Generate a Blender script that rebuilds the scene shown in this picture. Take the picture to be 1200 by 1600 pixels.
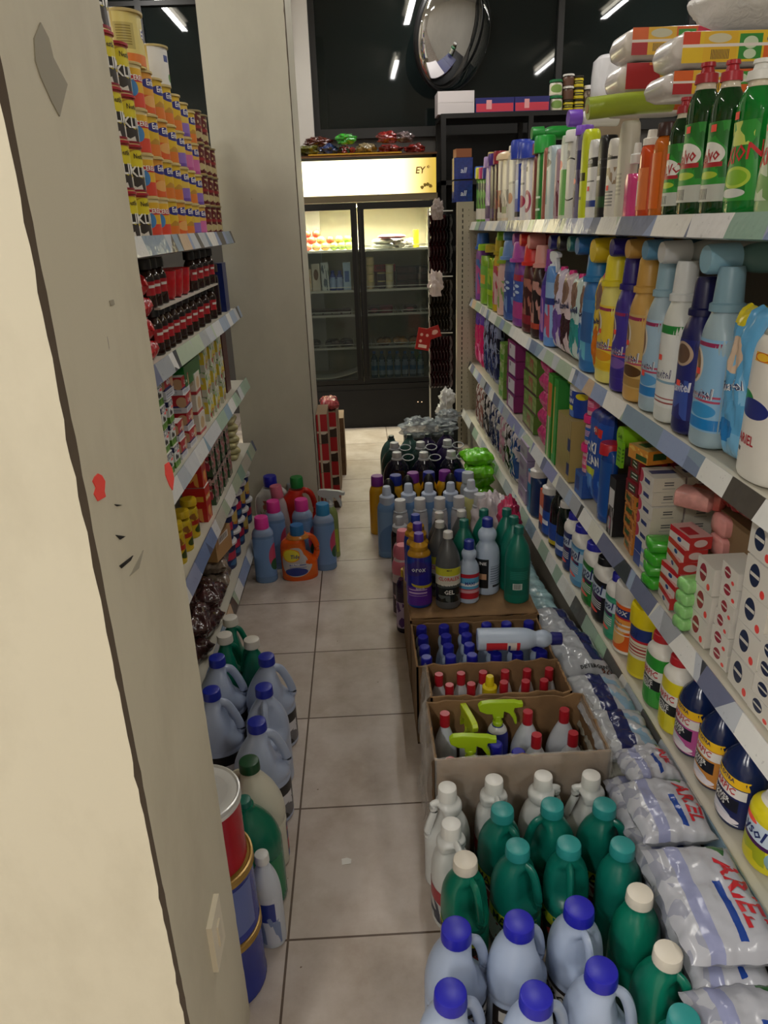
import bpy, math, random
from mathutils import Vector, Matrix, noise
for o in list(bpy.data.objects): bpy.data.objects.remove(o)
S = bpy.context.scene; COL = S.collection
PI = math.pi
# ---------------- camera, world, lights, exposure ----------------
YAW, PITCH, ROLL, FPX, EYE = 0.02452, 0.377816, -0.0353365, 1136.72, 1.509
cy, sy, cp, sp = math.cos(YAW), math.sin(YAW), math.cos(PITCH), math.sin(PITCH)
fwd = Vector((sy*cp, cy*cp, -sp)); rgt = Vector((cy, -sy, 0)); upv = rgt.cross(fwd)
cr, sr = math.cos(ROLL), math.sin(ROLL)
RI = cr*rgt + sr*upv; UP = -sr*rgt + cr*upv
cam = bpy.data.cameras.new('camera'); camo = bpy.data.objects.new('camera', cam); COL.objects.link(camo)
camo.matrix_world = Matrix(((RI.x, UP.x, -fwd.x, 0), (RI.y, UP.y, -fwd.y, 0), (RI.z, UP.z, -fwd.z, EYE), (0, 0, 0, 1)))
cam.sensor_fit = 'VERTICAL'; cam.sensor_height = 32; cam.lens = FPX/1600*32; cam.clip_start = .05; cam.clip_end = 100
S.camera = camo
EXPOSURE = -0.16
S.view_settings.view_transform = 'Standard'; S.view_settings.look = 'None'; S.view_settings.gamma = 1
S.view_settings.use_curve_mapping = False; S.view_settings.exposure = EXPOSURE
W = bpy.data.worlds.new('world'); S.world = W; W.use_nodes = True
W.node_tree.nodes['Background'].inputs[0].default_value = (.55, .6, .7, 1)
W.node_tree.nodes['Background'].inputs[1].default_value = .01
CEIL = 3.3
TUBES = [(x, y) for y in (5.4, 2.75) for x in (-1.45, .55, 2.35)] + [(-1.45, .1), (-1.45, -2.4), (-3.1, -1.2), (1.75, -.6)]  # last tube is an added fill lamp, brightening the aisle and left floor
LAMP_W = {5.4: 17, 2.75: 11, .1: 30, -2.4: 75, -1.2: 55, -.6: 24}
def area(name, loc, sx, sy_, w, col, rot=(0, 0, 0)):
    l = bpy.data.lights.new(name, 'AREA'); l.shape = 'RECTANGLE'; l.size = sx; l.size_y = sy_; l.energy = w; l.color = col
    o = bpy.data.objects.new(name, l); o.location = loc; o.rotation_euler = rot; COL.objects.link(o); return o
for x, y in TUBES:
    area('tube_light', (x, y, CEIL-.125), .05, 1.1, LAMP_W[y], (1, .975, .94))

def yat(px, X, z):                       # distance along the aisle of a point on the line (X, y, z) seen at photo column px
    k = (px-600)/FPX; a = RI - k*fwd
    return -(a.x*X + a.z*(z-EYE))/a.y
def zat(py, X, y):                       # height of the point (X, y, z) seen at photo row py
    k = (800-py)/FPX; a = UP - k*fwd
    return EYE - (a.x*X + a.y*y)/a.z
def gnd(px, py, z=0):                    # point on the level z
    d = rgt*0 + fwd + RI*((px-600)/FPX) + UP*((800-py)/FPX); t = (z-EYE)/d.z
    return (d.x*t, d.y*t)
def onY(px, py, y):
    d = fwd + RI*((px-600)/FPX) + UP*((800-py)/FPX); t = y/d.y
    return (d.x*t, EYE+d.z*t)

# ---------------- materials ----------------
def lin(h):
    h = h.lstrip('#'); v = [int(h[i:i+2], 16)/255 for i in (0, 2, 4)]
    return tuple((c/12.92 if c <= .04045 else ((c+.055)/1.055)**2.4) for c in v) + (1,)
MC = {}
def newmat(name):
    m = bpy.data.materials.new(name); m.use_nodes = True; nt = m.node_tree
    return m, nt, nt.nodes['Principled BSDF']
def mat(h, rough=.4, metal=0, var=0, vs=20, bump=0, bs=80, trans=0, alpha=1, emit=0, coat=0, sss=0):
    k = (h, rough, metal, var, vs, bump, bs, trans, alpha, emit, coat, sss)
    if k in MC: return MC[k]
    m, nt, b = newmat('m_'+h.strip('#')); c = lin(h); N = nt.nodes.new; L = nt.links.new
    b.inputs['Base Color'].default_value = c; b.inputs['Roughness'].default_value = rough; b.inputs['Metallic'].default_value = metal
    b.inputs['Transmission Weight'].default_value = trans; b.inputs['Alpha'].default_value = alpha; b.inputs['Coat Weight'].default_value = coat
    if sss: b.inputs['Subsurface Weight'].default_value = sss; b.inputs['Subsurface Radius'].default_value = (.02, .02, .02)
    if emit: b.inputs['Emission Color'].default_value = c; b.inputs['Emission Strength'].default_value = emit
    if var or bump:
        tc = N('ShaderNodeTexCoord')
    if var:
        n = N('ShaderNodeTexNoise'); n.inputs['Scale'].default_value = vs; n.inputs['Detail'].default_value = 6; L(tc.outputs['Object'], n.inputs['Vector'])
        r = N('ShaderNodeValToRGB'); e = r.color_ramp.elements; e[0].position = .3; e[1].position = .7
        e[0].color = tuple(x*(1-var) for x in c[:3])+(1,); e[1].color = tuple(min(1, x*(1+var*.5)) for x in c[:3])+(1,)
        L(n.outputs[0], r.inputs[0]); L(r.outputs[0], b.inputs['Base Color'])
    if bump:
        n = N('ShaderNodeTexNoise'); n.inputs['Scale'].default_value = bs; n.inputs['Detail'].default_value = 4; L(tc.outputs['Object'], n.inputs['Vector'])
        u = N('ShaderNodeBump'); u.inputs['Strength'].default_value = bump; u.inputs['Distance'].default_value = .004
        L(n.outputs[0], u.inputs['Height']); L(u.outputs[0], b.inputs['Normal'])
    MC[k] = m; return m
def film(h='dfe4e6', fac=.3, rough=.12):
    k = ('film', h, fac, rough)
    if k in MC: return MC[k]
    m, nt, b = newmat('film'); N = nt.nodes.new; L = nt.links.new
    b.inputs['Base Color'].default_value = lin(h); b.inputs['Roughness'].default_value = rough; b.inputs['Specular IOR Level'].default_value = .8
    t = N('ShaderNodeBsdfTransparent'); x = N('ShaderNodeMixShader'); x.inputs[0].default_value = fac
    tc = N('ShaderNodeTexCoord'); n = N('ShaderNodeTexNoise'); n.inputs['Scale'].default_value = 28; n.inputs['Detail'].default_value = 5; n.inputs['Distortion'].default_value = 1.5
    L(tc.outputs['Object'], n.inputs['Vector']); u = N('ShaderNodeBump'); u.inputs['Strength'].default_value = .8; u.inputs['Distance'].default_value = .01
    L(n.outputs[0], u.inputs['Height']); L(u.outputs[0], b.inputs['Normal'])
    L(t.outputs[0], x.inputs[1]); L(b.outputs[0], x.inputs[2]); L(x.outputs[0], nt.nodes['Material Output'].inputs[0])
    MC[k] = m; return m
def glass(h='e8efe9', fac=.12, rough=.03):
    return film_flat(h, fac, rough)
def film_flat(h, fac, rough):
    k = ('ff', h, fac, rough)
    if k in MC: return MC[k]
    m, nt, b = newmat('clear'); N = nt.nodes.new; L = nt.links.new
    b.inputs['Base Color'].default_value = lin(h); b.inputs['Roughness'].default_value = rough
    t = N('ShaderNodeBsdfTransparent'); t.inputs[0].default_value = (.93, .95, .93, 1); x = N('ShaderNodeMixShader'); x.inputs[0].default_value = fac
    L(t.outputs[0], x.inputs[1]); L(b.outputs[0], x.inputs[2]); L(x.outputs[0], nt.nodes['Material Output'].inputs[0])
    MC[k] = m; return m
# node groups giving a rectangle / an oval mask from uv
def group(kind):
    g = bpy.data.node_groups.new('mask_'+kind, 'ShaderNodeTree')
    g.interface.new_socket('V', in_out='INPUT', socket_type='NodeSocketVector')
    g.interface.new_socket('C', in_out='INPUT', socket_type='NodeSocketVector')
    g.interface.new_socket('H', in_out='INPUT', socket_type='NodeSocketVector')
    g.interface.new_socket('F', in_out='OUTPUT', socket_type='NodeSocketFloat')
    N = g.nodes.new; L = g.links.new; i = N('NodeGroupInput'); o = N('NodeGroupOutput')
    s = N('ShaderNodeVectorMath'); s.operation = 'SUBTRACT'; L(i.outputs[0], s.inputs[0]); L(i.outputs[1], s.inputs[1])
    d = N('ShaderNodeVectorMath'); d.operation = 'DIVIDE'; L(s.outputs[0], d.inputs[0]); L(i.outputs[2], d.inputs[1])
    if kind == 'oval':
        l = N('ShaderNodeVectorMath'); l.operation = 'LENGTH'; L(d.outputs[0], l.inputs[0]); v = l.outputs['Value']
    else:
        a = N('ShaderNodeVectorMath'); a.operation = 'ABSOLUTE'; L(d.outputs[0], a.inputs[0])
        q = N('ShaderNodeSeparateXYZ'); L(a.outputs[0], q.inputs[0]); m = N('ShaderNodeMath'); m.operation = 'MAXIMUM'
        L(q.outputs[0], m.inputs[0]); L(q.outputs[1], m.inputs[1]); v = m.outputs[0]
    c = N('ShaderNodeMath'); c.operation = 'LESS_THAN'; c.inputs[1].default_value = 1; L(v, c.inputs[0]); L(c.outputs[0], o.inputs[0])
    return g
GR, GO = group('rect'), group('oval')
def lab(bg, *shapes, rough=.35):
    """printed label: ('r',u0,v0,u1,v1,col) rectangle, ('o',cu,cv,ru,rv,col) oval, ('n',u0,v0,u1,v1,col,scale) mottled picture, ('t',u0,v0,u1,v1,col,lines) fine print"""
    k = ('lab', bg, shapes, rough)
    if k in MC: return MC[k]
    m, nt, b = newmat('print'); N = nt.nodes.new; L = nt.links.new; b.inputs['Roughness'].default_value = rough
    uv = N('ShaderNodeUVMap'); uv.uv_map = 'UVMap'; cur = None
    for s in shapes:
        g = N('ShaderNodeGroup'); g.node_tree = GO if s[0] == 'o' else GR; L(uv.outputs[0], g.inputs[0])
        if s[0] == 'o': c, h = (s[1], s[2]), (s[3], s[4])
        else: c, h = ((s[1]+s[3])/2, (s[2]+s[4])/2), (abs(s[3]-s[1])/2, abs(s[4]-s[2])/2)
        g.inputs[1].default_value = (c[0], c[1], 0); g.inputs[2].default_value = (h[0], h[1], 1); f = g.outputs[0]
        if s[0] == 'n':
            n = N('ShaderNodeTexVoronoi'); n.inputs['Scale'].default_value = s[6]; L(uv.outputs[0], n.inputs['Vector'])
            q = N('ShaderNodeSeparateColor'); L(n.outputs['Color'], q.inputs[0]); t = N('ShaderNodeMath'); t.operation = 'GREATER_THAN'; t.inputs[1].default_value = .5
            L(q.outputs[0], t.inputs[0]); u = N('ShaderNodeMath'); u.operation = 'MULTIPLY'; L(f, u.inputs[0]); L(t.outputs[0], u.inputs[1]); f = u.outputs[0]
        if s[0] in 'tb':
            q = N('ShaderNodeSeparateXYZ'); L(uv.outputs[0], q.inputs[0]); t = N('ShaderNodeMath'); t.operation = 'MULTIPLY'
            L(q.outputs[1 if s[0] == 't' else 0], t.inputs[0]); t.inputs[1].default_value = s[6]/(abs(s[4]-s[2]) if s[0] == 't' else abs(s[3]-s[1]))
            fr = N('ShaderNodeMath'); fr.operation = 'FRACT'; L(t.outputs[0], fr.inputs[0]); gt = N('ShaderNodeMath'); gt.operation = 'GREATER_THAN'; gt.inputs[1].default_value = .5; L(fr.outputs[0], gt.inputs[0])
            u = N('ShaderNodeMath'); u.operation = 'MULTIPLY'; L(f, u.inputs[0]); L(gt.outputs[0], u.inputs[1]); f = u.outputs[0]
        x = N('ShaderNodeMix'); x.data_type = 'RGBA'; L(f, x.inputs[0])
        if cur is None: x.inputs[6].default_value = lin(bg)
        else: L(cur, x.inputs[6])
        x.inputs[7].default_value = lin(s[5]); cur = x.outputs[2]
    if cur is None: b.inputs['Base Color'].default_value = lin(bg)
    else: L(cur, b.inputs['Base Color'])
    MC[k] = m; return m
def strips(seed, cols, n=60):
    """cut magazine paper strip under clear tape along a shelf edge"""
    m, nt, b = newmat('paper_strip'); N = nt.nodes.new; L = nt.links.new
    b.inputs['Roughness'].default_value = .5; b.inputs['Coat Weight'].default_value = .6; b.inputs['Coat Roughness'].default_value = .12
    tc = N('ShaderNodeTexCoord'); mp = N('ShaderNodeMapping'); mp.inputs['Scale'].default_value = (0, 1, .25); mp.inputs['Location'].default_value = (seed, seed*.7, 0); L(tc.outputs['Object'], mp.inputs[0])
    v = N('ShaderNodeTexVoronoi'); v.inputs['Scale'].default_value = n*.13; v.inputs['Randomness'].default_value = 1; L(mp.outputs[0], v.inputs['Vector'])
    q = N('ShaderNodeSeparateColor'); L(v.outputs['Color'], q.inputs[0]); r = N('ShaderNodeValToRGB'); r.color_ramp.interpolation = 'CONSTANT'
    e = r.color_ramp.elements
    while len(e) < len(cols): e.new(.5)
    for i, c in enumerate(cols): e[i].position = i/len(cols); e[i].color = lin(c)
    L(q.outputs[0], r.inputs[0])
    n2 = N('ShaderNodeTexNoise'); n2.inputs['Scale'].default_value = 90; n2.inputs['Detail'].default_value = 3; L(tc.outputs['Object'], n2.inputs['Vector'])
    gt = N('ShaderNodeMath'); gt.operation = 'GREATER_THAN'; gt.inputs[1].default_value = .68; L(n2.outputs[0], gt.inputs[0]); ml = N('ShaderNodeMath'); ml.operation = 'MULTIPLY'; ml.inputs[1].default_value = .25; L(gt.outputs[0], ml.inputs[0])
    x = N('ShaderNodeMix'); x.data_type = 'RGBA'; L(ml.outputs[0], x.inputs[0]); L(r.outputs[0], x.inputs[6]); x.inputs[7].default_value = (.05, .05, .07, 1); L(x.outputs[2], b.inputs['Base Color'])
    u = N('ShaderNodeBump'); u.inputs['Strength'].default_value = .5; u.inputs['Distance'].default_value = .006; n3 = N('ShaderNodeTexNoise'); n3.inputs['Scale'].default_value = 22; L(tc.outputs['Object'], n3.inputs['Vector']); L(n3.outputs[0], u.inputs['Height']); L(u.outputs[0], b.inputs['Normal']); L(u.outputs[0], b.inputs['Coat Normal'])
    return m

# ---------------- mesh building ----------------
class MB:
    def __init__(s): s.v = []; s.f = []; s.m = []; s.uv = {}
    def add(s, vs, fs, m=0, uvs=None):
        o = len(s.v); s.v += [tuple(p) for p in vs]
        for i, f in enumerate(fs):
            if uvs: s.uv[len(s.f)] = uvs[i]
            s.f.append(tuple(k+o for k in f)); s.m.append(m)
        return s
    def box(s, x0, y0, z0, x1, y1, z1, m=0, fm=None):
        vs = [(x0, y0, z0), (x1, y0, z0), (x1, y1, z0), (x0, y1, z0), (x0, y0, z1), (x1, y0, z1), (x1, y1, z1), (x0, y1, z1)]
        q = [(0, 0), (1, 0), (1, 1), (0, 1)]
        fs = [(0, 1, 5, 4), (1, 2, 6, 5), (2, 3, 7, 6), (3, 0, 4, 7), (4, 5, 6, 7), (3, 2, 1, 0)]
        for i, f in enumerate(fs): s.add([vs[k] for k in f], [(0, 1, 2, 3)], (fm or {}).get(i, m), [q])
        return s
    def ring(s, rings, m=0, caps=True, closed=True):
        n = len(rings[0]); o = len(s.v)
        for r in rings: s.v += [tuple(p) for p in r]
        for i in range(len(rings)-1):
            for j in range(n if closed else n-1):
                a = o+i*n+j; b = o+i*n+(j+1) % n; s.f.append((a, b, b+n, a+n)); s.m.append(m)
        if caps:
            s.f.append(tuple(o+j for j in range(n))[::-1]); s.m.append(m)
            s.f.append(tuple(o+(len(rings)-1)*n+j for j in range(n))); s.m.append(m)
        return s
    def lathe(s, prof, m=0, ex=2, seg=24, cx=0, cy=0):     # prof: (z, rx, ry, dx)
        R = []
        for p in prof:
            z, rx, ry = p[:3]; dx = p[3] if len(p) > 3 else 0
            rr = []
            for j in range(seg):
                a = 2*PI*j/seg; c, q = math.cos(a), math.sin(a)
                rr.append((cx+dx+rx*math.copysign(abs(c)**(2/ex), c), cy+ry*math.copysign(abs(q)**(2/ex), q), z))
            R.append(rr)
        return s.ring(R, m)
    def tube(s, path, r, m=0, seg=8, flat=1):
        path = [Vector(p) for p in path]; R = []
        rs = r if isinstance(r, (list, tuple)) else [r]*len(path)
        for i, p in enumerate(path):
            t = (path[min(i+1, len(path)-1)]-path[max(i-1, 0)]).normalized()
            a = t.cross(Vector((0, 0, 1))); 
            if a.length < .05: a = t.cross(Vector((0, 1, 0)))
            a.normalize(); b = t.cross(a)
            R.append([p+a*rs[i]*flat*math.cos(2*PI*k/seg)+b*rs[i]*math.sin(2*PI*k/seg) for k in range(seg)])
        return s.ring([r_[::-1] for r_ in R], m)
    def prism(s, pts, a, b, axis='y', m=0):                # outline in the plane across axis, from a to b
        f = {'y': lambda p, t: (p[0], t, p[1]), 'x': lambda p, t: (t, p[0], p[1]), 'z': lambda p, t: (p[0], p[1], t)}[axis]
        return s.ring([[f(p, a) for p in pts], [f(p, b) for p in pts]], m)
    def grid(s, fn, nu, nv, m=0):
        vs = [fn(i/nu, j/nv) for j in range(nv+1) for i in range(nu+1)]; fs = []; us = []
        for j in range(nv):
            for i in range(nu):
                a = j*(nu+1)+i; fs.append((a, a+1, a+nu+2, a+nu+1)); us.append([(i/nu, j/nv), ((i+1)/nu, j/nv), ((i+1)/nu, (j+1)/nv), (i/nu, (j+1)/nv)])
        return s.add(vs, fs, m, us)
    def mesh(s, name, mats, smooth=True, sharp=38):
        me = bpy.data.meshes.new(name); me.from_pydata(s.v, [], s.f)
        for m in (mats if isinstance(mats, (list, tuple)) else [mats]): me.materials.append(m)
        for p, k in zip(me.polygons, s.m): p.material_index = k; p.use_smooth = smooth
        if s.uv:
            u = me.uv_layers.new(name='UVMap')
            for p in me.polygons:
                q = s.uv.get(p.index)
                if q:
                    for k, li in enumerate(p.loop_indices): u.data[li].uv = q[k]
        if smooth: me.set_sharp_from_angle(angle=math.radians(sharp))
        me.validate(); return me
    def obj(s, name, mats, parent=None, smooth=True, sharp=38):
        o = bpy.data.objects.new(name, s.mesh(name, mats, smooth, sharp)); COL.objects.link(o); o.parent = parent
        if parent: KIDS.setdefault(parent.name, []).append(o)
        return o
def bevel(o, w=.003, n=2):
    b = o.modifiers.new('bevel', 'BEVEL'); b.width = w; b.segments = n; b.limit_method = 'ANGLE'; return o
USED = {}
def tag(o, label, cat, group=None, kind=None):
    if label:
        n = len(label.split())
        if n > 16 or n < 4: print('LABEL LENGTH', n, label)
        if label in USED: print('DUPLICATE LABEL', label)
        USED[label] = 1; o['label'] = label
    if cat: o['category'] = cat
    if group: o['group'] = group
    if kind: o['kind'] = kind
    return o
def struct(o): o['kind'] = 'structure'; return o
def empty(name, loc=(0, 0, 0), rz=0):
    o = bpy.data.objects.new(name, None); o.empty_display_size = .05; COL.objects.link(o); o.location = loc; o.rotation_euler = (0, 0, rz); return o
KIDS = {}                                # children of each prototype, so that copies need no searching
def copy_tree(o, parent=None):
    c = o.copy(); COL.objects.link(c); c.parent = parent
    for ch in KIDS.get(o.name, []): copy_tree(ch, c)
    return c
# lettering
TC = {}
def glyphs(txt, size, shear=0, bold=0, font_w=1):
    k = (txt, size, shear, bold, font_w)
    if k in TC: return TC[k]
    c = bpy.data.curves.new('t', 'FONT'); c.body = txt; c.size = size; c.shear = shear; c.align_x = 'CENTER'; c.align_y = 'CENTER'; c.offset = bold*size; c.resolution_u = 1; c.space_line = .85
    o = bpy.data.objects.new('t', c); me = o.to_mesh()
    r = ([(v.co.x*font_w, v.co.y) for v in me.vertices], [tuple(p.vertices) for p in me.polygons]); o.to_mesh_clear()
    bpy.data.objects.remove(o); bpy.data.curves.remove(c); TC[k] = r; return r
def lettering(txt, size, fn, col, parent, shear=0, bold=.02, rot=0, fw=1, rough=.4, emit=0, name='lettering'):
    v, f = glyphs(txt, size, shear, bold, fw); c, s_ = math.cos(rot), math.sin(rot)
    b = MB(); b.add([fn(x*c-y*s_, x*s_+y*c) for x, y in v], f)
    return b.obj(name, mat(col, rough, emit=emit), parent, smooth=False)
# ---------------- containers ----------------
def smooth_prof(pts, n=4):
    out = []
    for i in range(len(pts)-1):
        p0, p1, p2, p3 = pts[max(i-1, 0)], pts[i], pts[i+1], pts[min(i+2, len(pts)-1)]
        for k in range(n):
            t = k/n; z = p1[0]+(p2[0]-p1[0])*t; m1 = (p2[1]-p0[1])/max(1e-6, p2[0]-p0[0]); m2 = (p3[1]-p1[1])/max(1e-6, p3[0]-p1[0]); h = p2[0]-p1[0]
            s_ = (p2[1]-p1[1])/max(h, 1e-6)
            if s_*m1 <= 0: m1 = 0
            if s_*m2 <= 0: m2 = 0
            m1 = max(-3*abs(s_), min(3*abs(s_), m1)); m2 = max(-3*abs(s_), min(3*abs(s_), m2))
            r = (2*t**3-3*t*t+1)*p1[1]+(t**3-2*t*t+t)*h*m1+(-2*t**3+3*t*t)*p2[1]+(t**3-t*t)*h*m2
            out.append((z, r))
    out.append(pts[-1]); return out
PROF = {   # height fraction, radius fraction; last pair is the neck under the cap
 'soft': [(0, .84), (.012, .95), (.04, 1), (.3, .97), (.55, .98), (.66, .85), (.74, .6), (.78, .5), (.8, .48)],
 'jug': [(0, .9), (.015, .98), (.04, 1), (.4, 1), (.435, .965), (.47, 1), (.56, .99), (.66, .92), (.75, .77), (.82, .58), (.875, .42), (.93, .37)],
 'gallon': [(0, .93), (.015, .99), (.03, 1), (.42, 1), (.44, .97), (.47, 1), (.54, .99), (.62, .92), (.72, .72), (.81, .48), (.875, .3), (.93, .26)],
 'ringjug': [(0, .9), (.015, .98), (.04, 1), (.45, 1), (.55, .95), (.66, .78), (.72, .58), (.75, .52), (.77, .6), (.81, .62), (.84, .58), (.87, .42), (.92, .37)],
 'waist': [(0, .9), (.012, .97), (.03, 1), (.5, 1), (.56, .96), (.62, .85), (.68, .66), (.71, .6), (.75, .68), (.79, .72), (.83, .66), (.87, .48), (.9, .36), (.93, .33)],
 'dome': [(0, .88), (.012, .96), (.03, 1), (.55, 1), (.63, .96), (.72, .83), (.8, .62), (.87, .4), (.91, .3), (.94, .28)],
 'fab': [(0, .84), (.02, .95), (.05, 1), (.25, .97), (.45, .97), (.58, 1), (.68, .93), (.74, .72), (.76, .66)],
 'shamp': [(0, .88), (.015, .97), (.04, 1), (.6, 1), (.7, .95), (.76, .8), (.79, .55), (.8, .5)],
 'slab': [(0, .94), (.02, 1), (.1, 1), (.8, 1), (.88, .94), (.93, .8), (.96, .6)],
 'tall': [(0, .88), (.02, 1), (.2, 1), (.72, .96), (.8, .8), (.86, .5), (.87, .45)],
 'dish': [(0, .8), (.02, .93), (.06, 1), (.2, 1), (.36, .88), (.48, .76), (.58, .78), (.66, .84), (.72, .78), (.79, .52), (.84, .34), (.88, .3)],
 'harpic': [(0, .84), (.02, .95), (.06, 1), (.5, 1), (.64, .96), (.75, .8), (.84, .55), (.9, .4), (.93, .36)],
 'toilet': [(0, .9), (.015, .98), (.04, 1), (.5, 1), (.66, .98), (.74, .86), (.8, .62), (.84, .5)],
 'can': [(0, .97), (.008, 1), (.02, 1), (.03, .975), (.97, .975), (.98, 1), (.995, 1), (1, .97)],
 'tub': [(0, .88), (.02, .93), (.86, 1)],
 'cola': [(0, .85), (.02, .97), (.06, 1), (.2, .97), (.36, .84), (.5, .92), (.6, 1), (.68, .96), (.78, .7), (.88, .45), (.94, .4)],
 'pet': [(0, .9), (.02, .98), (.05, 1), (.3, 1), (.33, .96), (.6, .96), (.63, 1), (.72, .92), (.82, .66), (.9, .4), (.94, .36)],
 'jar': [(0, .93), (.03, 1), (.1, 1), (.7, 1), (.76, .94), (.8, .88)],
 'five': [(0, .92), (.015, 1), (.5, 1), (.6, .98), (.72, .85), (.82, .6), (.88, .34), (.92, .3)],
}
CAPS = {   # profile of a cap in its own height / radius
 'plain': [(0, 1), (.1, 1), (.9, .96), (1, .88)],
 'screw': [(0, 1), (.08, 1), (.8, .97), (.94, .93), (1, .8)],
 'soft': [(0, 1), (.16, 1), (.2, .84), (.9, .74), (1, .66)],
 'measure': [(0, 1), (.42, 1), (.48, .84), (.5, .62), (.95, .52), (1, .45)],
 'pull': [(0, 1), (.45, .94), (.5, .62), (.78, .5), (.8, .66), (1, .6)],
 'flat': [(0, 1), (.2, 1), (.8, 1), (1, .94)],
 'dome': [(0, 1), (.4, .98), (.7, .85), (.88, .6), (1, .25)],
}
def radius_at(P, t):
    for (a, ra), (b, rb) in zip(P, P[1:]):
        if t <= b: return ra+(rb-ra)*(t-a)/max(1e-6, b-a)
    return P[-1][1]
def depth(rx, d):                         # narrow necks are round, wide bodies flatten
    k = d/2; return rx if k <= 0 else rx/(1+(rx/k)**5)**.2*1.0
TRIG = [(-.03, .004), (-.046, .014), (-.05, .03), (-.042, .04), (-.02, .043), (.04, .041), (.052, .036), (.06, .036), (.06, .022), (.04, .02), (.038, .008), (.046, -.012), (.047, -.034), (.042, -.035), (.036, -.014), (.026, .004), (.014, .01), (.013, -.012), (-.013, -.012), (-.014, .002)]
def bottle(shape, h, w, d, col, cap=None, labels=(), handle=None, ex=2, rough=.32, neck=None, trans=0, sss=0, sticker=None, lean=0, name='bottle', band=None, extra=None, seg=28):
    """cap: (colour, style, radius, height, start fraction). labels: (printed material, z0, z1, half width fraction, side, [texts]); text: (string, size, x, z, colour, shear, rotation)"""
    root = empty(name); P0 = PROF[shape]; P = smooth_prof(P0, 3)
    fx = lambda t: radius_at(P, t)*w/2
    ln = lambda t: lean*max(0, t-.55)**1.5
    bm = MB().lathe([(t*h, r*w/2, depth(r*w/2, d), ln(t)*w) for t, r in P], 0, ex, seg)
    if handle and handle[0] == 'loop':       # the grip is pressed into the shoulder
        nv = []
        for x, y, z in bm.v:
            t = z/h; k = max(0, min(1, (t-.5)/.1))*max(0, min(1, (.86-t)/.06)); rr = math.hypot(x, y)
            c = x/rr if rr > 1e-6 else 0; q = max(0, (c-.25)/.75); q = q*q*(3-2*q)
            f = 1-.42*k*q; nv.append((x*f, y*(1-.1*k*q), z))
        bm.v = nv
    def carve(x, z):                          # room for the fingers beside a big moulded grip
        if not (handle and handle[0] == 'wide') or x <= 0: return x
        t = z/h; k = max(0, min(1, (t-.36)/.1))*max(0, min(1, (.84-t)/.06)); return x*(1-.6*k)
    if handle and handle[0] == 'wide': bm.v = [(carve(x, z), y, z) for x, y, z in bm.v]
    body = bm.obj('body', mat(col, rough, trans=trans, sss=sss), root)
    def front(x, z, eps=.0009, side=-1):
        t = z/h; rx = fx(t); ry = depth(rx, d); q = min(.995, abs(x)/max(1e-6, rx))
        return (carve(x+ln(t)*w, z), side*(ry*(1-q**ex)**(1/ex)+eps), z)
    if cap:
        cc, st, r, ch, t0 = cap; z0 = t0*h
        b = MB()
        if st == 'trigger':
            b.lathe([(z0, r, r), (z0+.02, r, r), (z0+.022, r*.8, r*.8), (z0+.04, r*.7, r*.7)], 1, 2, 16)
            k = ch/.085; q = [(x*k*1.15, z0+.045+z*k) for x, z in TRIG]; b.prism(q, -.0085*k, .0085*k, 'y')
            c = b.obj('trigger_head', [mat(cc, .35), mat(cc, .35)], root, True, 30); bevel(c, .002)
        else:
            b.lathe([(z0+p*ch, q*r, q*r, ln(t0+p*ch/h)*w) for p, q in CAPS[st]], 0, 2, 24)
            c = b.obj('cap', mat(cc, .35), root)
    if neck:                              # coloured shoulder or collar: (colour, t0, t1, swell)
        b = MB(); n = 8
        b.lathe([(h*(neck[1]+(neck[2]-neck[1])*i/n), fx(neck[1]+(neck[2]-neck[1])*i/n)*1.01+.0008+neck[3]*math.sin(PI*i/n), depth(fx(neck[1]+(neck[2]-neck[1])*i/n), d)*1.01+.0008+neck[3]*math.sin(PI*i/n), ln(neck[1]+(neck[2]-neck[1])*i/n)*w) for i in range(n+1)], 0, ex, seg)
        b.obj('collar', mat(neck[0], rough), root)
    for L in labels:
        m, z0, z1, hw, side, txts = (tuple(L)+((),))[:6]
        z0 *= h; z1 *= h; b = MB()
        def fn(u, v, z0=z0, z1=z1, hw=hw, side=side):
            z = z0+(z1-z0)*v; a = (u*2-1)*hw; rx = fx(z/h); x = rx*math.sin(a*PI/2)*(-side)
            return front(x, z, .0007, side)
        b.grid(fn, 14, 6); lo = b.obj('label', m if not isinstance(m, str) else lab(m), root)
        for T in txts:
            s_, sz, x0, zz, tc = T[:5]; sh = T[5] if len(T) > 5 else 0; rt = T[6] if len(T) > 6 else 0
            lettering(s_, sz, lambda x, y, x0=x0, zz=zz, side=side: front((x+x0)*(-side), zz*h+y, .0016, side), tc, lo, sh, .018, rt, T[7] if len(T) > 7 else .9)
    if handle:                            # (kind, colour)
        hk = handle[0]; b = MB(); k = handle[2] if len(handle) > 2 else 1
        r = w*.085
        if hk == 'loop':
            pts = [(fx(.86)*.6, .86), (fx(.83)*1.0+w*.02, .84), (fx(.76)*1.0+w*.015, .77), (fx(.66)*.98, .66), (fx(.56)*.95, .555), (fx(.5)*.8, .5)]
        elif hk == 'wide':
            pts = [(fx(.8)*.5, .81), (w*.28, .81), (w*.42, .75), (w*.5, .62), (w*.5, .48), (w*.44, .36), (w*.38, .28)]
        V = [Vector((x, 0, z*h)) for x, z in pts]; path = []
        for i in range(len(V)-1):
            p0, p1, p2, p3 = V[max(i-1, 0)], V[i], V[i+1], V[min(i+2, len(V)-1)]
            for q in range(5):
                t = q/5; path.append(.5*((2*p1)+(-p0+p2)*t+(2*p0-5*p1+4*p2-p3)*t*t+(-p0+3*p1-3*p2+p3)*t**3))
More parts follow.
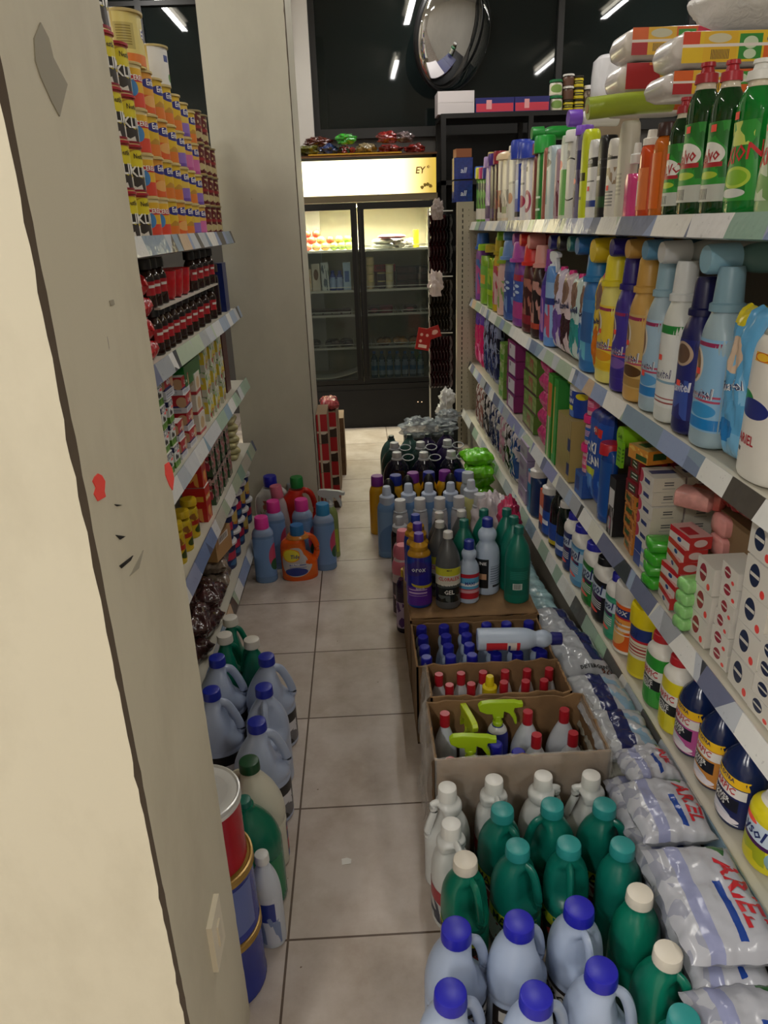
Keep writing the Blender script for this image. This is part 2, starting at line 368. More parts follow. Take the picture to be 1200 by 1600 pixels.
        path.append(V[-1]); b.tube(path, r, 0, 10, .8); b.obj('handle', mat(handle[1], rough, trans=trans, sss=sss), root)
    if extra == 'bulb':
        MB().lathe([(h*.74, .024, .023), (h*.78, .031, .029), (h*.83, .03, .028), (h*.87, .018, .018), (h*.89, .015, .015)], 0, 2, 24).obj('bulb_neck', mat('b8881e', .25), root)
    if extra == 'ring':
        n = 20; MB().tube([(0.062+.032*math.cos(2*PI*j/n), .02*math.sin(2*PI*j/n), .295+.012*math.sin(2*PI*j/n)) for j in range(n+1)], .003, 0, 8).obj('carrying_ring', mat('b4b8bd', .4), root)
    if sticker:
        x0, t = sticker; b = MB(); b.grid(lambda u, v: front(x0+(u-.5)*.02, t*h+(v-.5)*.014, .002), 3, 1); b.obj('price_sticker', mat('ff5a4a', .5, emit=0), root)
    return root
BC = {}
def bot(key, label, cat, loc, rz=0, group=None, tilt=None, **kw):
    """a bottle of a kind already built is copied with all its parts"""
    sp = repr(sorted((k, repr(v) if k != 'labels' else repr([(x[0].name if hasattr(x[0], 'name') else x[0],)+tuple(x[1:]) for x in v])) for k, v in kw.items()))+key
    if sp in BC: r = copy_tree(BC[sp])
    else: r = BC[sp] = bottle(name=key, **kw)
    r.location = loc; r.rotation_euler = tilt if tilt else (0, 0, rz)
    return tag(r, label, cat, group)
# ---------------- boxes, bags, cans ----------------
def carton(name, w, d, h, cols, front=None, txts=(), side=None, bev=.0015, top=None, ttxt=(), topcol=None, ttop=()):
    """printed box, front on -y, base at z=0; front / side / top are printed materials"""
    root = empty(name); ms = [mat(cols, .45) if isinstance(cols, str) else cols]
    fm = {}
    for i, q in ((0, front), (2, front), (1, side), (3, side), (4, top)):
        if q is not None:
            if q not in ms: ms.append(q)
            fm[i] = ms.index(q)
    o = MB().box(-w/2, -d/2, 0, w/2, d/2, h, 0, fm).obj('body', ms, root, False)
    for T in txts:
        s_, sz, x0, zz, tc = T[:5]; sh = T[5] if len(T) > 5 else 0; rt = T[6] if len(T) > 6 else 0
        lettering(s_, sz, lambda x, y: (x+x0*w, -d/2-.0008, zz*h+y), tc, o, sh, .02, rt)
    for T in ttop:
        s_, sz, x0, y0, tc = T[:5]; rt = T[5] if len(T) > 5 else 0
        lettering(s_, sz, lambda x, y: (x+x0*w, y+y0*d, h+.0008), tc, o, 0, .02, rt)
    return root
def bag(name, w, l, h, m, seed=0, crimp=.012, mesh_part='wrapper', texts=(), wr=.006, nu=26, nv=34, parts=()):
    """filled plastic pouch lying flat: width along x, length along y"""
    root = empty(name); sd = seed*13.7
    def th(u, v):
        e = max(0, 1-abs(u*2-1)**3.2)**.5*max(0, 1-abs(v*2-1)**5)**.5
        return h/2*e
    def P(u, v, s_):
        n = noise.noise(Vector((u*5+sd, v*6, s_*3))); n2 = noise.noise(Vector((u*17+sd, v*21+4, s_)))
        g = noise.noise(Vector((sd, v*9, 1)))*.012
        x = (u-.5)*w*(1+.03*math.sin(v*9+sd))+g*(.5-u); y = (v-.5)*l+noise.noise(Vector((u*8, sd, 2)))*.006
        z = h/2+s_*(th(u, v)+(n*wr+n2*wr*.45)*(.35+th(u, v)/(h/2)))
        return Vector((x, y, max(.0006, z)))
    b = MB(); b.grid(lambda u, v: P(u, v, 1), nu, nv, 0)
    b.grid(lambda u, v: P(1-u, v, -1), nu, nv, 1)
    o = b.obj(mesh_part, m if isinstance(m, (list, tuple)) else [m, m], root, True, 70)
    for T in texts:
        s_, sz, x0, y0, tc, rt = T[:6]; sh = T[6] if len(T) > 6 else 0
        def fn(x, y, x0=x0, y0=y0):
            u = min(1, max(0, (x+x0)/w+.5)); v = min(1, max(0, (y+y0)/l+.5)); p = P(u, v, 1); return (p.x, p.y, p.z+.0022)
        lettering(s_, sz, fn, tc, o, sh, .03, rt, T[7] if len(T) > 7 else 1)
    return root
def crumple(name, m, rx, ry, rz, seed=0, amp=.35, freq=3, sub=24, part=None, parent=None):
    """loosely crumpled plastic bag"""
    b = MB(); n = sub; R = []
    for i in range(n+1):
        t = PI*i/n; row = []
        for j in range(n*2):
            a = PI*j/n; d = Vector((math.sin(t)*math.cos(a), math.sin(t)*math.sin(a), math.cos(t)))
            k = 1+amp*(noise.noise(d*freq+Vector((seed*7.1, 0, 0)))+.5*abs(noise.noise(d*freq*2.7+Vector((0, seed*3.3, 0)))))
            row.append((d.x*k*rx, d.y*k*ry, max(-rz, d.z*k*rz)+rz))
        R.append(row)
    b.ring(R, 0, False); return b.obj(name, m, parent, True, 60)
def put(root, label, cat, loc, rz=0, group=None, tilt=None):
    root.location = loc; root.rotation_euler = tilt if tilt else (0, 0, rz); return tag(root, label, cat, group)
PC = {}
def dup(key, make, label, cat, loc, rz=0, group=None, tilt=None):
    if key in PC: r = copy_tree(PC[key])
    else: r = PC[key] = make()
    return put(r, label, cat, loc, rz, group, tilt)
ORD = ['first', 'second', 'third', 'fourth', 'fifth', 'sixth', 'seventh', 'eighth', 'ninth', 'tenth', 'eleventh', 'twelfth', 'thirteenth', 'fourteenth', 'fifteenth', 'sixteenth', 'seventeenth', 'eighteenth', 'nineteenth', 'twentieth']
# ---------------- the room ----------------
def tiles():
    m, nt, b = newmat('floor_tiles'); N = nt.nodes.new; L = nt.links.new
    tc = N('ShaderNodeTexCoord'); mp = N('ShaderNodeMapping'); mp.inputs['Location'].default_value = (.2236+8*.4, -1.1885+8*.4, 0); L(tc.outputs['Object'], mp.inputs[0])
    br = N('ShaderNodeTexBrick'); br.offset = 0; br.inputs['Scale'].default_value = 1; br.inputs['Brick Width'].default_value = .4; br.inputs['Row Height'].default_value = .4
    br.inputs['Mortar Size'].default_value = .0028; br.inputs['Mortar Smooth'].default_value = .1; br.inputs['Color1'].default_value = lin('c6bbb2'); br.inputs['Color2'].default_value = lin('c0b5ab'); br.inputs['Mortar'].default_value = lin('5d4c3e'); L(mp.outputs[0], br.inputs['Vector'])
    n = N('ShaderNodeTexNoise'); n.inputs['Scale'].default_value = 5; n.inputs['Detail'].default_value = 8; n.inputs['Roughness'].default_value = .65; L(tc.outputs['Object'], n.inputs['Vector'])
    r = N('ShaderNodeValToRGB'); e = r.color_ramp.elements; e[0].position = .33; e[1].position = .62; e[0].color = (.62, .55, .47, 1); e[1].color = (1, 1, 1, 1); L(n.outputs[0], r.inputs[0])
    x = N('ShaderNodeMix'); x.data_type = 'RGBA'; x.blend_type = 'MULTIPLY'; x.inputs[0].default_value = .75; L(br.outputs[0], x.inputs[6]); L(r.outputs[0], x.inputs[7])
    # specks of dirt
    v = N('ShaderNodeTexNoise'); v.inputs['Scale'].default_value = 60; v.inputs['Detail'].default_value = 2; L(tc.outputs['Object'], v.inputs['Vector']); g = N('ShaderNodeMath'); g.operation = 'GREATER_THAN'; g.inputs[1].default_value = .77; L(v.outputs[0], g.inputs[0])
    y = N('ShaderNodeMix'); y.data_type = 'RGBA'; L(g.outputs[0], y.inputs[0]); L(x.outputs[2], y.inputs[6]); y.inputs[7].default_value = lin('6d5a48'); L(y.outputs[2], b.inputs['Base Color'])
    b.inputs['Roughness'].default_value = .38
    u = N('ShaderNodeBump'); u.inputs['Strength'].default_value = .4; u.inputs['Distance'].default_value = .002; u.invert = True; L(br.outputs['Fac'], u.inputs['Height']); L(u.outputs[0], b.inputs['Normal'])
    return m
struct(MB().box(-4.2, -3.5, -.1, 4.2, 6.5, 0).obj('floor', tiles(), None, False))
struct(MB().box(-4.2, -3.5, CEIL, 4.2, 6.5, CEIL+.1).obj('ceiling', mat('c9c6be', .9), None, False))
wm = mat('cfcac0', .85, var=.06, vs=2)
struct(MB().box(-4.3, -3.5, 0, -4.2, 6.5, CEIL).obj('wall_left', wm, None, False))
struct(MB().box(4.2, -3.5, 0, 4.3, 6.5, CEIL).obj('wall_right', wm, None, False))
struct(MB().box(-4.2, -3.6, 0, 4.2, -3.5, CEIL).obj('wall_behind', wm, None, False))
YB = 6.3
SILL = 2.12
struct(MB().box(-4.2, YB, 0, 4.2, YB+.15, SILL).obj('wall_back', mat('4a4743', .8), None, False))
struct(MB().box(-.98, YB-.12, 0, -.275, YB, CEIL).obj('trim_1', mat('cfcbc4', .8, var=.04, vs=3), None, False))
def window(n, x0, x1, bars, z0=SILL, z1=CEIL, zb=()):
    e = empty('window_%d' % n); struct(e)
    b = MB(); fr = .035
    for a in (z0, z1-fr*2): b.box(x0, YB-.03, a, x1, YB+.04, a+fr*2)
    for a in [x0, x1-fr]+list(bars): b.box(a, YB-.032, z0, a+fr*1.3, YB+.042, z1)
    for a in zb: b.box(x0, YB-.031, a, x1, YB+.041, a+.03)
    b.obj('window_frame', mat('1b1a19', .5), e, False)
    g, nt, p = newmat('night_glass'); p.inputs['Base Color'].default_value = (.006, .012, .011, 1); p.inputs['Roughness'].default_value = .03; p.inputs['IOR'].default_value = 1.5; p.inputs['Alpha'].default_value = .8
    nn = nt.nodes.new('ShaderNodeTexNoise'); nn.inputs['Scale'].default_value = 3; nn.inputs['Detail'].default_value = 5; rr = nt.nodes.new('ShaderNodeValToRGB'); rr.color_ramp.elements[0].color = (.002, .005, .005, 1); rr.color_ramp.elements[1].color = (.014, .02, .019, 1)
    nt.links.new(nn.outputs[0], rr.inputs[0]); nt.links.new(rr.outputs[0], p.inputs['Base Color'])
    MB().box(x0+.01, YB+.002, z0+.01, x1-.01, YB+.008, z1-.01).obj('window_pane', g, e, False)
window(1, -4.1, -1.0, [-3.1, -2.2, onY(222, 90, YB)[0]], zb=(3.02,))
window(2, -.275, 4.1, [onY(868, 90, YB)[0], onY(1053, 40, YB)[0]+.1, 3.0])
# wooden strip and black strip on the pilaster
b = MB().box(onY(318, 50, YB)[0], YB-.16, 2.5, onY(327, 50, YB)[0], YB-.125, 3.1); struct(b.obj('trim_2', mat('a98a4c', .6), None, False))
b = MB().box(onY(449, 40, YB-.14)[0], YB-.135, onY(451, 82, YB-.14)[1], onY(454, 40, YB-.14)[0], YB-.121, 3.2); struct(b.obj('trim_3', mat('101010', .5), None, False))
# pillars: chipped, grimy plaster
def plaster(h, seed, dirt='9b958a', amt=.5):
    m, nt, b = newmat('plaster'); N = nt.nodes.new; L = nt.links.new; b.inputs['Roughness'].default_value = .6
    tc = N('ShaderNodeTexCoord'); mp = N('ShaderNodeMapping'); mp.inputs['Location'].default_value = (seed, seed, seed); mp.inputs['Scale'].default_value = (1, 1, .55); L(tc.outputs['Object'], mp.inputs[0])
    n = N('ShaderNodeTexNoise'); n.inputs['Scale'].default_value = 4; n.inputs['Detail'].default_value = 9; n.inputs['Roughness'].default_value = .62; L(mp.outputs[0], n.inputs['Vector'])
    r = N('ShaderNodeValToRGB'); e = r.color_ramp.elements; e[0].position = .3; e[1].position = .58; e[0].color = lin(dirt); e[1].color = lin(h); L(n.outputs[0], r.inputs[0])
    x = N('ShaderNodeMix'); x.data_type = 'RGBA'; x.inputs[0].default_value = amt; x.inputs[6].default_value = lin(h); L(r.outputs[0], x.inputs[7])
    # thin scratches
    mp2 = N('ShaderNodeMapping'); mp2.inputs['Scale'].default_value = (9, 9, 1.6); mp2.inputs['Rotation'].default_value = (0, .25, .1); L(tc.outputs['Object'], mp2.inputs[0])
    n2 = N('ShaderNodeTexNoise'); n2.inputs['Scale'].default_value = 9; n2.inputs['Detail'].default_value = 3; L(mp2.outputs[0], n2.inputs['Vector']); g = N('ShaderNodeMath'); g.operation = 'GREATER_THAN'; g.inputs[1].default_value = .8; L(n2.outputs[0], g.inputs[0])
    y = N('ShaderNodeMix'); y.data_type = 'RGBA'; L(g.outputs[0], y.inputs[0]); L(x.outputs[2], y.inputs[6]); y.inputs[7].default_value = lin('8a8072'); L(y.outputs[2], b.inputs['Base Color'])
    u = N('ShaderNodeBump'); u.inputs['Strength'].default_value = .25; u.inputs['Distance'].default_value = .004; L(n.outputs[0], u.inputs['Height']); L(u.outputs[0], b.inputs['Normal'])
    return m
def rough_pillar(name, x0, x1, y0, y1, m, seed, step=.02, amp=.004):
    b = MB(); nz = int(CEIL/step); R = []
    for k in range(nz+1):
        z = CEIL*k/nz
        j = lambda i: (noise.noise(Vector((z*14, seed+i*3, 0)))+.7*noise.noise(Vector((z*45, seed, i*5))))*amp
        c = .004
        R.append([(x0, y0, z), (x1-c-abs(j(1)), y0, z), (x1, y0+c+abs(j(1)), z), (x1, y1-c-abs(j(2)), z), (x1-c-abs(j(2)), y1, z), (x0, y1, z)])
    b.ring(R, 0, True); 
    for i, f in enumerate(b.f):
        if len(f) == 4 and i % 6 == 1: b.m[i] = 1
    return b.obj(name, [m, mat('54493c', .9)], None, False)
PX = -.288
p1 = rough_pillar('pillar', -1.0, PX, .708, 1.032, plaster('d6cfb8', 3.1, 'b3aa92', .55), 2.2); struct(p1)
p2 = rough_pillar('pillar', -.60, -.243, 3.5, 3.9, plaster('c2beac', 7.3, 'a8a494', .5), 8.8, amp=.002); struct(p2)
# marks of their own on the near pillar
def blob(name, pts, m, x=PX+.0012, label=None, cat=None, plane='x', y=None, parent=None):
    b = MB()
    if plane == 'x': b.prism(pts, PX-.001, x, 'x')
    else: b.prism(pts, y, y-.0012, 'y')
    o = b.obj(name, m, parent, False)
    if label: tag(o, label, cat)
    else: o['kind'] = 'structure'
    return o
def onPX(px, py, X=PX): 
    d = fwd + RI*((px-600)/FPX) + UP*((800-py)/FPX); t = X/d.x; return (d.y*t, EYE+d.z*t)
stk = mat('ff5348', .6)
blob('round_sticker', [onPX(*p) for p in [(147, 745), (152, 740), (158, 743), (163, 752), (162, 768), (164, 776), (152, 783), (146, 772), (149, 762), (144, 752)]], stk, label='fluorescent red sticker near the chipped corner of the near pillar', cat='sticker')
blob('round_sticker', [onPX(*p) for p in [(257, 726), (263, 722), (268, 732), (271, 748), (269, 766), (264, 758), (258, 742)]], stk, label='narrow fluorescent red sticker on far edge of the near pillar', cat='sticker')
smg = mat('a29c8a', .7)
for i, pl in enumerate([[(52, 60), (62, 35), (75, 60), (82, 90), (104, 132), (92, 182), (80, 160), (62, 120), (54, 95)], [(170, 470), (176, 468), (178, 476), (172, 478)]]):
    blob('trim_%d' % (4+i), [onPX(*p) for p in pl], smg)
blk = mat('17140f', .6)
for i, pl in enumerate([[(180, 836), (195, 838), (187, 843)], [(186, 884), (207, 868), (203, 876), (189, 888)], [(205, 895), (223, 860), (216, 888), (202, 900)], [(178, 788), (190, 789), (182, 791)]]):
    blob('trim_%d' % (6+i), [onPX(*p) for p in pl], blk if i != 2 else smg)
# the plaster switch plate standing off the near pillar
q = [onPX(325, 1440), onPX(341, 1381), onPX(338, 1537)]
sw = empty('wall_switch', (0, 0, 0)); tag(sw, 'thin white switch plate low on the near pillar side', 'switch')
pz0, pz1 = .405, .565; py0, py1 = onPX(333, 1460)[0]-.03, onPX(333, 1460)[0]+.036
pzc = onPX(333, 1460)[1]; pz0, pz1 = pzc-.05, pzc+.05
bevel(MB().box(PX, py0, pz0, PX+.009, py1, pz1).obj('cover_plate', mat('e8dfc8', .4), sw, False), .002)
bevel(MB().box(PX+.009, (py0+py1)/2-.009, pzc-.022, PX+.012, (py0+py1)/2+.009, pzc+.022).obj('rocker', mat('ddd3bb', .35), sw, False), .0015)
# fluorescent fittings on the ceiling (seen mirrored in the night windows; one is an added fill lamp)
def fitting(x, y, i):
    e = empty('ceiling_light', (x, y, CEIL))
    bevel(MB().box(-.04, -.6, -.05, .04, .6, 0).obj('housing', mat('e3e3de', .5), e, False), .005)
    MB().tube([(0, -.58, -.075), (0, .58, -.075)], .013, 0, 12).obj('tube', mat('fff6e4', .3, emit=16), e)
    for a in (-.6, .575): MB().box(-.012, a, -.09, .012, a+.025, -.05).obj('lamp_holder', mat('dcdcd6', .5), e, False)
    tag(e, 'white fluorescent tube ceiling light, only reflections show in the night windows, one is added fill', 'ceiling light', 'fluorescent ceiling lights')
USED_KEEP = True
for i, (x, y) in enumerate(TUBES): USED.pop('white fluorescent tube ceiling light, only reflections show in the night windows, one is added fill', None); fitting(x, y, i)

# ---------------- gondola shelving ----------------
RX, LX = .76, -.54
RXL = [.76, .76, .76, .716]         # the base deck stands out further than the shelves
RZ = [(1.478, 1.486), (1.004, .978), (.577, .524), (.244, .254)]      # rail height at y=4.95 and y=1.4
def rz(l, y): a, c = RZ[l]; return c+(a-c)*(y-1.4)/3.55+.014
LZ = [1.474, 1.16, .835, .53, .15]
PAL = [['d8d6cf', '8f97b5', 'cfd3d8', '6b7fa8', 'a9b59b', 'e6e4dd', '4f5a78', 'b8b2a4', '7da08f', 'd9d9d9'],
       ['cfd4da', '8b9cc0', 'dfe0dc', '7f95a8', '47423c', 'a5b7a0', 'e8e6df', '6f7f9c', 'b7bcc2', 'c5a98a'],
       ['d8dadb', '9fb0c8', 'b9c9b0', '6f7590', 'e6e6e2', '3f4348', 'c0c5cc', '8a8fb8', 'dcdccf', 'a2a7ad'],
       ['dedfdc', 'b5bdc4', '9fb8a4', '5b5a57', 'e8e8e4', 'cfd2d4', '8aa6b8', 'd5d5cd', 'a9c8ac', 'e3e2dc']]
metal = mat('c9c4b4', .45, metal=.0)
def gondola(name, X0, sgn, y0, y1, levels, deep, xs, label, ztop, rails):
    X = X0
    e = empty(name, (X+sgn*deep/2, (y0+y1)/2, 0)); tag(e, label, 'shelving'); e.location = (0, 0, 0)
    bx = X+sgn*deep
    bm = MB().box(min(bx, bx+sgn*.03), y0, 0, max(bx, bx+sgn*.03), y1, ztop); bm.obj('back_panel', mat('8a857a', .6), e, False)
    XP = xs[-1] if xs else X
    bm = MB().box(min(XP+sgn*.03, bx), y0, 0, max(XP+sgn*.03, bx), y1, levels[-1][0]-.03); bm.obj('base_plinth', mat('8c877c', .6), e, False)
    for i, (za, zb) in enumerate(levels):
        X = xs[i] if xs else X0
        d = MB(); x0, x1 = sorted((X+sgn*.004, bx)); t = .022
        q = [(x0, y0, zb), (x1, y0, zb), (x1, y1, za), (x0, y1, za)]
        d.add([(a, b_, c-t) for a, b_, c in q]+q, [(3, 2, 1, 0), (4, 5, 6, 7), (0, 1, 5, 4), (1, 2, 6, 5), (2, 3, 7, 6), (3, 0, 4, 7)])
        sh = d.obj('shelf', metal, e, False)
        r = MB(); w = .004; hh = .036
        a0, a1 = X-sgn*.012, X+sgn*.0
        n = 60; R = []
        for k in range(n+1):                     # tilted rail with a slightly wavy taped paper strip
            y = y0+(y1-y0)*k/n; z = zb+(za-zb)*k/n-.014
            wv = noise.noise(Vector((y*6, i*3, X)))*.0025
            s_ = sgn
            R.append([(a0-s_*(.004+wv), y, z-.022), (a1-s_*wv*.4, y, z+.026), (a1+s_*.004, y, z+.024), (a1+s_*.004, y, z-.02), (a0+s_*.012, y, z-.026)][::int(s_)])
        r.ring(R, 0, True); r.obj('price_rail', rails[i], sh, True, 30)
    return e
ys = 5.075
rg = gondola('gondola_shelving', RX, 1, .75, ys, [(rz(i, ys)-.006, rz(i, .75)-.006) for i in range(4)], .46, RXL, 'long metal gondola shelving with paper-lined edges on the right of the aisle', 1.56, [strips(1.3+i*2.1, PAL[i]) for i in range(4)])
# decks are tilted a little from far to near, as measured
b = MB(); b.box(.668, ys, 0, .775, ys+.05, 1.62)
for k in range(46):
    z = .03+k*.034
    b.box(.7, ys-.0012, z, .7065, ys+.001, z+.02, 1); 
    b.box(.742, ys-.0012, z+.008, .7445, ys+.001, z+.014, 1)
b.obj('slotted_upright', [mat('b9b09b', .5), mat('15130f', .8)], rg, False)
b = MB(); b.box(.775, ys, 0, 1.22, ys+.02, 1.56); 
for k in range(50): b.box(.785, ys-.001, .04+k*.03, .789, ys+.001, .044+k*.03, 1)
b.obj('end_panel', [mat('a9a08c', .5), mat('15130f', .8)], rg, False)
lg = gondola('gondola_shelving', LX, -1, 1.32, 3.42, [(z+.013, z+.013) for z in LZ], .44, None, 'metal gondola shelving of groceries on the left behind the near pillar', 1.5, [strips(11+i*1.7, PAL[(i+1) % 4]) for i in range(5)])
# ---------------- goods on the right-hand gondola ----------------
FX = .778
FXS = [.778, .778, .778, .731]
def RY(px, l, X=None):                           # aisle distance of something standing on shelf l at photo column px
    y = 2.
    for _ in range(6): y = yat(px, X or FXS[l], rz(l, y))
    return y
def slot(l, x0, x1, ytop, X=None):
    X = X or FXS[l]+.02; Xm = (X+FXS[l])/2
    a, c = RY(x0, l, Xm), RY(x1, l, Xm); y = (a+c)/2; z = rz(l, y); h = zat(ytop, X, y)-z
    if l: h = min(h, rz(l-1, y)-.056-z)
    return y, z, max(.05, h), abs(a-c)
FACE = -PI/2
def on_right(l, x0, x1, ytop, key, label, cat, shape='shamp', d=.045, group=None, wk=.94, hmax=None, **kw):
    y, z, h, w = slot(l, x0, x1, ytop, FXS[l]+d*.5)
    if hmax: h = min(h, hmax)
    if l: h = min(h, (rz(l-1, y)-.05-z)/(1.0 if not kw.get('cap') else max(1, kw['cap'][3]+kw['cap'][4]+(.12 if kw['cap'][1] == 'trigger' else 0))))
    w *= wk; y = min(y, 5.068-w/2); dd = min(d, w*1.05) if d > w*1.3 else d
    kw = dict(kw); c = kw.get('cap')
    if c: kw['cap'] = (c[0], c[1], c[2]*w/2, c[3]*h, c[4])
    if 'labels' in kw: kw['labels'] = [tuple(L[:5])+([(T[0], T[1]*w)+tuple([T[2]*w])+tuple(T[3:]) for T in (L[5] if len(L) > 5 else ())],) for L in kw['labels']]
    r = bot(key, label, cat, (FXS[l]+d/2+.004, y, z), FACE, group, shape=shape, h=h, w=w, d=d, **kw)
    return r, y, z, h, w
# -- level 0: bottles on the top shelf
T0 = 'on the top right shelf'
g3 = [('3a62c8', 'blue'), ('d8d23a', 'yellow'), ('c83a70', 'pink'), ('3f3f8c', 'dark blue')]
for i, (a, b_) in enumerate([(740.5, 745), (745, 749.5), (749.5, 754), (754, 758)]):
    on_right(0, a, b_, 262, 'shampoo_bottle', 'narrow green shampoo bottle with %s cap, far end of top right shelf' % g3[i][1], 'bottle', d=.05, col='5b9a2e', cap=(g3[i][0], 'plain', .7, .2, .8), labels=[(lab('63a43a', ('n', 0, .3, 1, 1, '2d3c22', 5), ('r', 0, 0, 1, .3, 'd8d4cc')), .06, .72, .95, -1)], group='green shampoo bottles')
S0 = [  # px from, px to, top row, key, shape, depth, body, cap, label print, label text
 (758, 765, 245, 'tall', .05, 'b79bd0', ('b79bd0', 'plain', .6, .16, .84), lab('b79bd0', ('r', 0, 0, 1, .3, '4b2a68'), ('n', 0, .3, 1, .5, 'e0d8ea', 6)), 'lilac shampoo bottle with dark purple foot', 'bottle'),
 (765, 771.5, 240, 'tall', .05, '2a1420', ('4c2380', 'plain', .7, .17, .83), lab('2a1420', ('r', 0, 0, 1, .22, '3c1f5e')), 'very dark shampoo bottle with violet cap', 'bottle'),
 (771.5, 777, 236, 'tall', .05, '3b1218', ('9a2434', 'plain', .7, .18, .82), lab('3b1218', ('n', 0, .2, 1, .6, '8a3a3a', 6)), 'dark maroon shampoo bottle with red cap', 'bottle'),
 (777, 783, 238, 'slab', .045, 'c9bda6', ('c47a2c', 'dome', .6, .1, .9), lab('d9d2c6', ('r', .2, .2, .8, .5, 'c96a3a'), ('n', 0, .1, 1, .5, '6a4a3a', 6)), 'beige lotion bottle with orange print', 'bottle'),
 (783, 793, 236, 'slab', .05, 'd9ccb2', ('e3c9a0', 'dome', .8, .12, .88), lab('dcd6ca', ('n', 0, .2, 1, .5, 'a09a90', 7), ('r', .2, .08, .8, .2, '9aa87a')), 'cream lotion bottle with tan domed cap', 'bottle'),
 (793, 803.5, 236, 'slab', .05, 'dedcd6', None, lab('dedcd6', ('o', .5, .35, .25, .1, 'c9784a'), ('r', .15, .6, .85, .64, '9a9a9a')), 'white lotion bottle with small orange dot', 'bottle'),
 (803.5, 812, 220, 'shamp', .05, 'dfe0e6', ('1f3aa8', 'plain', .95, .23, .78), lab('1f3fb0', ('r', .3, .35, .7, .7, '9db4e6'), ('r', 0, 0, 1, .1, '16172a')), 'white bottle with long blue label and glossy blue cap', 'bottle'),
 (812, 819.6, 222, 'shamp', .05, 'e3e0e2', ('1f3aa8', 'plain', .95, .2, .8), lab('e3e0e2', ('o', .5, .3, .4, .12, 'b02a58'), ('r', .2, .62, .8, .66, '888'*2), ('r', 0, .9, 1, 1, 'd0d0d8')), 'white bottle with small pink oval and blue cap', 'bottle'),
 (819.6, 830, 222, 'shamp', .05, 'e6e2e4', ('1f3aa8', 'plain', .95, .2, .8), lab('e6e2e4', ('o', .5, .3, .36, .22, 'a8265a'), ('o', .5, .3, .2, .14, 'e6d0d8'), ('r', .15, .88, .5, .97, '1a1a1a')), 'white bottle with magenta swirl and blue cap', 'bottle'),
 (830, 836, 224, 'tall', .05, '7d3f38', ('8a3a4a', 'plain', .9, .14, .86), None, 'slim red brown bottle with rosy cap', 'bottle'),
 (836, 845, 212, 'tall', .05, '1f8a33', ('1d9a35', 'plain', .9, .2, .8), lab('1f7a2c', ('r', .2, .1, .8, .14, 'd8e8d8'), ('r', .2, .32, .8, .36, 'cfe3cf')), 'tall glossy green bottle with green cap', 'bottle'),
 (845, 850, 226, 'slab', .045, '9a5a4a', None, None, 'slim copper coloured bottle', 'bottle'),
 (850, 864, 223, 'slab', .05, 'aebfc4', None, lab('aebfc4', ('r', .05, .2, .45, .75, '2f7f8c'), ('o', .4, .86, .28, .06, '2a2a2a')), 'pale grey blue bottle with teal panel', 'bottle'),
 (864, 871, 228, 'slab', .045, 'a58a96', None, lab('a58a96', ('n', 0, 0, 1, .6, '6a2a3c', 6)), 'slim dusty pink bottle with dark print', 'bottle'),
 (871, 881, 206, 'slab', .045, 'c9d6c4', None, lab('dfe3da', ('r', .45, .0, 1, .65, '6fae5c'), ('o', .35, .72, .25, .07, 'e04848')), 'white and green striped bottle', 'bottle'),
 (881, 893.5, 203, 'slab', .05, 'cfcfca', ('dcdcd6', 'plain', .8, .13, .87), lab('cfcfca', ('o', .6, .5, .75, .3, '1e1e1e'), ('o', .6, .5, .7, .28, 'cfcfca'), ('o', .4, .85, .2, .06, '24306a')), 'light grey bottle with thin black curve', 'bottle'),
 (893.5, 903, 196, 'slab', .05, '6f6a86', ('7a4ac0', 'plain', .85, .1, .9), lab('6f6a86', ('r', 0, .6, 1, .85, '2b2760'), ('n', 0, .1, 1, .6, '3a2a4a', 5), ('o', .4, .45, .2, .04, 'e04848')), 'grey violet bottle with purple cap', 'bottle'),
 (903, 913, 196, 'slab', .06, 'c4cf1e', None, lab('c4cf1e', ('r', .25, .45, .8, .56, '3c400e'), ('r', .3, .2, .6, .24, '5a6014')), 'tall lime yellow bottle with small dark print', 'bottle'),
 (913, 928, 213, 'slab', .05, 'dcdcda', None, lab('dcdcda', ('r', 0, .72, 1, .86, '161616'), ('r', 0, .12, 1, .22, '27418c'), ('r', .3, .5, .8, .52, '555555')), 'white rounded bottle with black name band and blue stripe', 'bottle'),
 (928, 942, 206, 'slab', .05, '15151a', None, lab('15151a', ('r', .05, .66, .95, .8, '3a3a3e'), ('r', .1, .68, .9, .78, '15151a'), ('r', .3, .5, .6, .56, 'cfcfcf'), ('r', 0, .1, 1, .26, '1d4a24')), 'black rounded bottle with grey name box', 'bottle'),
 (942, 958, 211, 'slab', .05, 'd8d4cc', None, lab('d8d4cc', ('r', .3, .82, .9, .86, '333333'), ('n', .1, .45, .9, .7, '9a8468', 7), ('t', .2, .1, .8, .35, '8a8a86', 5)), 'off white bottle with faint brown picture', 'bottle'),
 (958, 973, 183, 'slab', .05, 'c9c5b6', None, lab('c9c5b6', ('t', .2, .2, .7, .5, 'aaa696', 6)), 'tall plain cream bottle with slanted top', 'bottle'),
]
NAMES0 = {18: [('Semn', .24, 0, .71, 'e8e8e8')], 19: [('nné', .26, 0, .67, 'e0e0e0')], 20: [('One', .26, .05, .75, '222222')], 12: [('5', .5, -.1, .8, '1c1c1c')]}
for i, (a, b_, t, sh, d, col, cap, L, dsc, cat) in enumerate(S0):
    on_right(0, a, b_, t, 'lotion_bottle' if sh == 'slab' else 'shampoo_bottle', dsc+' '+T0, cat, shape=sh, d=d, col=col, cap=cap, ex=2.6, labels=[(L, .06, .86 if sh == 'slab' else .72, .9, -1, NAMES0.get(i, ()))] if L else (), sticker=(0, .38) if i in (18, 20) else None)
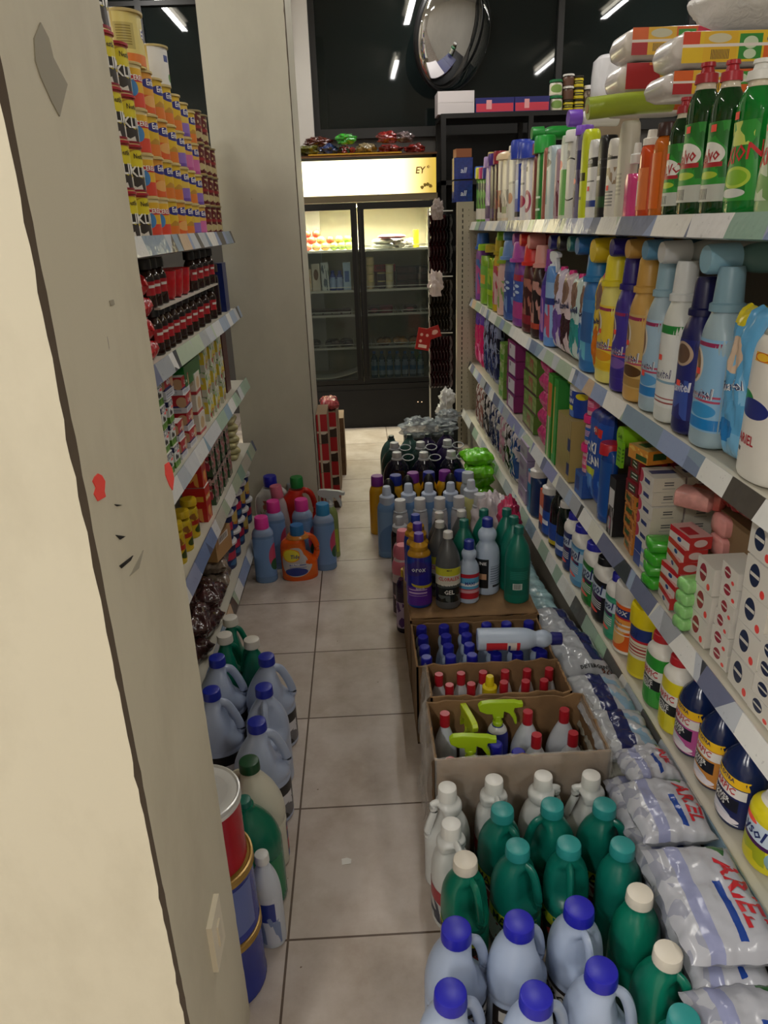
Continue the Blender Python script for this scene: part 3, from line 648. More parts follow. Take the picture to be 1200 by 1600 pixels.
on_right(0, 969, 990, 249, 'soap_dispenser', 'bright pink liquid soap bottle with clear pump '+T0, 'bottle', shape='fab', d=.045, col='ee4f98', rough=.12, trans=.25, ex=2.2, cap=('d9d9d4', 'measure', .34, .34, .93))
on_right(0, 989, 1009, 208, 'soap_bottle', 'clear bottle of orange red soap with pale label '+T0, 'bottle', shape='tall', d=.05, col='e0521c', rough=.12, trans=.2, cap=('e9e4da', 'measure', .5, .18, .86), labels=[(lab('e07a40', ('r', 0, .1, .4, .7, 'd9d4cc')), .1, .6, .6, -1)])
on_right(0, 1009, 1030, 193, 'soap_bottle', 'amber orange soap bottle with dark brown cap '+T0, 'bottle', shape='tall', d=.055, col='d9721e', rough=.12, trans=.2, cap=('3a1a12', 'plain', .55, .14, .87), labels=[(lab('de6a1c', ('r', 0, 0, .5, 1, 'd9581a')), .1, .7, .5, -1)])
salvo = lab('2c9a34', ('n', 0, .3, 1, 1, '1f7a2a', 5), ('o', .45, .6, .5, .16, 'f0f0ea'), ('r', .1, .44, .9, .5, 'b3202c'), ('r', 0, 0, 1, .22, 'c9cdc6'), ('b', .2, .03, .6, .17, '333333', 9), ('o', .5, .34, .3, .05, 'b5d23c'))
on_right(0, 1030, 1053, 152, 'dish_soap', 'small dark green dish soap bottle with red pull cap '+T0, 'bottle', shape='dish', d=.05, col='05380f', rough=.08, coat=0, ex=2.3, cap=('a8202a', 'pull', .42, .12, .88), neck=('d8c8b4', .84, .9, 0), labels=[(salvo, .14, .6, .8, -1, [('alvo', .36, 0, .42, 'b3202c', .1)])]) if False else None
def dish(x0, x1, top, label, txt, col, L, tcol, cap, sticker=None, w=.94):
    on_right(0, x0, x1, top, 'dish_soap', label, 'bottle', shape='dish', d=.06, col=col, rough=.07, ex=2.3, cap=(cap, 'pull', .42, .13, .87), neck=('d8cdb8', .83, .9, .0005), labels=[(L, .1, .62, .85, -1, [(txt, .34, 0, .4, tcol, .12, .12)])], sticker=sticker, wk=w)
dish(1030, 1054, 152, 'small dark green dish soap bottle with red pull cap '+T0, 'SALVO', '06330f', salvo, 'b3202c', 'a8202a', (-.006, .52))
dish(1051, 1086, 98, 'large dark green dish soap bottle with tall red pull cap '+T0, 'Salvo', '063c12', salvo, 'b3202c', 'a8202a', (.004, .58))
dish(1086, 1122, 94, 'large dark green dish soap bottle beside the white-capped one '+T0, 'Salvo', '063c12', salvo, 'b3202c', 'b02230', (.01, .58))
axion = lab('2f9c38', ('n', 0, .1, 1, 1, '1b7d2c', 4), ('o', .55, .3, .33, .14, 'b9d84a'), ('o', .55, .3, .26, .1, '86c02e'), ('o', .5, .1, .3, .06, 'd8dcd8'), ('n', .1, .7, .9, 1, 'cfe06a', 6))
dish(1122, 1170, 92, 'clear green dish soap bottle with lime label and white cap '+T0, 'AXION', '0a7a2a', axion, 'd42a34', 'e3e3de', (-.012, .66))
dish(1170, 1225, 96, 'pale green aloe dish soap bottle nearest the camera '+T0, 'AXION', '9fbf8c', lab('c9d8bc', ('n', 0, 0, 1, .6, '7aa860', 5), ('r', .1, .6, .9, .66, '9aa89a')), 'd42a34', 'd8d8d2', (-.01, .6))
# lying on top of the row
def lying(px, z, X, L, r, col, capcol, label, capl=.05, key='bottle_lying', y=None, shape='soft', group=None):
    yy = y if y else yat(px, X, z)
    h = L; w = 2*r
    r_ = bot(key, label, 'bottle', (X+.0, yy, z), tilt=(0, -PI/2, 0), group=group, shape='can' if shape is None else shape, h=h, w=w, d=w*.8, col=col, cap=(capcol, 'plain', r*.98, h*.26, .76), ex=2)
    r_.location = (X+h, yy, z); return r_
zt = lambda px, py, X: zat(py, X, yat(px, X, 1.75))
lying(832, zt(832, 208, .79), .79, .2, .028, '14832c', '15862e', 'glossy green bottle lying across bottle tops on the top right shelf')
lying(764, zt(764, 243, .79), .79, .2, .02, '2a2724', 'b39a3c', 'dark bottle with gold rounded cap lying across the far shampoo bottles')
lying(797, zt(797, 233, .79), .79, .16, .018, 'd9d5cc', 'dfdcd4', 'white bottle lying across the cream lotion bottles on the top right shelf')
lying(889, zt(889, 184, .79), .79, .18, .03, 'd9d7d0', '6d3fb0', 'white bottle with purple cap lying under the lime roll')
# lime green roll lying along the shelf above the bottles
q0, q1 = onY(918, 170, 2.335), onY(1050, 157, 2.325)
e = empty('plastic_roll'); b = MB().tube([(q0[0], 2.335, q0[1]), ((q0[0]+q1[0])/2, 2.33, (q0[1]+q1[1])/2+.003), (q1[0], 2.325, q1[1])], .029, 0, 20); b.obj('film', mat('93a52a', .35, var=.1, vs=12, bump=.4, bs=30), e); MB().tube([(q0[0]-.002, 2.335, q0[1]), (q0[0]+.01, 2.335, q0[1])], .012, 0, 12).obj('core', mat('b59a6a', .8), e); tag(e, 'lime green plastic roll lying across bottle tops on the top right shelf', 'roll')
# sheet of white cardboard behind the far bottles
e = carton('display_card', .17, .004, .2, 'd8d2dc', lab('d8d2dc', ('o', .6, .3, .5, .22, 'a98abf'), ('o', .8, .35, .3, .1, '7f6a9f'))); put(e, 'white and lilac card standing behind the far bottles on the top right shelf', 'card', (.9, yat(768, .9, 1.6), 1.62), FACE+.5)
def blue_pack():
    r = carton('wrapped_pack', .12, .1, .125, '1f3f9a', None, [('all', .045, 0, .4, 'dfe6f5', .2)]); o = KIDS[r.name][0]; o.data.materials[0] = mat('1b3a92', .25, var=.35, vs=60, coat=.5); bevel(o, .022, 4)
    for p in o.data.polygons: p.use_smooth = True
    return r
# two blue toilet-paper style packs past the end post
for i, py in enumerate((300, 268)):
    x_, z_ = onY(726, py, 5.2)
    e = dup('bluepack', blue_pack, 'shiny blue wrapped pack on top of the end post, %s of two' % ('lower', 'upper')[i], 'pack', (.71, 5.16, 1.62+i*.135), 0)
# wipes and nappies packs piled at the back of the top shelf
def wipes(label, px, py, X, z, main, second, L, name='wipes_pack', w=.24, d=.2, h=.085, rz_=0, seed=1):
    y = yat(px, X, z)
    e = empty(name); sd = seed
    b = MB(); n = 14; R = []
    def P(i, j, k): pass
    prof = [(-.5, .15), (-.47, .7), (-.4, .95), (-.25, 1), (.25, 1), (.4, .95), (.47, .7), (.5, .15)]
    for t, s_ in prof:
        ring = []
        for j in range(24):
            a = 2*PI*j/24; c, q = math.cos(a), math.sin(a)
            f = 1+.06*noise.noise(Vector((t*7+sd, c*2, q*2)))
            ring.append((t*w, d/2*math.copysign(abs(c)**.45, c)*(.75+.25*s_)*f, h/2+h/2*math.copysign(abs(q)**.45, q)*s_*f))
        R.append(ring)
    b.ring(R); b.obj('wrapper', mat(main, .25, coat=.5, bump=.3, bs=40), e, True, 60)
    def face(x0, x1, v0, v1, m, nm, eps=.0):
        b = MB(); b.grid(lambda u, v: (x0+(x1-x0)*u, -d/2*1.035-eps, h*(v0+(v1-v0)*v)), 4, 2); return b.obj(nm, m, e, False)
    f = face(-w*.44, w*.44, .1, .9, L, 'printed_side')
    put(e, label, 'pack', (X, y, z), rz_)
    return e
wl = lab('e0641c', ('r', 0, 0, .6, .45, 'b01f22'), ('r', .18, 0, .5, 1, 'e5b52a'), ('o', .33, .78, .12, .16, 'd0cdb0'), ('b', .24, .12, .44, .42, '2a2a2a', 12), ('r', .52, .35, .72, .9, '3f9a34'), ('o', .62, .62, .07, .2, 'cfe0c0'), ('r', .74, .35, 1, 1, 'cf2448'), ('o', .82, .7, .04, .12, '3a3a8a'), ('o', .92, .7, .04, .12, 'e0b0c0'), ('r', 0, .46, 1, .56, 'e8e0d8'))
wl2 = lab('e9c31c', ('r', 0, .5, .16, 1, 'd9421c'), ('r', .2, 0, .52, 1, 'e8b81e'), ('o', .35, .78, .11, .15, 'd6d0b0'), ('b', .27, .1, .45, .42, '2a2a2a', 12), ('r', .54, .08, .76, .9, '2f8f30'), ('o', .65, .62, .07, .2, 'cfe0c0'), ('o', .65, .25, .06, .16, 'cfe0c0'), ('r', .78, 0, 1, .5, 'e0621c'), ('o', .84, .72, .04, .12, '4a3a8a'), ('o', .94, .72, .04, .12, 'e06a8a'), ('r', 0, .5, 1, .6, 'eee4dc'))
def wpk(label, px, py, X, L, w, h, main='cf2a2a', seed=1):
    y = yat(px, X, 1.75); z = zat(py, X, y)
    e = wipes(label, px, py, X, z, main, None, L, w=w, h=h, seed=seed); e.location = (X+w*.0, y, z); return e
def wrow(label, x0, x1, ybot, ytop, yy, L, main='e6dfd8', seed=1):
    ax, az = onY(x0, ybot, yy); bx, bz = onY(x1, ybot, yy); _, tz = onY((x0+x1)/2, ytop, yy); _, bz2 = onY((x0+x1)/2, ybot, yy)
    w = bx-ax; h = tz-bz2
    e = wipes(label, 0, 0, 0, 0, main, None, L, w=w, h=h, d=.16, seed=seed); e.location = ((ax+bx)/2, yy+.08, bz2); return e
wrow('orange and red wipes pack, top of the farther pile on the top right shelf', 976, 1130, 90, 36, 2.35, wl, 'ded6cf', 1)
wrow('red wipes pack in the middle of the farther pile on the top right shelf', 968, 1100, 143, 92, 2.36, lab('b52226', ('r', .45, .3, .8, 1, 'e3b022'), ('b', .5, .4, .68, .75, '2a2a2a', 10), ('r', .3, .9, 1, 1, 'e08a30'), ('o', .45, .2, .06, .2, 'e8e0d8')), 'ddd5d0', 2)
wrow('orange wipes pack at the bottom of the farther pile above the lime roll', 966, 1090, 176, 143, 2.37, wl, 'ddd5d0', 3)
wrow('yellow and green wipes pack, top of the nearer pile on the top right shelf', 1052, 1235, 103, 42, 2.0, wl2, 'ddd8d4', 4)
wrow('orange and yellow wipes pack at the bottom of the nearer pile behind dish soap', 1038, 1225, 150, 104, 2.01, wl, 'ddd8d4', 5)
x_, z_ = onY(1185, 42, 2.05); e = empty('nappy_pack'); crumple('wrapper', film('e8e6e2', .75, .3), .16, .1, .05, 3, .12, 2, 20, parent=e); tag(e, 'crumpled white plastic pack on top of the wipes piles at upper right', 'pack'); e.location = (x_, 2.08, z_)
bevel(tag(MB().box(.95, 3.17, 1.495, 1.13, 3.33, onY(948, 160, 3.2)[1]-.002).obj('carton', mat('8a7a64', .8), None, False), 'plain carton under the white roll pack behind the lotion bottles', 'carton'), .003); x_, z_ = onY(948, 160, 3.2); e = empty('paper_roll_pack'); b = MB().lathe([(0, .07, .06), (.01, .078, .066), (.05, .08, .068), (.1, .08, .068), (.15, .076, .066), (.165, .06, .05), (.17, .01, .01)], 0, 3, 20); b.obj('wrapper', mat('dcdce0', .25, bump=.8, bs=30), e); tag(e, 'white plastic-wrapped roll pack behind the lime roll on the top right shelf', 'pack'); e.location = (1.04, 3.25, z_)

# -- level 1: fabric softener
T1 = 'on the second right shelf'
def softlab(bg, accent, foot, pic='8a6a48'):
    return lab(bg, ('r', 0, .92, 1, .965, 'a02a5c'), ('o', .3, .7, .24, .2, 'e6ddd0'), ('o', .3, .7, .17, .17, pic), ('o', .28, .66, .1, .1, 'd8b48c'), ('r', 0, .02, 1, .14, accent), ('t', .3, .3, .95, .4, 'c04a6a', 2), ('o', .6, .23, .3, .08, foot))
def soft(x0, x1, top, col, capcol, L, dsc, tcol='1c2460', txt='Suavitel', stick=None, cap=None, shape='soft', **kw):
    on_right(1, x0, x1, top, 'fabric_softener', dsc+' '+T1, 'bottle', shape=shape, d=.085, ex=2.5, col=col, cap=cap or (capcol, 'soft', .64, .24, .78), labels=[(L, .1, .63, .93, -1, [(txt, .3, 0, .31, 'eef0f4', .2, .1, .85), (txt, .285, 0.004, .31, tcol, .2, .1, .85)])], sticker=stick, wk=.96, **kw)
soft(743, 749, 366, '7f3f9a', '3a6cc0', lab('b0488c', ('n', 0, 0, 1, 1, '3f6ab0', 5)), 'purple pink bottle with blue cap at the far end', txt='')
on_right(1, 749, 760, 375, 'cleaner_bottle', 'clear and lime green bottle with lime cap, farther of two, '+T1, 'bottle', shape='fab', d=.06, col='8fc43a', rough=.15, trans=.2, cap=('9ccc24', 'plain', .42, .1, .84), labels=[(lab('6fae3a', ('r', .2, .2, .8, .6, 'd8a02a')), .25, .6, .8, -1)])
on_right(1, 760, 771, 377, 'cleaner_bottle', 'lime green bottle with gold cap, nearer of two, '+T1, 'bottle', shape='fab', d=.06, col='94c822', rough=.15, trans=.2, cap=('b3a01e', 'plain', .46, .12, .84), labels=[(lab('a6c81e', ('n', 0, .2, 1, 1, '5a9a2a', 4)), .2, .6, .8, -1)])
soft(771, 778, 372, 'c8a816', 'b8a41c', lab('d8b8b8', ('n', 0, 0, 1, 1, 'c04a5a', 5)), 'slim yellow bottle with pink flowery label', txt='')
soft(778, 787, 388, 'e0b8b4', '98b82a', lab('e0b8b4', ('n', 0, 0, 1, .8, '8fb060', 5)), 'slim pale pink bottle with green cap', txt='')
bub = ('o', .3, .8, .14, .04, 'dce8f6'), ('o', .6, .74, .12, .035, 'c0d4ee'), ('o', .35, .66, .14, .04, 'dce8f6'), ('o', .62, .6, .12, .035, 'c0d4ee'), ('o', .4, .52, .13, .04, 'dce8f6')
soft(787, 801, 378, '3f5ea8', '6a90cc', lab('2e4a9c', *bub, ('n', 0, 0, 1, .4, '7a9ad0', 5)), 'blue bottle with white bubbles on its label', txt='')
soft(801, 816, 380, '7a3a94', 'b04aa8', lab('3a5ab0', *bub, ('r', 0, 0, 1, .38, 'b43c88'), ('r', 0, .86, 1, 1, 'b01c3c')), 'purple bottle with red collar and bubbly blue label', txt='')
soft(816, 830, 384, '4a1216', 'd82a22', lab('3c0e14', ('n', 0, .2, 1, 1, 'a8685a', 5), ('r', 0, 0, 1, .2, '8a1a2a')), 'dark red bottle with bright red cap', txt='')
soft(830, 842, 386, '2e1216', 'dc9a90', lab('1e0f12', ('n', 0, .1, 1, 1, 'c08a80', 5), ('r', 0, 0, 1, .12, 'b0402c')), 'black floral bottle with salmon cap', txt='')
soft(842, 848, 392, '3c2a8a', '8a3a9a', lab('5a3a9a', ('n', 0, 0, 1, 1, 'b07ab0', 4)), 'slim violet bottle', txt='')
on_right(1, 848, 860, 396, 'spray_bottle', 'light blue spray bottle with white trigger '+T1, 'bottle', shape='tall', d=.06, col='5f8fce', cap=('dfe4ea', 'trigger', .45, .24, .78), labels=[(lab('8fb2dc', ('n', 0, 0, 1, .6, 'c0486a', 4), ('r', 0, .6, 1, .72, '24347c')), .1, .7, .85, -1)])
def pouch(l, x0, x1, top, dsc, cat, m, seed, capcol=None, txts=(), key='refill_pouch', place=T1, d=.06, group=None):
    y, z, h, w = slot(l, x0, x1, top)
    e = bag(key, w*1.02, h, d, m, seed, texts=[(t, s_*w, x*w, (v-.5)*h, c, r) for t, s_, x, v, c, r in txts])
    if capcol:
        b = MB().lathe([(0, .014, .014), (.01, .015, .015), (.02, .013, .013)]); b2 = b.obj('spout_cap', mat(capcol, .3), e); b2.location = (0, h*.5-.012, d/2); b2.rotation_euler = (-PI/2, 0, 0)
    e.rotation_mode = 'XYZ'
    # stand the pouch up, its printed face to the aisle
    e.matrix_world = Matrix.Translation((FXS[l]+d+.006, y, z+h/2+.01)) @ Matrix(((0, 0, -1, 0), (-1, 0, 0, 0), (0, 1, 0, 0), (0, 0, 0, 1)))
    return tag(e, dsc+' '+place, cat, group)
def pmat(*a):
    return [lab(*a, rough=.2), lab(*a, rough=.2)]
for i, (a, b_, t, c, c2, nm) in enumerate([(860, 871, 424, '6a4a9c', 'd0c8dc', 'purple'), (871, 885, 430, '3a1a24', 'd8c4c8', 'black and pink'), (885, 899, 436, '2f9a98', 'c8dcd8', 'teal'), (899, 908, 442, '3f7ab8', 'c8d4e4', 'blue')]):
    pouch(1, a, b_, t, nm+' softener refill pouch with pink spout cap', 'pouch', pmat(c2, ('o', .45, .78, .3, .16, '8a6a5a'), ('n', 0, 0, 1, .45, c, 5), ('o', .5, .35, .35, .16, c)), 10+i, 'e03a86', [('Suavitel', .24, 0, .6, '28305c', .1)])
soft(904, 926, 398, '2f74b8', '2a7cb8', lab('3f86c4', ('n', 0, 0, 1, .5, '6ac0d8', 5), ('r', .3, .3, .8, .8, '2a64a8')), 'plain bright blue bottle beside the teal pouch', txt='')
pouch(1, 920, 934, 436, 'yellow softener refill pouch with pink cap behind yellow bottle', 'pouch', pmat('e8c848', ('o', .5, .3, .35, .2, 'e07a1c'), ('o', .5, .8, .3, .14, '8a6a5a')), 17, 'e03a86', [('Suavitel', .24, 0, .55, '28305c', .1)])
soft(929, 952, 402, 'e9e07a', 'e6d62a', softlab('f0d23c', 'e8c020', 'e8a020'), 'yellow fabric softener with yellow cap', stick=(0, .42))
soft(952, 972, 405, '3a2a8c', '2c2078', softlab('43359c', '3a2a8c', '7a5ab0'), 'violet fabric softener with indigo cap', stick=(0, .46), tcol='2a1a6a')
soft(972, 997, 406, 'd0a458', 'c79a4a', softlab('d0b070', 'b08a48', '5a3a1a'), 'tan gold fabric softener with gold cap', stick=(-.01, .42))
soft(997, 1020, 409, 'a9bfcc', '8fb0c0', softlab('a8c8e0', '2a80c8', '5aa0d8'), 'pale blue fabric softener with grey blue cap', stick=(0, .26))
soft(1020, 1047, 413, 'dfe3de', 'd8dcdc', lab('e8ecea', ('r', 0, .9, 1, 1, '1f8a3a'), ('o', .15, .62, .2, .24, 'c98a68'), ('r', .1, .3, .9, .33, '8ab0c8'), ('t', .2, .05, .9, .12, 'a04a4a', 1)), 'white fabric softener with green neck band', stick=(-.008, .42))
soft(1047, 1076, 437, '1c1f5e', '14164a', lab('232a78', ('o', .5, .82, .3, .15, 'c0a890'), ('o', .5, .82, .22, .12, '6a5040'), ('n', 0, 0, 1, .5, '3f5ab0', 4)), 'navy fabric softener with dark navy cap', stick=(0, .34), tcol='c8d0f0')
soft(1074, 1110, 422, 'a3bcc8', '7fa3b4', softlab('8fc0e4', '1f86d0', '3a9ad8'), 'large pale blue fabric softener with milky top', stick=(-.012, .44))
pouch(1, 1112, 1150, 486, 'light blue softener refill pouch beside the white jug', 'pouch', pmat('5fa8d8', ('r', 0, 0, 1, .2, '7ab8e0'), ('o', .4, .7, .25, .12, 'd8c0a8'), ('o', .35, .2, .3, .08, '2a80c8'), ('n', .3, .4, 1, .7, '86c0e6', 5), ('r', 0, .88, .5, 1, 'd8c820')), 19, None, [('Suavitel', .24, -.05, .5, 'e8eef4', .2), ('Suavitel', .225, -.045, .5, '28305c', .2)], d=.07)
on_right(1, 1146, 1215, 462, 'detergent_jug', 'white liquid detergent jug with navy ball cap '+T1, 'jug', shape='toilet', d=.11, ex=2.4, col='e2dfd6', cap=('1a2250', 'dome', .42, .24, .84), neck=('7a7a74', .8, .86, .001), handle=('loop', 'dedbd2'), labels=[(lab('e2dfd6', ('o', .25, .86, .2, .12, '1f8a3a'), ('o', .45, .75, .3, .14, '23307c'), ('r', .2, .1, .3, .16, '333333')), .1, .5, .7, -1, [('ARIEL', .17, -.1, .22, 'b3202c', 0, 0)]), (lab('e7b92a', ('o', .5, .5, .5, .5, 'c83a1c'), ('o', .5, .5, .42, .42, 'f0c030')), .66, .71, .22, -1)])
# bottles lying across the softeners, caps to the aisle
for i, (px, py, r, cc, bc, nm) in enumerate([(779, 367, .03, '8cc42a', '6f9a3a', 'lime green'), (789, 367, .028, '6a94c8', '3a5a8a', 'sky blue'), (804, 372, .04, '9a4a9c', '5a2a6a', 'purple'), (815, 373, .038, 'd0302a', '7a2a24', 'red'), (828, 374, .042, 'd88c84', 'a83a3a', 'salmon'), (861, 374, .036, '1c1c6a', '14143c', 'navy'), (875, 373, .036, '14141a', '101014', 'black'), (891, 373, .036, '1a6a72', '0f3a40', 'dark teal'), (904, 376, .04, '2a6aa8', '1d4a78', 'blue'), (929, 381, .05, 'dcc01e', 'c8ac1a', 'yellow'), (959, 386, .035, '2a2078', '1e1860', 'indigo'), (984, 387, .035, 'b99048', '8a6a38', 'gold'), (1011, 389, .034, '5f92b4', '4a7890', 'slate blue'), (1037, 388, .036, 'c9cccc', 'b8bcb8', 'white'), (1106, 399, .042, '88b4c8', '5a807c', 'pale turquoise')]):
    X = .785; z = zat(py, X, yat(px, X, 1.38)); z = min(z, 1.452-r)
    lying(px, z, X, .27, r*.82, bc, cc, 'bottle lying above the softeners with its round %s cap to the aisle' % nm, group='bottles lying above the softeners')
# -- level 2: soaps and powders
T2 = 'on the soap shelf at right'
def butter(i): return pmat('151a38', ('n', 0, 0, 1, 1, '8a93b8', 9), ('n', 0, .1, 1, .5, '2a3468', 6))
pouch(2, 741, 747, 488, 'deep pink slim refill pack at the far end', 'pack', pmat('b01c5c', ('r', 0, .75, 1, 1, '4a2a8a'), ('n', 0, 0, 1, .4, 'd86aa0', 5)), 31, place=T2, key='refill_pack')
pouch(2, 747, 754, 492, 'magenta slim refill pack beside the farthest one', 'pack', pmat('b8185e', ('r', 0, .8, 1, 1, '5a3a9a'), ('n', 0, 0, 1, .3, 'e07ab0', 5)), 32, place=T2, key='refill_pack')
for i, (a, b_) in enumerate([(754, 761), (761, 768), (768, 774)]):
    pouch(2, a, b_, 490+i*5, 'navy butterfly refill pack, %s from the far end,' % ORD[i], 'pack', butter(i), 33+i, place=T2, key='refill_pack')
def pile(l, px, X, wX, lY, hh, n, key, desc, cat, mats, place, group=None, z0=None, jit=.006, y=None, txts=(), sd=0, name='soap_box', ang=.03, names=None):
    """boxes stacked on shelf l; px is the photo column of the near aisle corner. mats: (plain colour, aisle print, near-end print, top print)"""
    rd = random.Random(sd+int(px)); yn = y if y is not None else RY(px, l); z = z0 if z0 is not None else rz(l, yn)
    out = []
    for k in range(n):
        M_ = mats[k % len(mats)] if isinstance(mats, list) else mats
        def mk():
            return carton(name, lY, wX, hh*.97, M_[0], M_[1], txts[0] if txts else (), M_[2] if len(M_) > 2 else None, top=M_[3] if len(M_) > 3 else None)
        lev = ('bottom', 'second', 'third', 'fourth', 'fifth', 'sixth', 'seventh', 'eighth', 'ninth')[k] if k < n-1 or n == 1 else 'top'
        lb = (names[k] if names else desc+', %s of its pile' % lev)+' '+place
        e = dup(key+str(k % len(mats) if isinstance(mats, list) else 0), mk, lb, cat, (X+wX/2+rd.uniform(0, jit), yn+lY/2+rd.uniform(-jit, jit), z+k*hh), FACE+rd.uniform(-ang, ang), group)
        out.append(e)
    return out
pile(2, 785, .778, .12, .13, .1, 3, 'greenpk', 'light green paper pack', 'pack', ('7ea84a', lab('86b04e', ('n', 0, 0, 1, 1, 'd8d8c8', 4), ('r', .2, .1, .8, .4, '4a9a2a'))), T2, 'green paper packs', name='paper_pack')
pile(2, 802, .778, .12, .2, .088, 4, 'purpw', 'white and purple paper pack', 'pack', ('8a2a6a', lab('8a2a72', ('r', .2, .12, .9, .88, 'd8d4dc'), ('r', 0, 0, 1, .1, '5a1a6a'), ('r', .3, .55, .4, .8, '6a5a7a'))), T2, 'white and purple paper packs', name='paper_pack')
pile(2, 829, .79, .12, .25, .088, 4, 'grred', 'green and red fruit printed pack', 'pack', ('5a7a2e', lab('6a8a3a', ('r', .4, 0, .7, 1, 'a05a4a'), ('n', 0, 0, 1, 1, '8aa05a', 5), ('r', 0, 0, 1, .12, '4a2030'))), T2, 'green and red packs', name='fruit_pack')
for k in range(5):
    y = RY(841, 2); e = dup('pinkbag', lambda: bag('sponge_pack', .17, .1, .085, mat('c83a78', .25, var=.35, vs=60, bump=.4, bs=70), 41, wr=.008), 'pink mesh sponge pack, %s from the bottom of its pile on the soap shelf' % ORD[k], 'pack', (.84, y, rz(2, y)+k*.078), PI/2+.05*(k % 2), 'pink mesh sponge packs')
pile(2, 858, .778, .1, .075, .36, 1, 'tallbox', 'tall green box with orange lettering', 'box', ('3a8a2c', lab('4a9a34', ('r', .1, .5, .9, .9, 'd8742c'), ('r', .3, 0, .6, .5, 'c8c49a'))), T2, names=['tall green box with orange upright panel'], name='box', jit=0)
pile(2, 866, .778, .1, .06, .36, 1, 'tallbox2', 'x', 'box', ('2f8a34', lab('2f9a3a', ('r', 0, .1, .3, .9, 'c8b04a'))), T2, names=['tall plain green box beside the tub pile'], name='box', jit=0)
yy = RY(888, 2)
e = carton('display_box', .19, .17, .24, 'b59f62', lab('b8a468', ('b', 0, 0, 1, 1, '8a7440', 9), ('r', .8, .1, 1, .3, '1f2a6a'), ('r', .8, .5, 1, .7, '1f2a6a'))); put(e, 'striped yellow wooden-look box under the blue stain remover tub '+T2, 'box', (.778+.085, yy+.1, rz(2, yy)), FACE)
OX = lab('1d3f9c', ('r', 0, .8, 1, 1, 'e6e6e2'), ('r', .05, .2, .6, .34, 'd8d83a'), ('o', .8, .66, .13, .1, 'e0d020'), ('n', 0, 0, 1, .2, '5a80d0', 5))
zt2 = rz(2, yy)+.2415
bot('powder_tub', 'blue stain remover tub with lime lid and white rim '+T2, 'tub', (.778+.08, yy+.085, zt2), FACE, shape='tub', h=.135, w=.155, d=.155, col='1d3f9c', cap=('b6c828', 'flat', .079, .02, .95), labels=[(OX, .02, .94, .95, -1, [('OXI', .03, -.01, .66, 'f0f0ee', .1), ('CLEAN', .026, -.01, .46, 'f0f0ee', .1)])])
for k in range(3):
    y = RY(905, 2)
    bot('jar', 'pink-lidded jar with pink label, %s of the jar pile on the soap shelf' % ('bottom', 'middle', 'top')[k], 'jar', (.778+.042, y+.02-.008*k, rz(2, y)+.09+k*.108), FACE, group='pink-lidded jars', shape='jar', h=.09, w=.072, d=.072, col='d8a8b4', cap=('e0307c', 'flat', .04, .026, .88), labels=[(lab('d8487c' if k != 1 else '2a62b4', ('t', .2, .25, .8, .75, 'e8b0c4', 4)), .18, .68, .95, -1, [('Acce', .022, 0, .42, 'f0d0dc')] if k == 0 else ())])
y = RY(905, 2); e = carton('box', .09, .09, .088, '2a52a0', lab('2a62b4', ('r', .1, .2, .6, .8, '1a3a8a'))); put(e, 'small blue box under the pink-lidded jar pile '+T2, 'box', (.778+.045, y+.02, rz(2, y)), FACE)
on_right(2, 907, 926, 628, 'spray_bottle', 'yellow trigger spray behind the pink jars '+T2, 'bottle', shape='tall', d=.06, col='e8e4da', hmax=.35, cap=('dcca1a', 'trigger', .4, .24, .8)) if False else None
oy, oz, oh, ow = slot(2, 908, 930, 645)
e = bag('powder_pouch', ow*1.15, min(oh, .34), .07, [lab('1f52b0', ('n', 0, 0, 1, .3, '5a90dc', 5), ('r', .1, .3, .7, .38, 'd0d83a'), ('r', .55, .75, .85, .84, 'd8322c'), ('r', 0, .9, 1, 1, '1a3a90')), mat('1f52b0')], 44, texts=[('OXI', .05, 0, .035, 'f2f2f0', .1), ('CLEAN', .045, 0, -.01, 'f2f2f0', .1), ('50', .02, .02, .1, 'f6e6d0', 0)])
e.matrix_world = Matrix.Translation((FX+.08, oy, oz+.01+min(oh, .34)/2)) @ Matrix(((0, 0, -1, 0), (-1, 0, 0, 0), (0, 1, 0, 0), (0, 0, 0, 1))); tag(e, 'big blue stain remover pouch standing beside the jar pile '+T2, 'pouch')
on_right(2, 930, 946, 694, 'spray_bottle', 'blue bottle with bright red cap beside the soap piles '+T2, 'bottle', shape='slab', d=.05, col='1c4a98', rough=.15, cap=('c02430', 'plain', .7, .14, .88), labels=[(lab('1f55a4', ('r', .2, .1, .5, .5, '3a72c0')), .08, .8, .8, -1)])
pile(2, 955, .778, .1, .055, .2, 1, 'blackbox', 'x', 'box', ('1a1a1e', lab('1c1c20', ('r', .1, .5, .9, .8, 'd8d8d8'), ('r', .2, .1, .6, .3, 'c0305a'), ('n', 0, 0, 1, .5, 'a8a8a8', 6))), T2, names=['black and white box beside the blue bottle'], name='box', jit=0)
# lime toilet freshener hanging from the rail
yv = yat(952, .75, .88); e = empty('air_freshener'); MB().tube([(.735, yv, .875), (.835, yv+.0, .875)], .034, 0, 24).obj('canister', mat('8ccb24', .35), e); bevel(MB().box(.726, yv-.045, .79, .736, yv-.005, .87).obj('hang_tag', lab('7cbf22', ('t', .2, .2, .8, .8, '3a7a1a', 4)), e, False), .002)
lettering('Soft', .022, lambda x, y: (.7342-.0, yv-x, .878+y), '2c6a14', e); tag(e, 'lime green air freshener canister with hanging tag under the second rail', 'air freshener'); e.location = (.05, 0, 0)
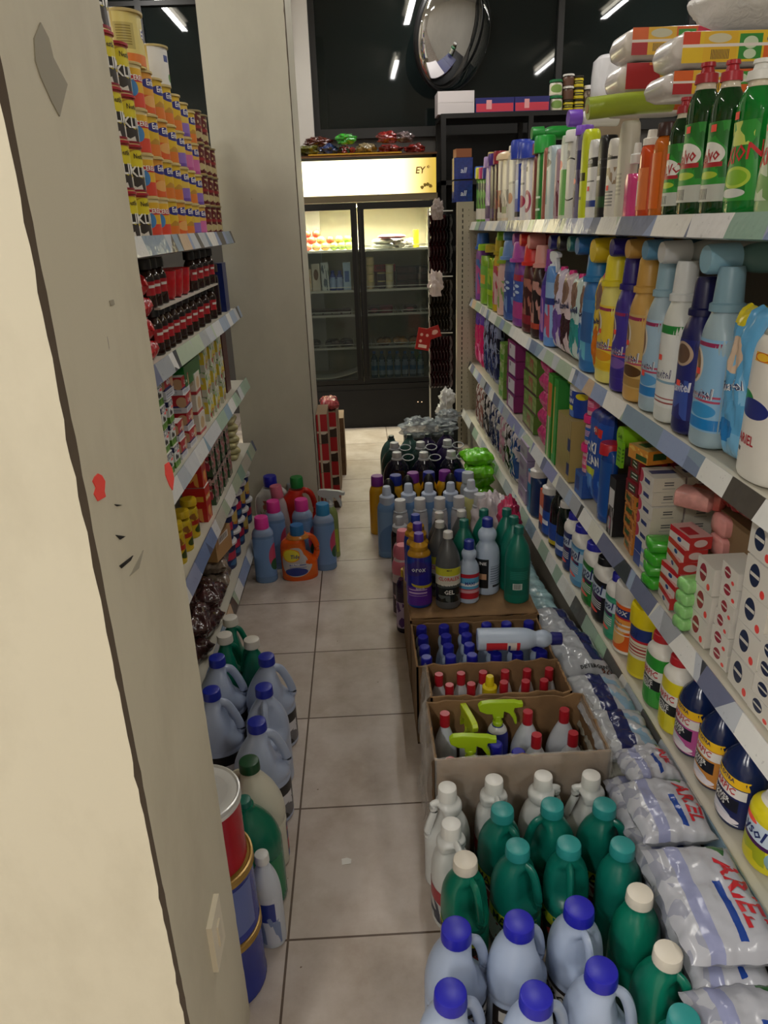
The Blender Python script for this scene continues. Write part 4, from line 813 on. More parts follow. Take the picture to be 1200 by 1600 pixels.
# soap piles
TS = 'on the soap shelf'
orS = ('c87a34', lab('d08a40', ('n', 0, 0, 1, 1, '8a4a20', 4), ('r', .1, .3, .6, .7, '2f5a2a')), lab('c88038', ('r', .1, .2, .6, .6, '3a5a2a')), lab('d69848', ('n', 0, 0, 1, 1, 'e6d8b0', 4)))
rdS = ('8a1824', lab('7a1420', ('r', .2, .2, .8, .8, '20482a'), ('t', .3, .3, .7, .7, 'd8d0c8', 1)), lab('8a1824', ('r', .2, .3, .8, .7, '20482a')), lab('9a2230', ('r', .2, .2, .7, .8, 'd8cfc4')))
whS = ('d9d4c8', lab('dcd8d0', ('o', .0, .5, .25, .5, 'c8405a'), ('r', .35, .3, .75, .6, '2a3a7a')), lab('d6cfbe', ('t', .35, .35, .65, .7, '5a5a5a', 2), ('r', .3, .2, .7, .25, '9a9a92')), lab('dedbd4', ('r', .3, .1, .6, .9, '3a4a7a')))
whB = ('d9d4c8', lab('dcd8d0', ('r', 0, 0, .5, 1, '2a4a9a'), ('r', .5, .3, .8, .6, '8aa0d0')), lab('d6cfbe', ('t', .35, .35, .65, .7, '5a5a5a', 2)))
pile(2, 978, .79, .08, .085, .037, 8, 'soapo', 'orange brown soap bar', 'soap', [orS, orS, orS, orS, orS, rdS, rdS, rdS], '', 'orange and red soap bars', names=['orange brown soap bar, %s from bottom of the farthest soap pile' % ORD[k] for k in range(5)]+['dark red soap bar, %s up in the farthest soap pile' % ORD[k] for k in range(5, 8)], name='soap_bar', ang=.12)
pile(2, 978, .878, .08, .085, .037, 8, 'soapr', 'x', 'soap', rdS, '', 'dark red soap bars', names=['dark red soap bar, %s from the bottom of the pile behind the orange bars' % ORD[k] for k in range(8)], name='soap_bar', ang=.08)
yq = RY(978, 2); zq = rz(2, yq)+8*.037+.002
for i, (x_, nm) in enumerate([(.8, 'nearer'), (.9, 'farther')]):
    e = dup('soapob', lambda: carton('soap_pack', .1, .085, .04, 'd09a4a', lab('d8943c', ('r', .4, .1, .95, .5, '2f5a2a'), ('n', 0, .5, 1, 1, 'e8c060', 4)), side=lab('d0842c', ('r', .2, .3, .7, .8, '2a4a26')), top=lab('dcb870', ('r', .2, .2, .6, .7, '3a6a34'))), 'gold and green soap pack lying on the soap piles, %s the aisle' % ('nearer to', 'farther from')[i], 'soap', (x_+.03, yq+.02, zq), FACE+.2)
pile(2, 1001, .785, .088, .1, .0415, 7, 'soapw', 'x', 'soap', [whB, whB, whS, whS, whS, whS, whS], '', 'white boxed soap bars', names=['white boxed soap bar, %s from the bottom of the tall front pile' % ORD[k] for k in range(7)], name='soap_bar', ang=.03)
pile(2, 1001, .879, .088, .1, .0415, 7, 'soapw', 'x', 'soap', [whS, whS, whS, whS, whS, whS, whS], '', 'white boxed soap bars', names=['white boxed soap bar, %s from the bottom of the tall middle pile' % ORD[k] for k in range(7)], name='soap_bar', ang=.03)
pile(2, 1001, .973, .088, .1, .0415, 7, 'soapw', 'x', 'soap', [whS, whS, whS, whS, whS, whS, whS], '', 'white boxed soap bars', names=['white boxed soap bar, %s from the bottom of the tall rear pile' % ORD[k] for k in range(7)], name='soap_bar', ang=.03)
# green wrapped bars, red-white bars, pink bars
def wrapbar(key, L, w, h, m, label, cat, loc, rz_, group=None, tx=()):
    def mk():
        e = empty('soap_bar'); b = MB(); prof = [(-.5, .2), (-.47, .8), (-.42, 1), (0, 1.02), (.42, 1), (.47, .8), (.5, .2)]; R = []
        for t, s_ in prof:
            R.append([(w/2*s_*math.copysign(abs(math.cos(a))**.55, math.cos(a)), t*L, h/2+h/2*s_*math.copysign(abs(math.sin(a))**.55, math.sin(a))) for a in [2*PI*j/16 for j in range(16)]])
        b.ring([r[::-1] for r in R]); b.obj('wrapper', m, e, True, 50); return e
    return dup(key, mk, label, cat, loc, rz_, group)
yg = RY(1024, 2)
for k in range(4):
    wrapbar('gbar', .11, .07, .036, mat('3fae2c', .2, var=.2, vs=40, coat=.6), 'bright green wrapped soap bar, %s from the bottom beside the white pile' % ORD[k], 'soap', (.815, yg+.045, rz(2, yg)+k*.036), .15*(-1)**k+PI/2, 'bright green soap bars')
yr = RY(1046, 2)
rwS = lab('d9d0cc', ('r', 0, .55, 1, 1, 'c8222c'), ('o', .5, .3, .1, .18, '2a4a8a'), rough=.25)
def rw(): return carton('soap_bar', .1, .06, .034, 'e4dcd8', rwS, side=lab('c83a38', ('o', .5, .5, .3, .3, 'e0c8c4')), top=lab('d8a8a4', ('r', .3, .1, .8, .6, 'b8303a')))
for k in range(6):
    dup('rwbar', rw, 'red and white soap bar, %s from the bottom of its leaning pile' % ORD[k], 'soap', (.812+.004*k, yr+.05, rz(2, yr)+k*.0345), FACE+.1*((k % 3)-1), 'red and white soap bars')
yk = RY(1062, 2)
for k in range(2):
    wrapbar('pbar%d' % k, .11, .075, .055, mat('e09a94', .25, var=.15, vs=30, coat=.5), 'pink wrapped soap %s on the red and white bars' % ('lower', 'upper')[k], 'soap', (.93, yk+.08, rz(2, yk)+.15+k*.056), PI/2, None)
for k, (px, py) in enumerate([(1086, 790), (1107, 772)]):
    y = yk+.16; x_, z_ = onY(px, py, y)
    wrapbar('pbar2%d' % k, .1, .075, .05, mat('d06a60' if k else 'e0a098', .25, var=.3, vs=30, coat=.5), ('pink wrapped soap with orange corner, nearer the white soap piles', 'pink red wrapped soap behind the crimson pack')[k], 'soap', (x_, y, rz(2, y)+.25), .8)
e = carton('cardboard_tray', .16, .22, .245, '8a6a44'); put(e, 'brown cardboard tray under the pink wrapped soaps on the soap shelf', 'tray', (1.06, yk+.16, rz(2, yk)), FACE)
ylg = RY(1073, 2)
for k in range(4):
    wrapbar('lgbar', .1, .05, .034, lab('9ad08a', ('n', 0, 0, 1, 1, 'e8f0e0', 6)) if False else mat('8fcf7c', .25, var=.25, vs=50, coat=.6), 'pale green wrapped soap, %s from the bottom before the white boxes' % ORD[k], 'soap', (.806, ylg+.03, rz(2, ylg)+k*.035), PI/2+.2, 'pale green wrapped soaps')
def logo(bg, c, ring='d6d2c8'): return lab(bg, ('o', .38, .55, .2, .33, c), ('r', .2, .5, .56, .6, ring), ('o', .75, .2, .09, .12, 'f04a44'), rough=.3)
swirl = lab('d8d3c6', ('o', .75, .6, .42, .34, '2a4a78'), ('o', .75, .6, .36, .27, 'd8d3c6'), ('o', .77, .6, .27, .2, '2a4a78'), ('o', .77, .6, .19, .13, 'd8d3c6'), ('t', .15, .15, .5, .3, '6a6a6a', 1), rough=.3)
wA = ('dcd8ce', logo('dcd8ce', '9a2a3c'), lab('d9d4ca')); wC = ('dcd8ce', logo('dcd8ce', '1c2a4a'), swirl, lab('d6d3cc', ('r', .1, .55, .9, .9, '4a6a9a')))
nm = lambda wh, n_: ['white soap box with %s round logo, %s from the bottom of the %s' % (wh[0], ORD[k], wh[1]) for k in range(n_)]
pile(2, 1093, .785, .11, .085, .07, 3, 'wA', 'x', 'soap', wA, '', 'white soap boxes', names=nm(('red', 'far pile'), 3), ang=.05)
pile(2, 1093, .9, .13, .085, .07, 3, 'wA', 'x', 'soap', wA, '', 'white soap boxes', names=nm(('red', 'far rear pile'), 3), ang=.05)
pile(2, 1122, .79, .13, .075, .041, 6, 'wB', 'x', 'soap', wA, '', 'white soap boxes', names=nm(('red', 'second pile'), 6), ang=.05)
pile(2, 1162, .785, .17, .1, .078, 5, 'wC', 'x', 'soap', wC, '', 'white soap boxes', names=nm(('navy', 'tallest pile'), 5), ang=.04)
pile(2, 1162, .96, .17, .1, .078, 4, 'wC', 'x', 'soap', wC, '', 'white soap boxes', names=nm(('navy', 'rear pile'), 4), ang=.04)
pile(2, 1196, .785, .13, .09, .044, 4, 'wD', 'x', 'soap', wC, '', 'white soap boxes', names=nm(('navy', 'nearest low pile'), 4), ang=.06)
# crimson pack
yc = RY(1122, 2)+.085; zc = rz(2, yc)+.29
e = bag('soap_pack', .2, .13, .075, mat('8e1018', .22, bump=.3, bs=30, coat=.5), 51, wr=.006); put(e, 'crimson cellophane pack on top of the white soap boxes', 'soap', (.97, yc+.08, zc), 0)
lettering('CAMAY', .045, lambda x, y: (.955+x, yc-.0-.0, zc+.035+y), 'd9c8b8', e); 
for k_ in KIDS[e.name]:
    if k_.name.startswith('lettering'): k_.location = (-.97, -(yc+.08), -zc)
bevel(tag(MB().box(.9, yc+.02, rz(2, yc)+.004, 1.1, yc+.26, zc-.024).obj('carton', mat('8a7050', .8), None, False), 'brown carton under the crimson soap packs', 'carton'), .003)
e2 = bag('soap_pack', .2, .12, .07, mat('8e1018', .22, bump=.3, bs=30, coat=.5), 52, wr=.006); put(e2, 'crimson cellophane pack behind and under the topmost one', 'soap', (.99, yc+.19, zc-.02), .2)

# -- level 3: cleaners on the bottom shelf
T3 = 'on the bottom right shelf'
def L3(a, b_, t, dsc, shape='shamp', d=.07, **kw):
    return on_right(3, a, b_, t, kw.pop('key', 'cleaner_bottle'), dsc+' '+T3, kw.pop('cat', 'bottle'), shape=shape, d=d, hmax=.3, **kw)
for i, (a, b_, t, c, nm_) in enumerate([(743, 748, 592, '6a3a34', 'brown'), (748, 753, 598, '8a5a54', 'rosy brown'), (753, 762, 604, '15151c', 'black'), (762, 770, 612, '1a2448', 'navy'), (770, 778, 634, '1c2c5c', 'dark blue'), (778, 786, 646, 'b07a90', 'dusty pink'), (786, 794, 656, '121216', 'jet black'), (794, 803, 668, '2a4a80', 'steel blue')]):
    pouch(3, a, b_, t, nm_+' refill pack near the far end', 'pack', pmat(c, ('n', 0, 0, 1, 1, 'c0b8b8', 8), ('n', 0, .2, 1, .7, c, 5)), 60+i, place=T3, key='refill_pack')
for k in range(4): pile(3, 818, .735, .1, .16, .07, 4, 'lilac', 'lilac carton', 'carton', ('9a8aa6', lab('9c8ca8', ('r', .1, .2, .6, .5, '7a5a8a'))), T3, 'lilac cartons', name='small_carton') if k == 0 else None
pile(3, 826, .735, .1, .06, .2, 1, 'blubx', 'x', 'box', ('2a6a9a', lab('2a7aa8', ('r', .1, .7, .9, .95, 'd0a0b0'), ('r', .1, .1, .5, .5, '3a3a8a'))), T3, names=['teal and pink box beside the lilac cartons'], name='box', jit=0)
L3(828, 838, 702, 'dark blue bottle with white trigger neck, farther of two,', col='16305a', shape='tall', cap=('d0ccc6', 'measure', .7, .3, .82))
pile(3, 845, .735, .08, .06, .19, 1, 'orgbx', 'x', 'box', ('c8502c', lab('d05a30', ('r', .1, .4, .9, .6, 'e8e0d8'), ('r', 0, 0, 1, .2, '1a2a5a'))), T3, names=['orange and white box before the black bottles'], name='box', jit=0)
L3(846, 857, 740, 'dark blue bottle with white trigger neck, nearer of two,', col='14284e', shape='tall', cap=('d0ccc6', 'measure', .7, .28, .82), labels=[(lab('1f50a8', ('r', .2, .4, .8, .6, 'dfe4ee')), .05, .5, .9, -1)])
L3(857, 867, 752, 'black bottle with royal blue foot label', col='0c1212', rough=.1, shape='dome', cap=('1a1a1a', 'plain', .34, .1, .92), labels=[(lab('2048a0', ('r', 0, 0, 1, .2, 'c8b020')), .05, .42, .9, -1)])
L3(867, 879, 765, 'dark green black bottle with blue label and white cap', col='0b1a14', rough=.1, shape='dome', cap=('d0ccc6', 'plain', .5, .1, .88), labels=[(lab('1f4a98', ('r', .1, .3, .9, .5, 'd8dce8')), .05, .42, .9, -1)])
LY = lambda bg, c2='2a3a78': lab(bg, ('r', 0, .62, 1, .9, 'c8d4e2'), ('r', .05, .5, .8, .6, '4a1f5a'), ('t', .15, .2, .8, .45, 'd8d8d8', 4), ('o', .4, .1, .3, .06, 'ff5a4a'))
def lysol(a, b_, t, nm_, col, top, cap, L, stick=None):
    L3(a, b_, t, nm_, col=col, shape='toilet', cap=(cap, 'plain', .5, .11, .86), neck=(top, .66, .86, .001), ex=2.4, labels=[(L, .1, .62, .9, -1, [('Lysol', .4, 0, .5, '22306c', .25, .1)])], sticker=stick)
lysol(879, 890, 783, 'white cleaner bottle with blue cap and navy foot', '24346c', 'dcd9d2', '2a2a9c', LY('2a3a78'))
lysol(890, 906, 797, 'light blue cleaner bottle with blue cap', '4f92c4', 'dcd9d2', '2a2a9c', LY('7ab4d8'), (0, .4))
lysol(907, 926, 818, 'green cleaner bottle with white shoulder and blue cap', '1f7a2c', 'dcd9d2', '2a2a9c', LY('2a8a34'), (0, .34))
lysol(922.5, 941.5, 843, 'black cleaner bottle with white shoulder', '16161a', 'd8d5ce', '16161a', LY('1a1a20'))
lysol(942, 957, 868, 'teal cleaner bottle with white shoulder and blue cap', '2f9a74', 'dcd9d2', '2a2a9c', LY('4aa884'))
def wipesC(a, b_, t, nm_, col, lid, L, tx):
    y, z, h, w = slot(3, a, b_, t, FXS[3]+.05); w = .1; h = min(h, .27)
    bot('wipes_canister', nm_+' '+T3, 'canister', (FXS[3]+.052, y+.0, z), FACE, shape='can', h=h*.9, w=w, d=w, col=col, cap=(lid, 'flat', w*.5, h*.24, .84), labels=[(L, .05, .8, .97, -1, tx)])
wipesC(956, 977, 899, 'orange disinfecting wipes canister with white lid', 'e8e2da', 'cfccc6', lab('e8641c', ('o', .45, .62, .5, .3, 'f0a040'), ('r', .1, .72, .95, .92, '24387c'), ('r', .1, .7, .95, .74, 'c8202c'), ('o', .5, .3, .3, .2, 'f0b868'), ('t', .1, .35, .9, .6, 'eee2d8', 2)), [('CLOROX', .021, 0, .68, 'f2efe8', .1), ('DISINFECTING', .01, 0, .5, '3a2a20'), ('WIPES', .013, 0, .42, '3a2a20')])
wipesC(978, 1001, 930, 'yellow lidded disinfecting wipes canister beside the orange one', 'e3d230', 'e0cc14', lab('e6e0c8', ('r', 0, .75, 1, 1, '24387c'), ('r', 0, .7, 1, .75, 'c8202c'), ('r', 0, 0, 1, .35, 'dccb28'), ('t', .1, .42, .9, .64, 'b03a34', 3)), [('Lysol', .026, 0, .68, '1f2a66', .25)])
HP = lambda c1, c2: lab('e8e6de', ('r', 0, .8, 1, 1, c1), ('r', 0, 0, 1, .4, c2), ('n', 0, 0, 1, .35, c1, 5), ('r', .1, .36, .9, .58, '1d1d1d'))
def harp(a, b_, t, nm_, col, c1, c2):
    L3(a, b_, t, nm_, col=col, shape='toilet', ex=2.2, cap=('b8242c', 'plain', .55, .1, .88), neck=('e2dfd6', .7, .88, .001), labels=[(HP(c1, c2), .03, .66, .93, -1, [('HARPIC', .26, 0, .46, 'c01f28', .1, .1), ('ACTIVE', .2, 0, .335, 'f2f2ee', 0, .1), ('FRESH', .2, 0, .27, 'f2f2ee', 0, .1)])])
harp(1002, 1025, 948, 'green toilet cleaner bottle with red cap', '2f9a34', '2f9a34', '4aa848')
harp(1026, 1050, 986, 'yellow toilet cleaner bottle with red cap', 'e2d21c', 'e2d21c', 'e8dc40')
PP = lambda c: lab('1a2358', ('r', .02, .82, .98, 1, 'f0c01c'), ('r', .05, 0, .95, .82, c), ('r', .05, .6, .95, .8, 'e6e4de'), ('o', .4, .16, .35, .1, 'd8d8e4'), ('o', .65, .1, .25, .07, 'f0e8f0'), ('r', .15, .3, .85, .56, '1d1f2c'), ('t', .1, .02, .9, .06, 'f0f0f0', 1))
def power(a, b_, t, nm_, c, X=None):
    L3(a, b_, t, nm_, d=.105, key='toilet_cleaner', col='14244e', rough=.18, shape='harpic', ex=2.3, lean=.12, cap=('b0222c', 'plain', .42, .1, .92), labels=[(PP(c), .05, .62, .88, -1, [('30% EXTRA', .13, 0, .585, '1a2358', 0, 0), ('HARPIC', .22, 0, .46, 'c01f28', .1, 0), ('POWER', .17, 0, .33, 'f4f4f0', 0, 0), ('PLUS', .17, 0, .27, 'f4f4f0', 0, 0)])])
power(1050, 1079, 1016, 'navy toilet cleaner bottle with pink label, farthest of three,', 'c0589a')
power(1081, 1112, 1064, 'navy toilet cleaner bottle with orange label, middle of three,', 'd08a3c')
power(1113, 1151, 1113, 'navy toilet cleaner bottle with dark label, nearest of three,', '20285c')
L3(1155, 1200, 1208, 'large yellow cleaner bottle with white collar and violet cap', col='dccf1e', shape='toilet', d=.12, ex=2.3, cap=('3a2a8c', 'trigger', .3, .2, .86), neck=('e6e3da', .8, .87, .001), labels=[(lab('dccf1e', ('r', .08, .5, .85, .95, 'c8d8e8'), ('r', .08, .4, .85, .5, '4a1f5a'), ('n', 0, 0, 1, .4, 'a8b020', 4), ('o', .4, .9, .18, .07, 'ff5a4a')), .1, .64, .9, -1, [('Lysol', .36, -.03, .48, '22306c', .25, 0)])])
# pale blue tin lying on the lower deck, and film along the deck
yv = RY(1188, 3)-.06
e = empty('tin'); MB().tube([(.79, yv+.14, .309), (.80, yv-.02, .309)], .036, 0, 24).obj('body', lab('9cc8d4', ('t', 0, .3, 1, .6, '4a8aa0', 3)) if False else mat('93bccb', .35, var=.1, vs=30), e); tag(e, 'pale blue can lying beside the large yellow cleaner bottle', 'can')
# ---------------- goods on the floor, right of the aisle ----------------
CB = mat('8a6b48', .85, var=.25, vs=14, bump=.2, bs=60); CBD = mat('6b5034', .9, var=.2, vs=20)
def wavy_wall(b, p, q, h, t, seed, torn=.006, n=16, z0=0, m=0):
    """cardboard side from p to q with an uneven top edge"""
    p, q = Vector(p), Vector(q); d = (q-p).normalized(); nn = Vector((-d.y, d.x))*t; R = []
    for i in range(n+1):
        c = p.lerp(q, i/n); hz = h+torn*noise.noise(Vector((i*.7, seed, 0)))*2; bw = .006*math.sin(PI*i/n)*noise.noise(Vector((seed, i*.2, 3)))
        R.append([(c.x+nn.x*bw/t, c.y+nn.y*bw/t, z0), (c.x, c.y, hz), (c.x+nn.x, c.y+nn.y, hz), (c.x+nn.x, c.y+nn.y, z0)])
    b.ring(R, m)
def open_carton(label, x0, x1, y0, y1, h, seed, wrap=None, name='open_carton'):
    e = empty(name); t = .006
    for nm_, p, q in (('front_side', (x0, y0), (x1, y0)), ('back_side', (x1, y1), (x0, y1)), ('aisle_side', (x0, y1), (x0, y0)), ('shelf_side', (x1, y0), (x1, y1))):
        b = MB(); wavy_wall(b, p, q, h, t, seed+len(nm_)); b.obj(nm_, CB, e, False)
    MB().box(x0, y0, 0, x1, y1, .006).obj('bottom', CBD, e, False)
    if wrap:
        fm = film('dcd6cc', .3, .15); k = .012
        def drape(p, q, zt_, zb, out, seed2, nm_='plastic_liner'):
            p, q = Vector(p), Vector(q); d = (q-p).normalized(); nn = Vector((d.y, -d.x)); b = MB()
            def fn(u, v):
                c = p.lerp(q, u); s_ = .012*noise.noise(Vector((u*7, v*3, seed2)))+.006*noise.noise(Vector((u*25, v*9, seed2)))
                if v < .12: o = -.012*(1-v/.12)+.0; z = zt_-.04*(1-v/.12)**2+.008
                else: o = out+s_+.012*(v-.12); z = zt_+.008-(zt_-zb)*(v-.12)/.88
                if .06 < v < .2: z += .006*noise.noise(Vector((u*20, 1, seed2)))
                return (c.x+nn.x*o, c.y+nn.y*o, z)
            b.grid(fn, 40, 18); b.obj(nm_, fm, e, True, 80)
        for i, (p, q, zb) in enumerate(wrap): drape(p, q, h, zb, .008, seed+i*3.1)
    return tag(e, label, 'carton')
ca, cb_, cc_, cd = (.125, .545, 1.835, 2.085, .28), (.15, .54, 1.655, 1.815, .3), (.135, .565, 1.405, 1.64, .3), (.125, .555, 2.1, 2.5, .285)
open_carton('open brown carton packed with blue-capped bleach bottles', *ca, 1)
open_carton('plastic-lined carton of red-capped bottles behind the trigger spray carton', *cb_, 5, wrap=[((.15, 1.815), (.15, 1.655), .06)])
open_carton('plastic-lined carton holding trigger sprays and red-capped bottles', *cc_, 9, wrap=[((.135, 1.64), (.135, 1.405), .01), ((.135, 1.405), (.565, 1.405), .06), ((.565, 1.405), (.565, 1.64), .06)])
e = open_carton('worn closed carton whose top carries bleach and cleaner bottles', *cd, 13, name='carton')
for nm_, y0, y1 in (('top_flap', 2.105, 2.5),):
    b = MB()
    def fn(u, v): return (.13+.42*u, y0+(y1-y0)*v-.008*abs(noise.noise(Vector((u*9, v, 2)))), .292+.003*noise.noise(Vector((u*4, v*4, 1))))
    b.grid(fn, 20, 10); o = b.obj(nm_, CB, e, True); s_ = o.modifiers.new('solid', 'SOLIDIFY'); s_.thickness = .005; s_.offset = -1
b = MB(); b.grid(lambda u, v: (.14+.4*u, 2.1-.008*v-.004*noise.noise(Vector((u*12, 3, 0)))*v, .262-.03*v+.006*noise.noise(Vector((u*10, v*3, 5)))), 24, 4); o = b.obj('torn_flap', CB, e, True); s_ = o.modifiers.new('solid', 'SOLIDIFY'); s_.thickness = .004
ORDC = ['first', 'second', 'third', 'fourth', 'fifth', 'sixth']
milk = dict(col='b4c4da', rough=.35, sss=0)
# carton of blue caps
rowsA = [('back', [(652, 977), (686, 975), (718, 974), (751, 970), (786, 972), (818, 972)]), ('second', [(654, 999), (691, 997), (726, 997)]), ('third', [(661, 1019), (696, 1017), (730, 1017), (765, 1016), (800, 1014), (833, 1011)]), ('front', [(662, 1038), (698, 1037), (734, 1035), (770, 1034), (805, 1032), (839, 1028)])]
LBs = lab('c8303c', ('r', .1, .5, .9, .8, '5a9ac8'), ('r', 0, .1, 1, .3, 'a82030'), rough=.3)
for rn, pts in rowsA:
    for i, p in enumerate(pts):
        x, y = gnd(p[0], p[1], .262); k = {'back': 3, 'second': 2, 'third': 1, 'front': 0}[rn]
        x = .158+.069*i + (0 if rn != 'front' else 0); y = 1.875+.0585*k
        bot('bleach_bottle', 'blue-capped bleach bottle in open carton, %s row, %s from the aisle' % (rn, ORDC[i]), 'bottle', (x+.004*(i % 2), y-.008, .008), 0, 'blue-capped bleach bottles in the open carton', shape='waist', h=.288, w=.056, d=.056, cap=('1c1f9c', 'screw', .0175, .03, .89), labels=[(LBs, .06, .48, .95, -1)], **milk)
r_ = bot('bleach_bottle', 'bleach bottle lying across the blue-capped ones, red label up', 'bottle', (0, 0, 0), shape='waist', h=.25, w=.078, d=.078, cap=('1a1c70', 'screw', .02, .032, .89), labels=[(lab('c8303c', ('r', .0, .62, 1, .9, 'dcd6d2'), ('r', .3, .2, .7, .6, '4a90c0'), ('r', .1, .65, .9, .72, '2a3a7a'), ('n', 0, .3, 1, .55, '30306a', 4)), .1, .5, .95, -1)], **milk)
p0 = gnd(748, 998, .33); r_.location = (p0[0]-.005, p0[1]-.0, .328); r_.rotation_mode = 'QUATERNION'
r_.rotation_quaternion = (Matrix.Rotation(math.radians(-4), 3, 'Z') @ Matrix.Rotation(math.radians(90), 3, 'Y') @ Matrix.Rotation(math.radians(70), 3, 'Z')).to_quaternion(); bpy.context.view_layer.update()
# carton of red caps
rowsB = [('back', [(687, 1056), (718, 1056), (751, 1055), (781, 1053), (812, 1053), (842, 1050)]), ('middle', [(697, 1074), (735, 1072), (793, 1072), (824, 1070), (853, 1068)]), ('front', [(755, 1090), (793, 1090), (823, 1087)])]
for rn, pts in rowsB:
    for i, p in enumerate(pts):
        x, y = gnd(p[0], p[1]-2, .262); x = max(.187, min(.508, x)); y = max(1.695, min(1.78, y))
        if rn == 'back': x, y = .186+.0643*i, 1.779
        elif rn == 'middle': x, y = .21+.062*[0, 1, 2.5, 3.5, 4.35][i]+.0, 1.725
        else: x, y = [.2575+.06, .39, .46][i]-.0, 1.688
        if rn == 'front': x = [.302, .4, .455][i]; h = .235
        else: h = .288
        if rn == 'front' : continue
        bot('disinfectant_bottle', 'red-capped white bottle in lined carton, %s row, %s from the aisle' % (rn, ORDC[i]), 'bottle', (x, y, .007), 0, 'red-capped bottles in the lined carton', shape='dome', h=h, w=.054, d=.052, col='cfd0d4', cap=('b01c2a', 'flat', .0125, .036, .86), labels=[(lab('b02a38'), .1, .5, .9, -1)])
for i, x in enumerate((.262, .385, .452)):
    bot('disinfectant_bottle', 'low red-capped white bottle in lined carton front row, %s from the aisle' % ORDC[i], 'bottle', (x, 1.688, .007), 0, 'red-capped bottles in the lined carton', shape='dome', h=.262, w=.05, d=.044, col='cfd0d4', cap=('b01c2a', 'flat', .0125, .036, .86))
bot('detergent_bottle', 'bottle with round yellow cap standing among the red-capped bottles', 'bottle', (.3245, 1.725, .007), 0, shape='dome', h=.3, w=.05, d=.05, col='d8cfa0', cap=('d8c418', 'measure', .021, .06, .82))
# sprays and bottles
def gC(px, py, z): return gnd(px, py, z)
for px, py, k, nm_ in [(833, 1112, 0, 'back row, nearer the aisle'), (878, 1110, 0, 'back row, nearer the shelf'), (844, 1142, 1, 'middle, nearer the aisle'), (890, 1138, 1, 'middle, nearer the shelf'), (856, 1170, 2, 'front, nearer the aisle'), (903, 1164, 2, 'front, nearer the shelf'), (696, 1118, 3, 'back left corner'), (707, 1178, 4, 'front left corner')]:
    z = {0: .285, 1: .262, 2: .235, 3: .285, 4: .26}[k]; x, y = gnd(px, py, z); w = .088
    if k == 0: x, y = (.402 if px < 850 else .5), 1.585
    if k == 1: x, y = (.41 if px < 860 else .505), 1.515
    if k == 2: x, y = (.42 if px < 880 else .515), 1.45; w = .05
    if k == 3: x, y, w = .182, 1.595, .07
    if k == 4: x, y, w = .178, 1.44, .046
    bot('disinfectant_bottle', 'red-capped white bottle in the spray carton, %s' % nm_, 'bottle', (x, y, .007), .3*(k-1), shape='gallon' if w > .06 else 'dome', h=z, w=w, d=w*.9 if k != 2 else .05, col='c6ccd4', cap=('b01c2a', 'flat', .0135, .038, .87))
def sprayer(label, x, y, h, col, head, rz_, w=.062):
    bot('spray_bottle', label, 'spray bottle', (x, y, .007), rz_, shape='tall', h=h, w=w, d=w*.8, col=col, cap=(head, 'trigger', .014, .08, .83), neck=('d8dad8', .8, .86, .001))
sprayer('spray bottle with lime trigger facing right in the lined carton', .325, 1.6, .275, '2a2f8a', 'a8cc1e', 0)
sprayer('spray bottle with lime trigger seen edge-on at back left of carton', .245, 1.59, .245, 'c2c8c0', 'b8cc20', PI/2+.2)
sprayer('spray bottle with lime trigger near the front left of carton', .235, 1.49, .255, 'c2c8c0', 'a8cc1e', -.1)
for i, (x, y, h) in enumerate([(.305, 1.515, .245), (.355, 1.475, .25)]):
    bot('bleach_bottle', 'small blue-capped bottle in the spray carton, %s' % ('left of the pair', 'right of the pair')[i], 'bottle', (x, y, .007), 0, shape='dome', h=h, w=.058, d=.05, cap=('1c1f9c', 'screw', .018, .032, .87), **milk)
bevel(tag(MB().box(.375, 1.43, .007, .4, 1.455, .26).obj('carton_box', mat('c4d41e', .4), None, False), 'slim lime yellow box standing in the spray carton', 'box'), .002)
# jugs in the foreground
def jug(label, px, py, kind, rz_=0, z=.28, group=None, side=1):
    x, y = gnd(px, py, z-.005)
    if kind == 'white': kw = dict(shape='ringjug', h=z, w=.112, d=.09, col='d3d5d2', cap=('e2e2dd', 'screw', .0225, .032, .89), handle=('loop', 'd3d5d2'), labels=[(lab('b8bcb8', ('r', 0, .6, 1, 1, 'a02a34'), ('n', 0, 0, 1, .6, '30384a', 5)), .06, .4, .95, -1)])
    elif kind in ('teal', 'tealW'): kw = dict(shape='jug', h=z, w=.118, d=.106, col='0d6b5c' if kind == 'teal' else '0a7058', rough=.28, cap=(('2a8c8a' if kind == 'teal' else 'd6cfc0'), 'screw', .0265, .024, .915), handle=('loop', '0d6b5c' if kind == 'teal' else '0a7058', .9), labels=[(lab('1a1c1a', ('r', 0, .75, 1, 1, 'b8c02a'), ('o', .3, .45, .3, .3, 'd8d4cc'), ('n', .4, .0, 1, .7, 'a83a3a', 5)), .05, .42, .97, -1, [('MAX', .03, 0, .37, '1a1c1a')])])
    else: kw = dict(shape='gallon' if 0 else 'jug', h=z, w=.126, d=.118, col='a3b1c9', rough=.3, cap=('1f1fa6', 'screw', .0295, .026, .915), handle=('loop', 'a3b1c9', .92), labels=[(lab('2a2422', ('r', .1, .6, .9, .9, 'd8d4cc'), ('n', 0, 0, 1, .5, '8a8078', 6)), .05, .4, .97, -1, [('CLORO', .03, 0, .3, '1a1a1a')])])
    return bot(kind+'_jug' if kind == 'teal' or kind == 'white' else ('teal_jug' if kind == 'tealW' else 'bleach_jug'), label, 'jug', (x, y, 0), rz_, group, **kw)
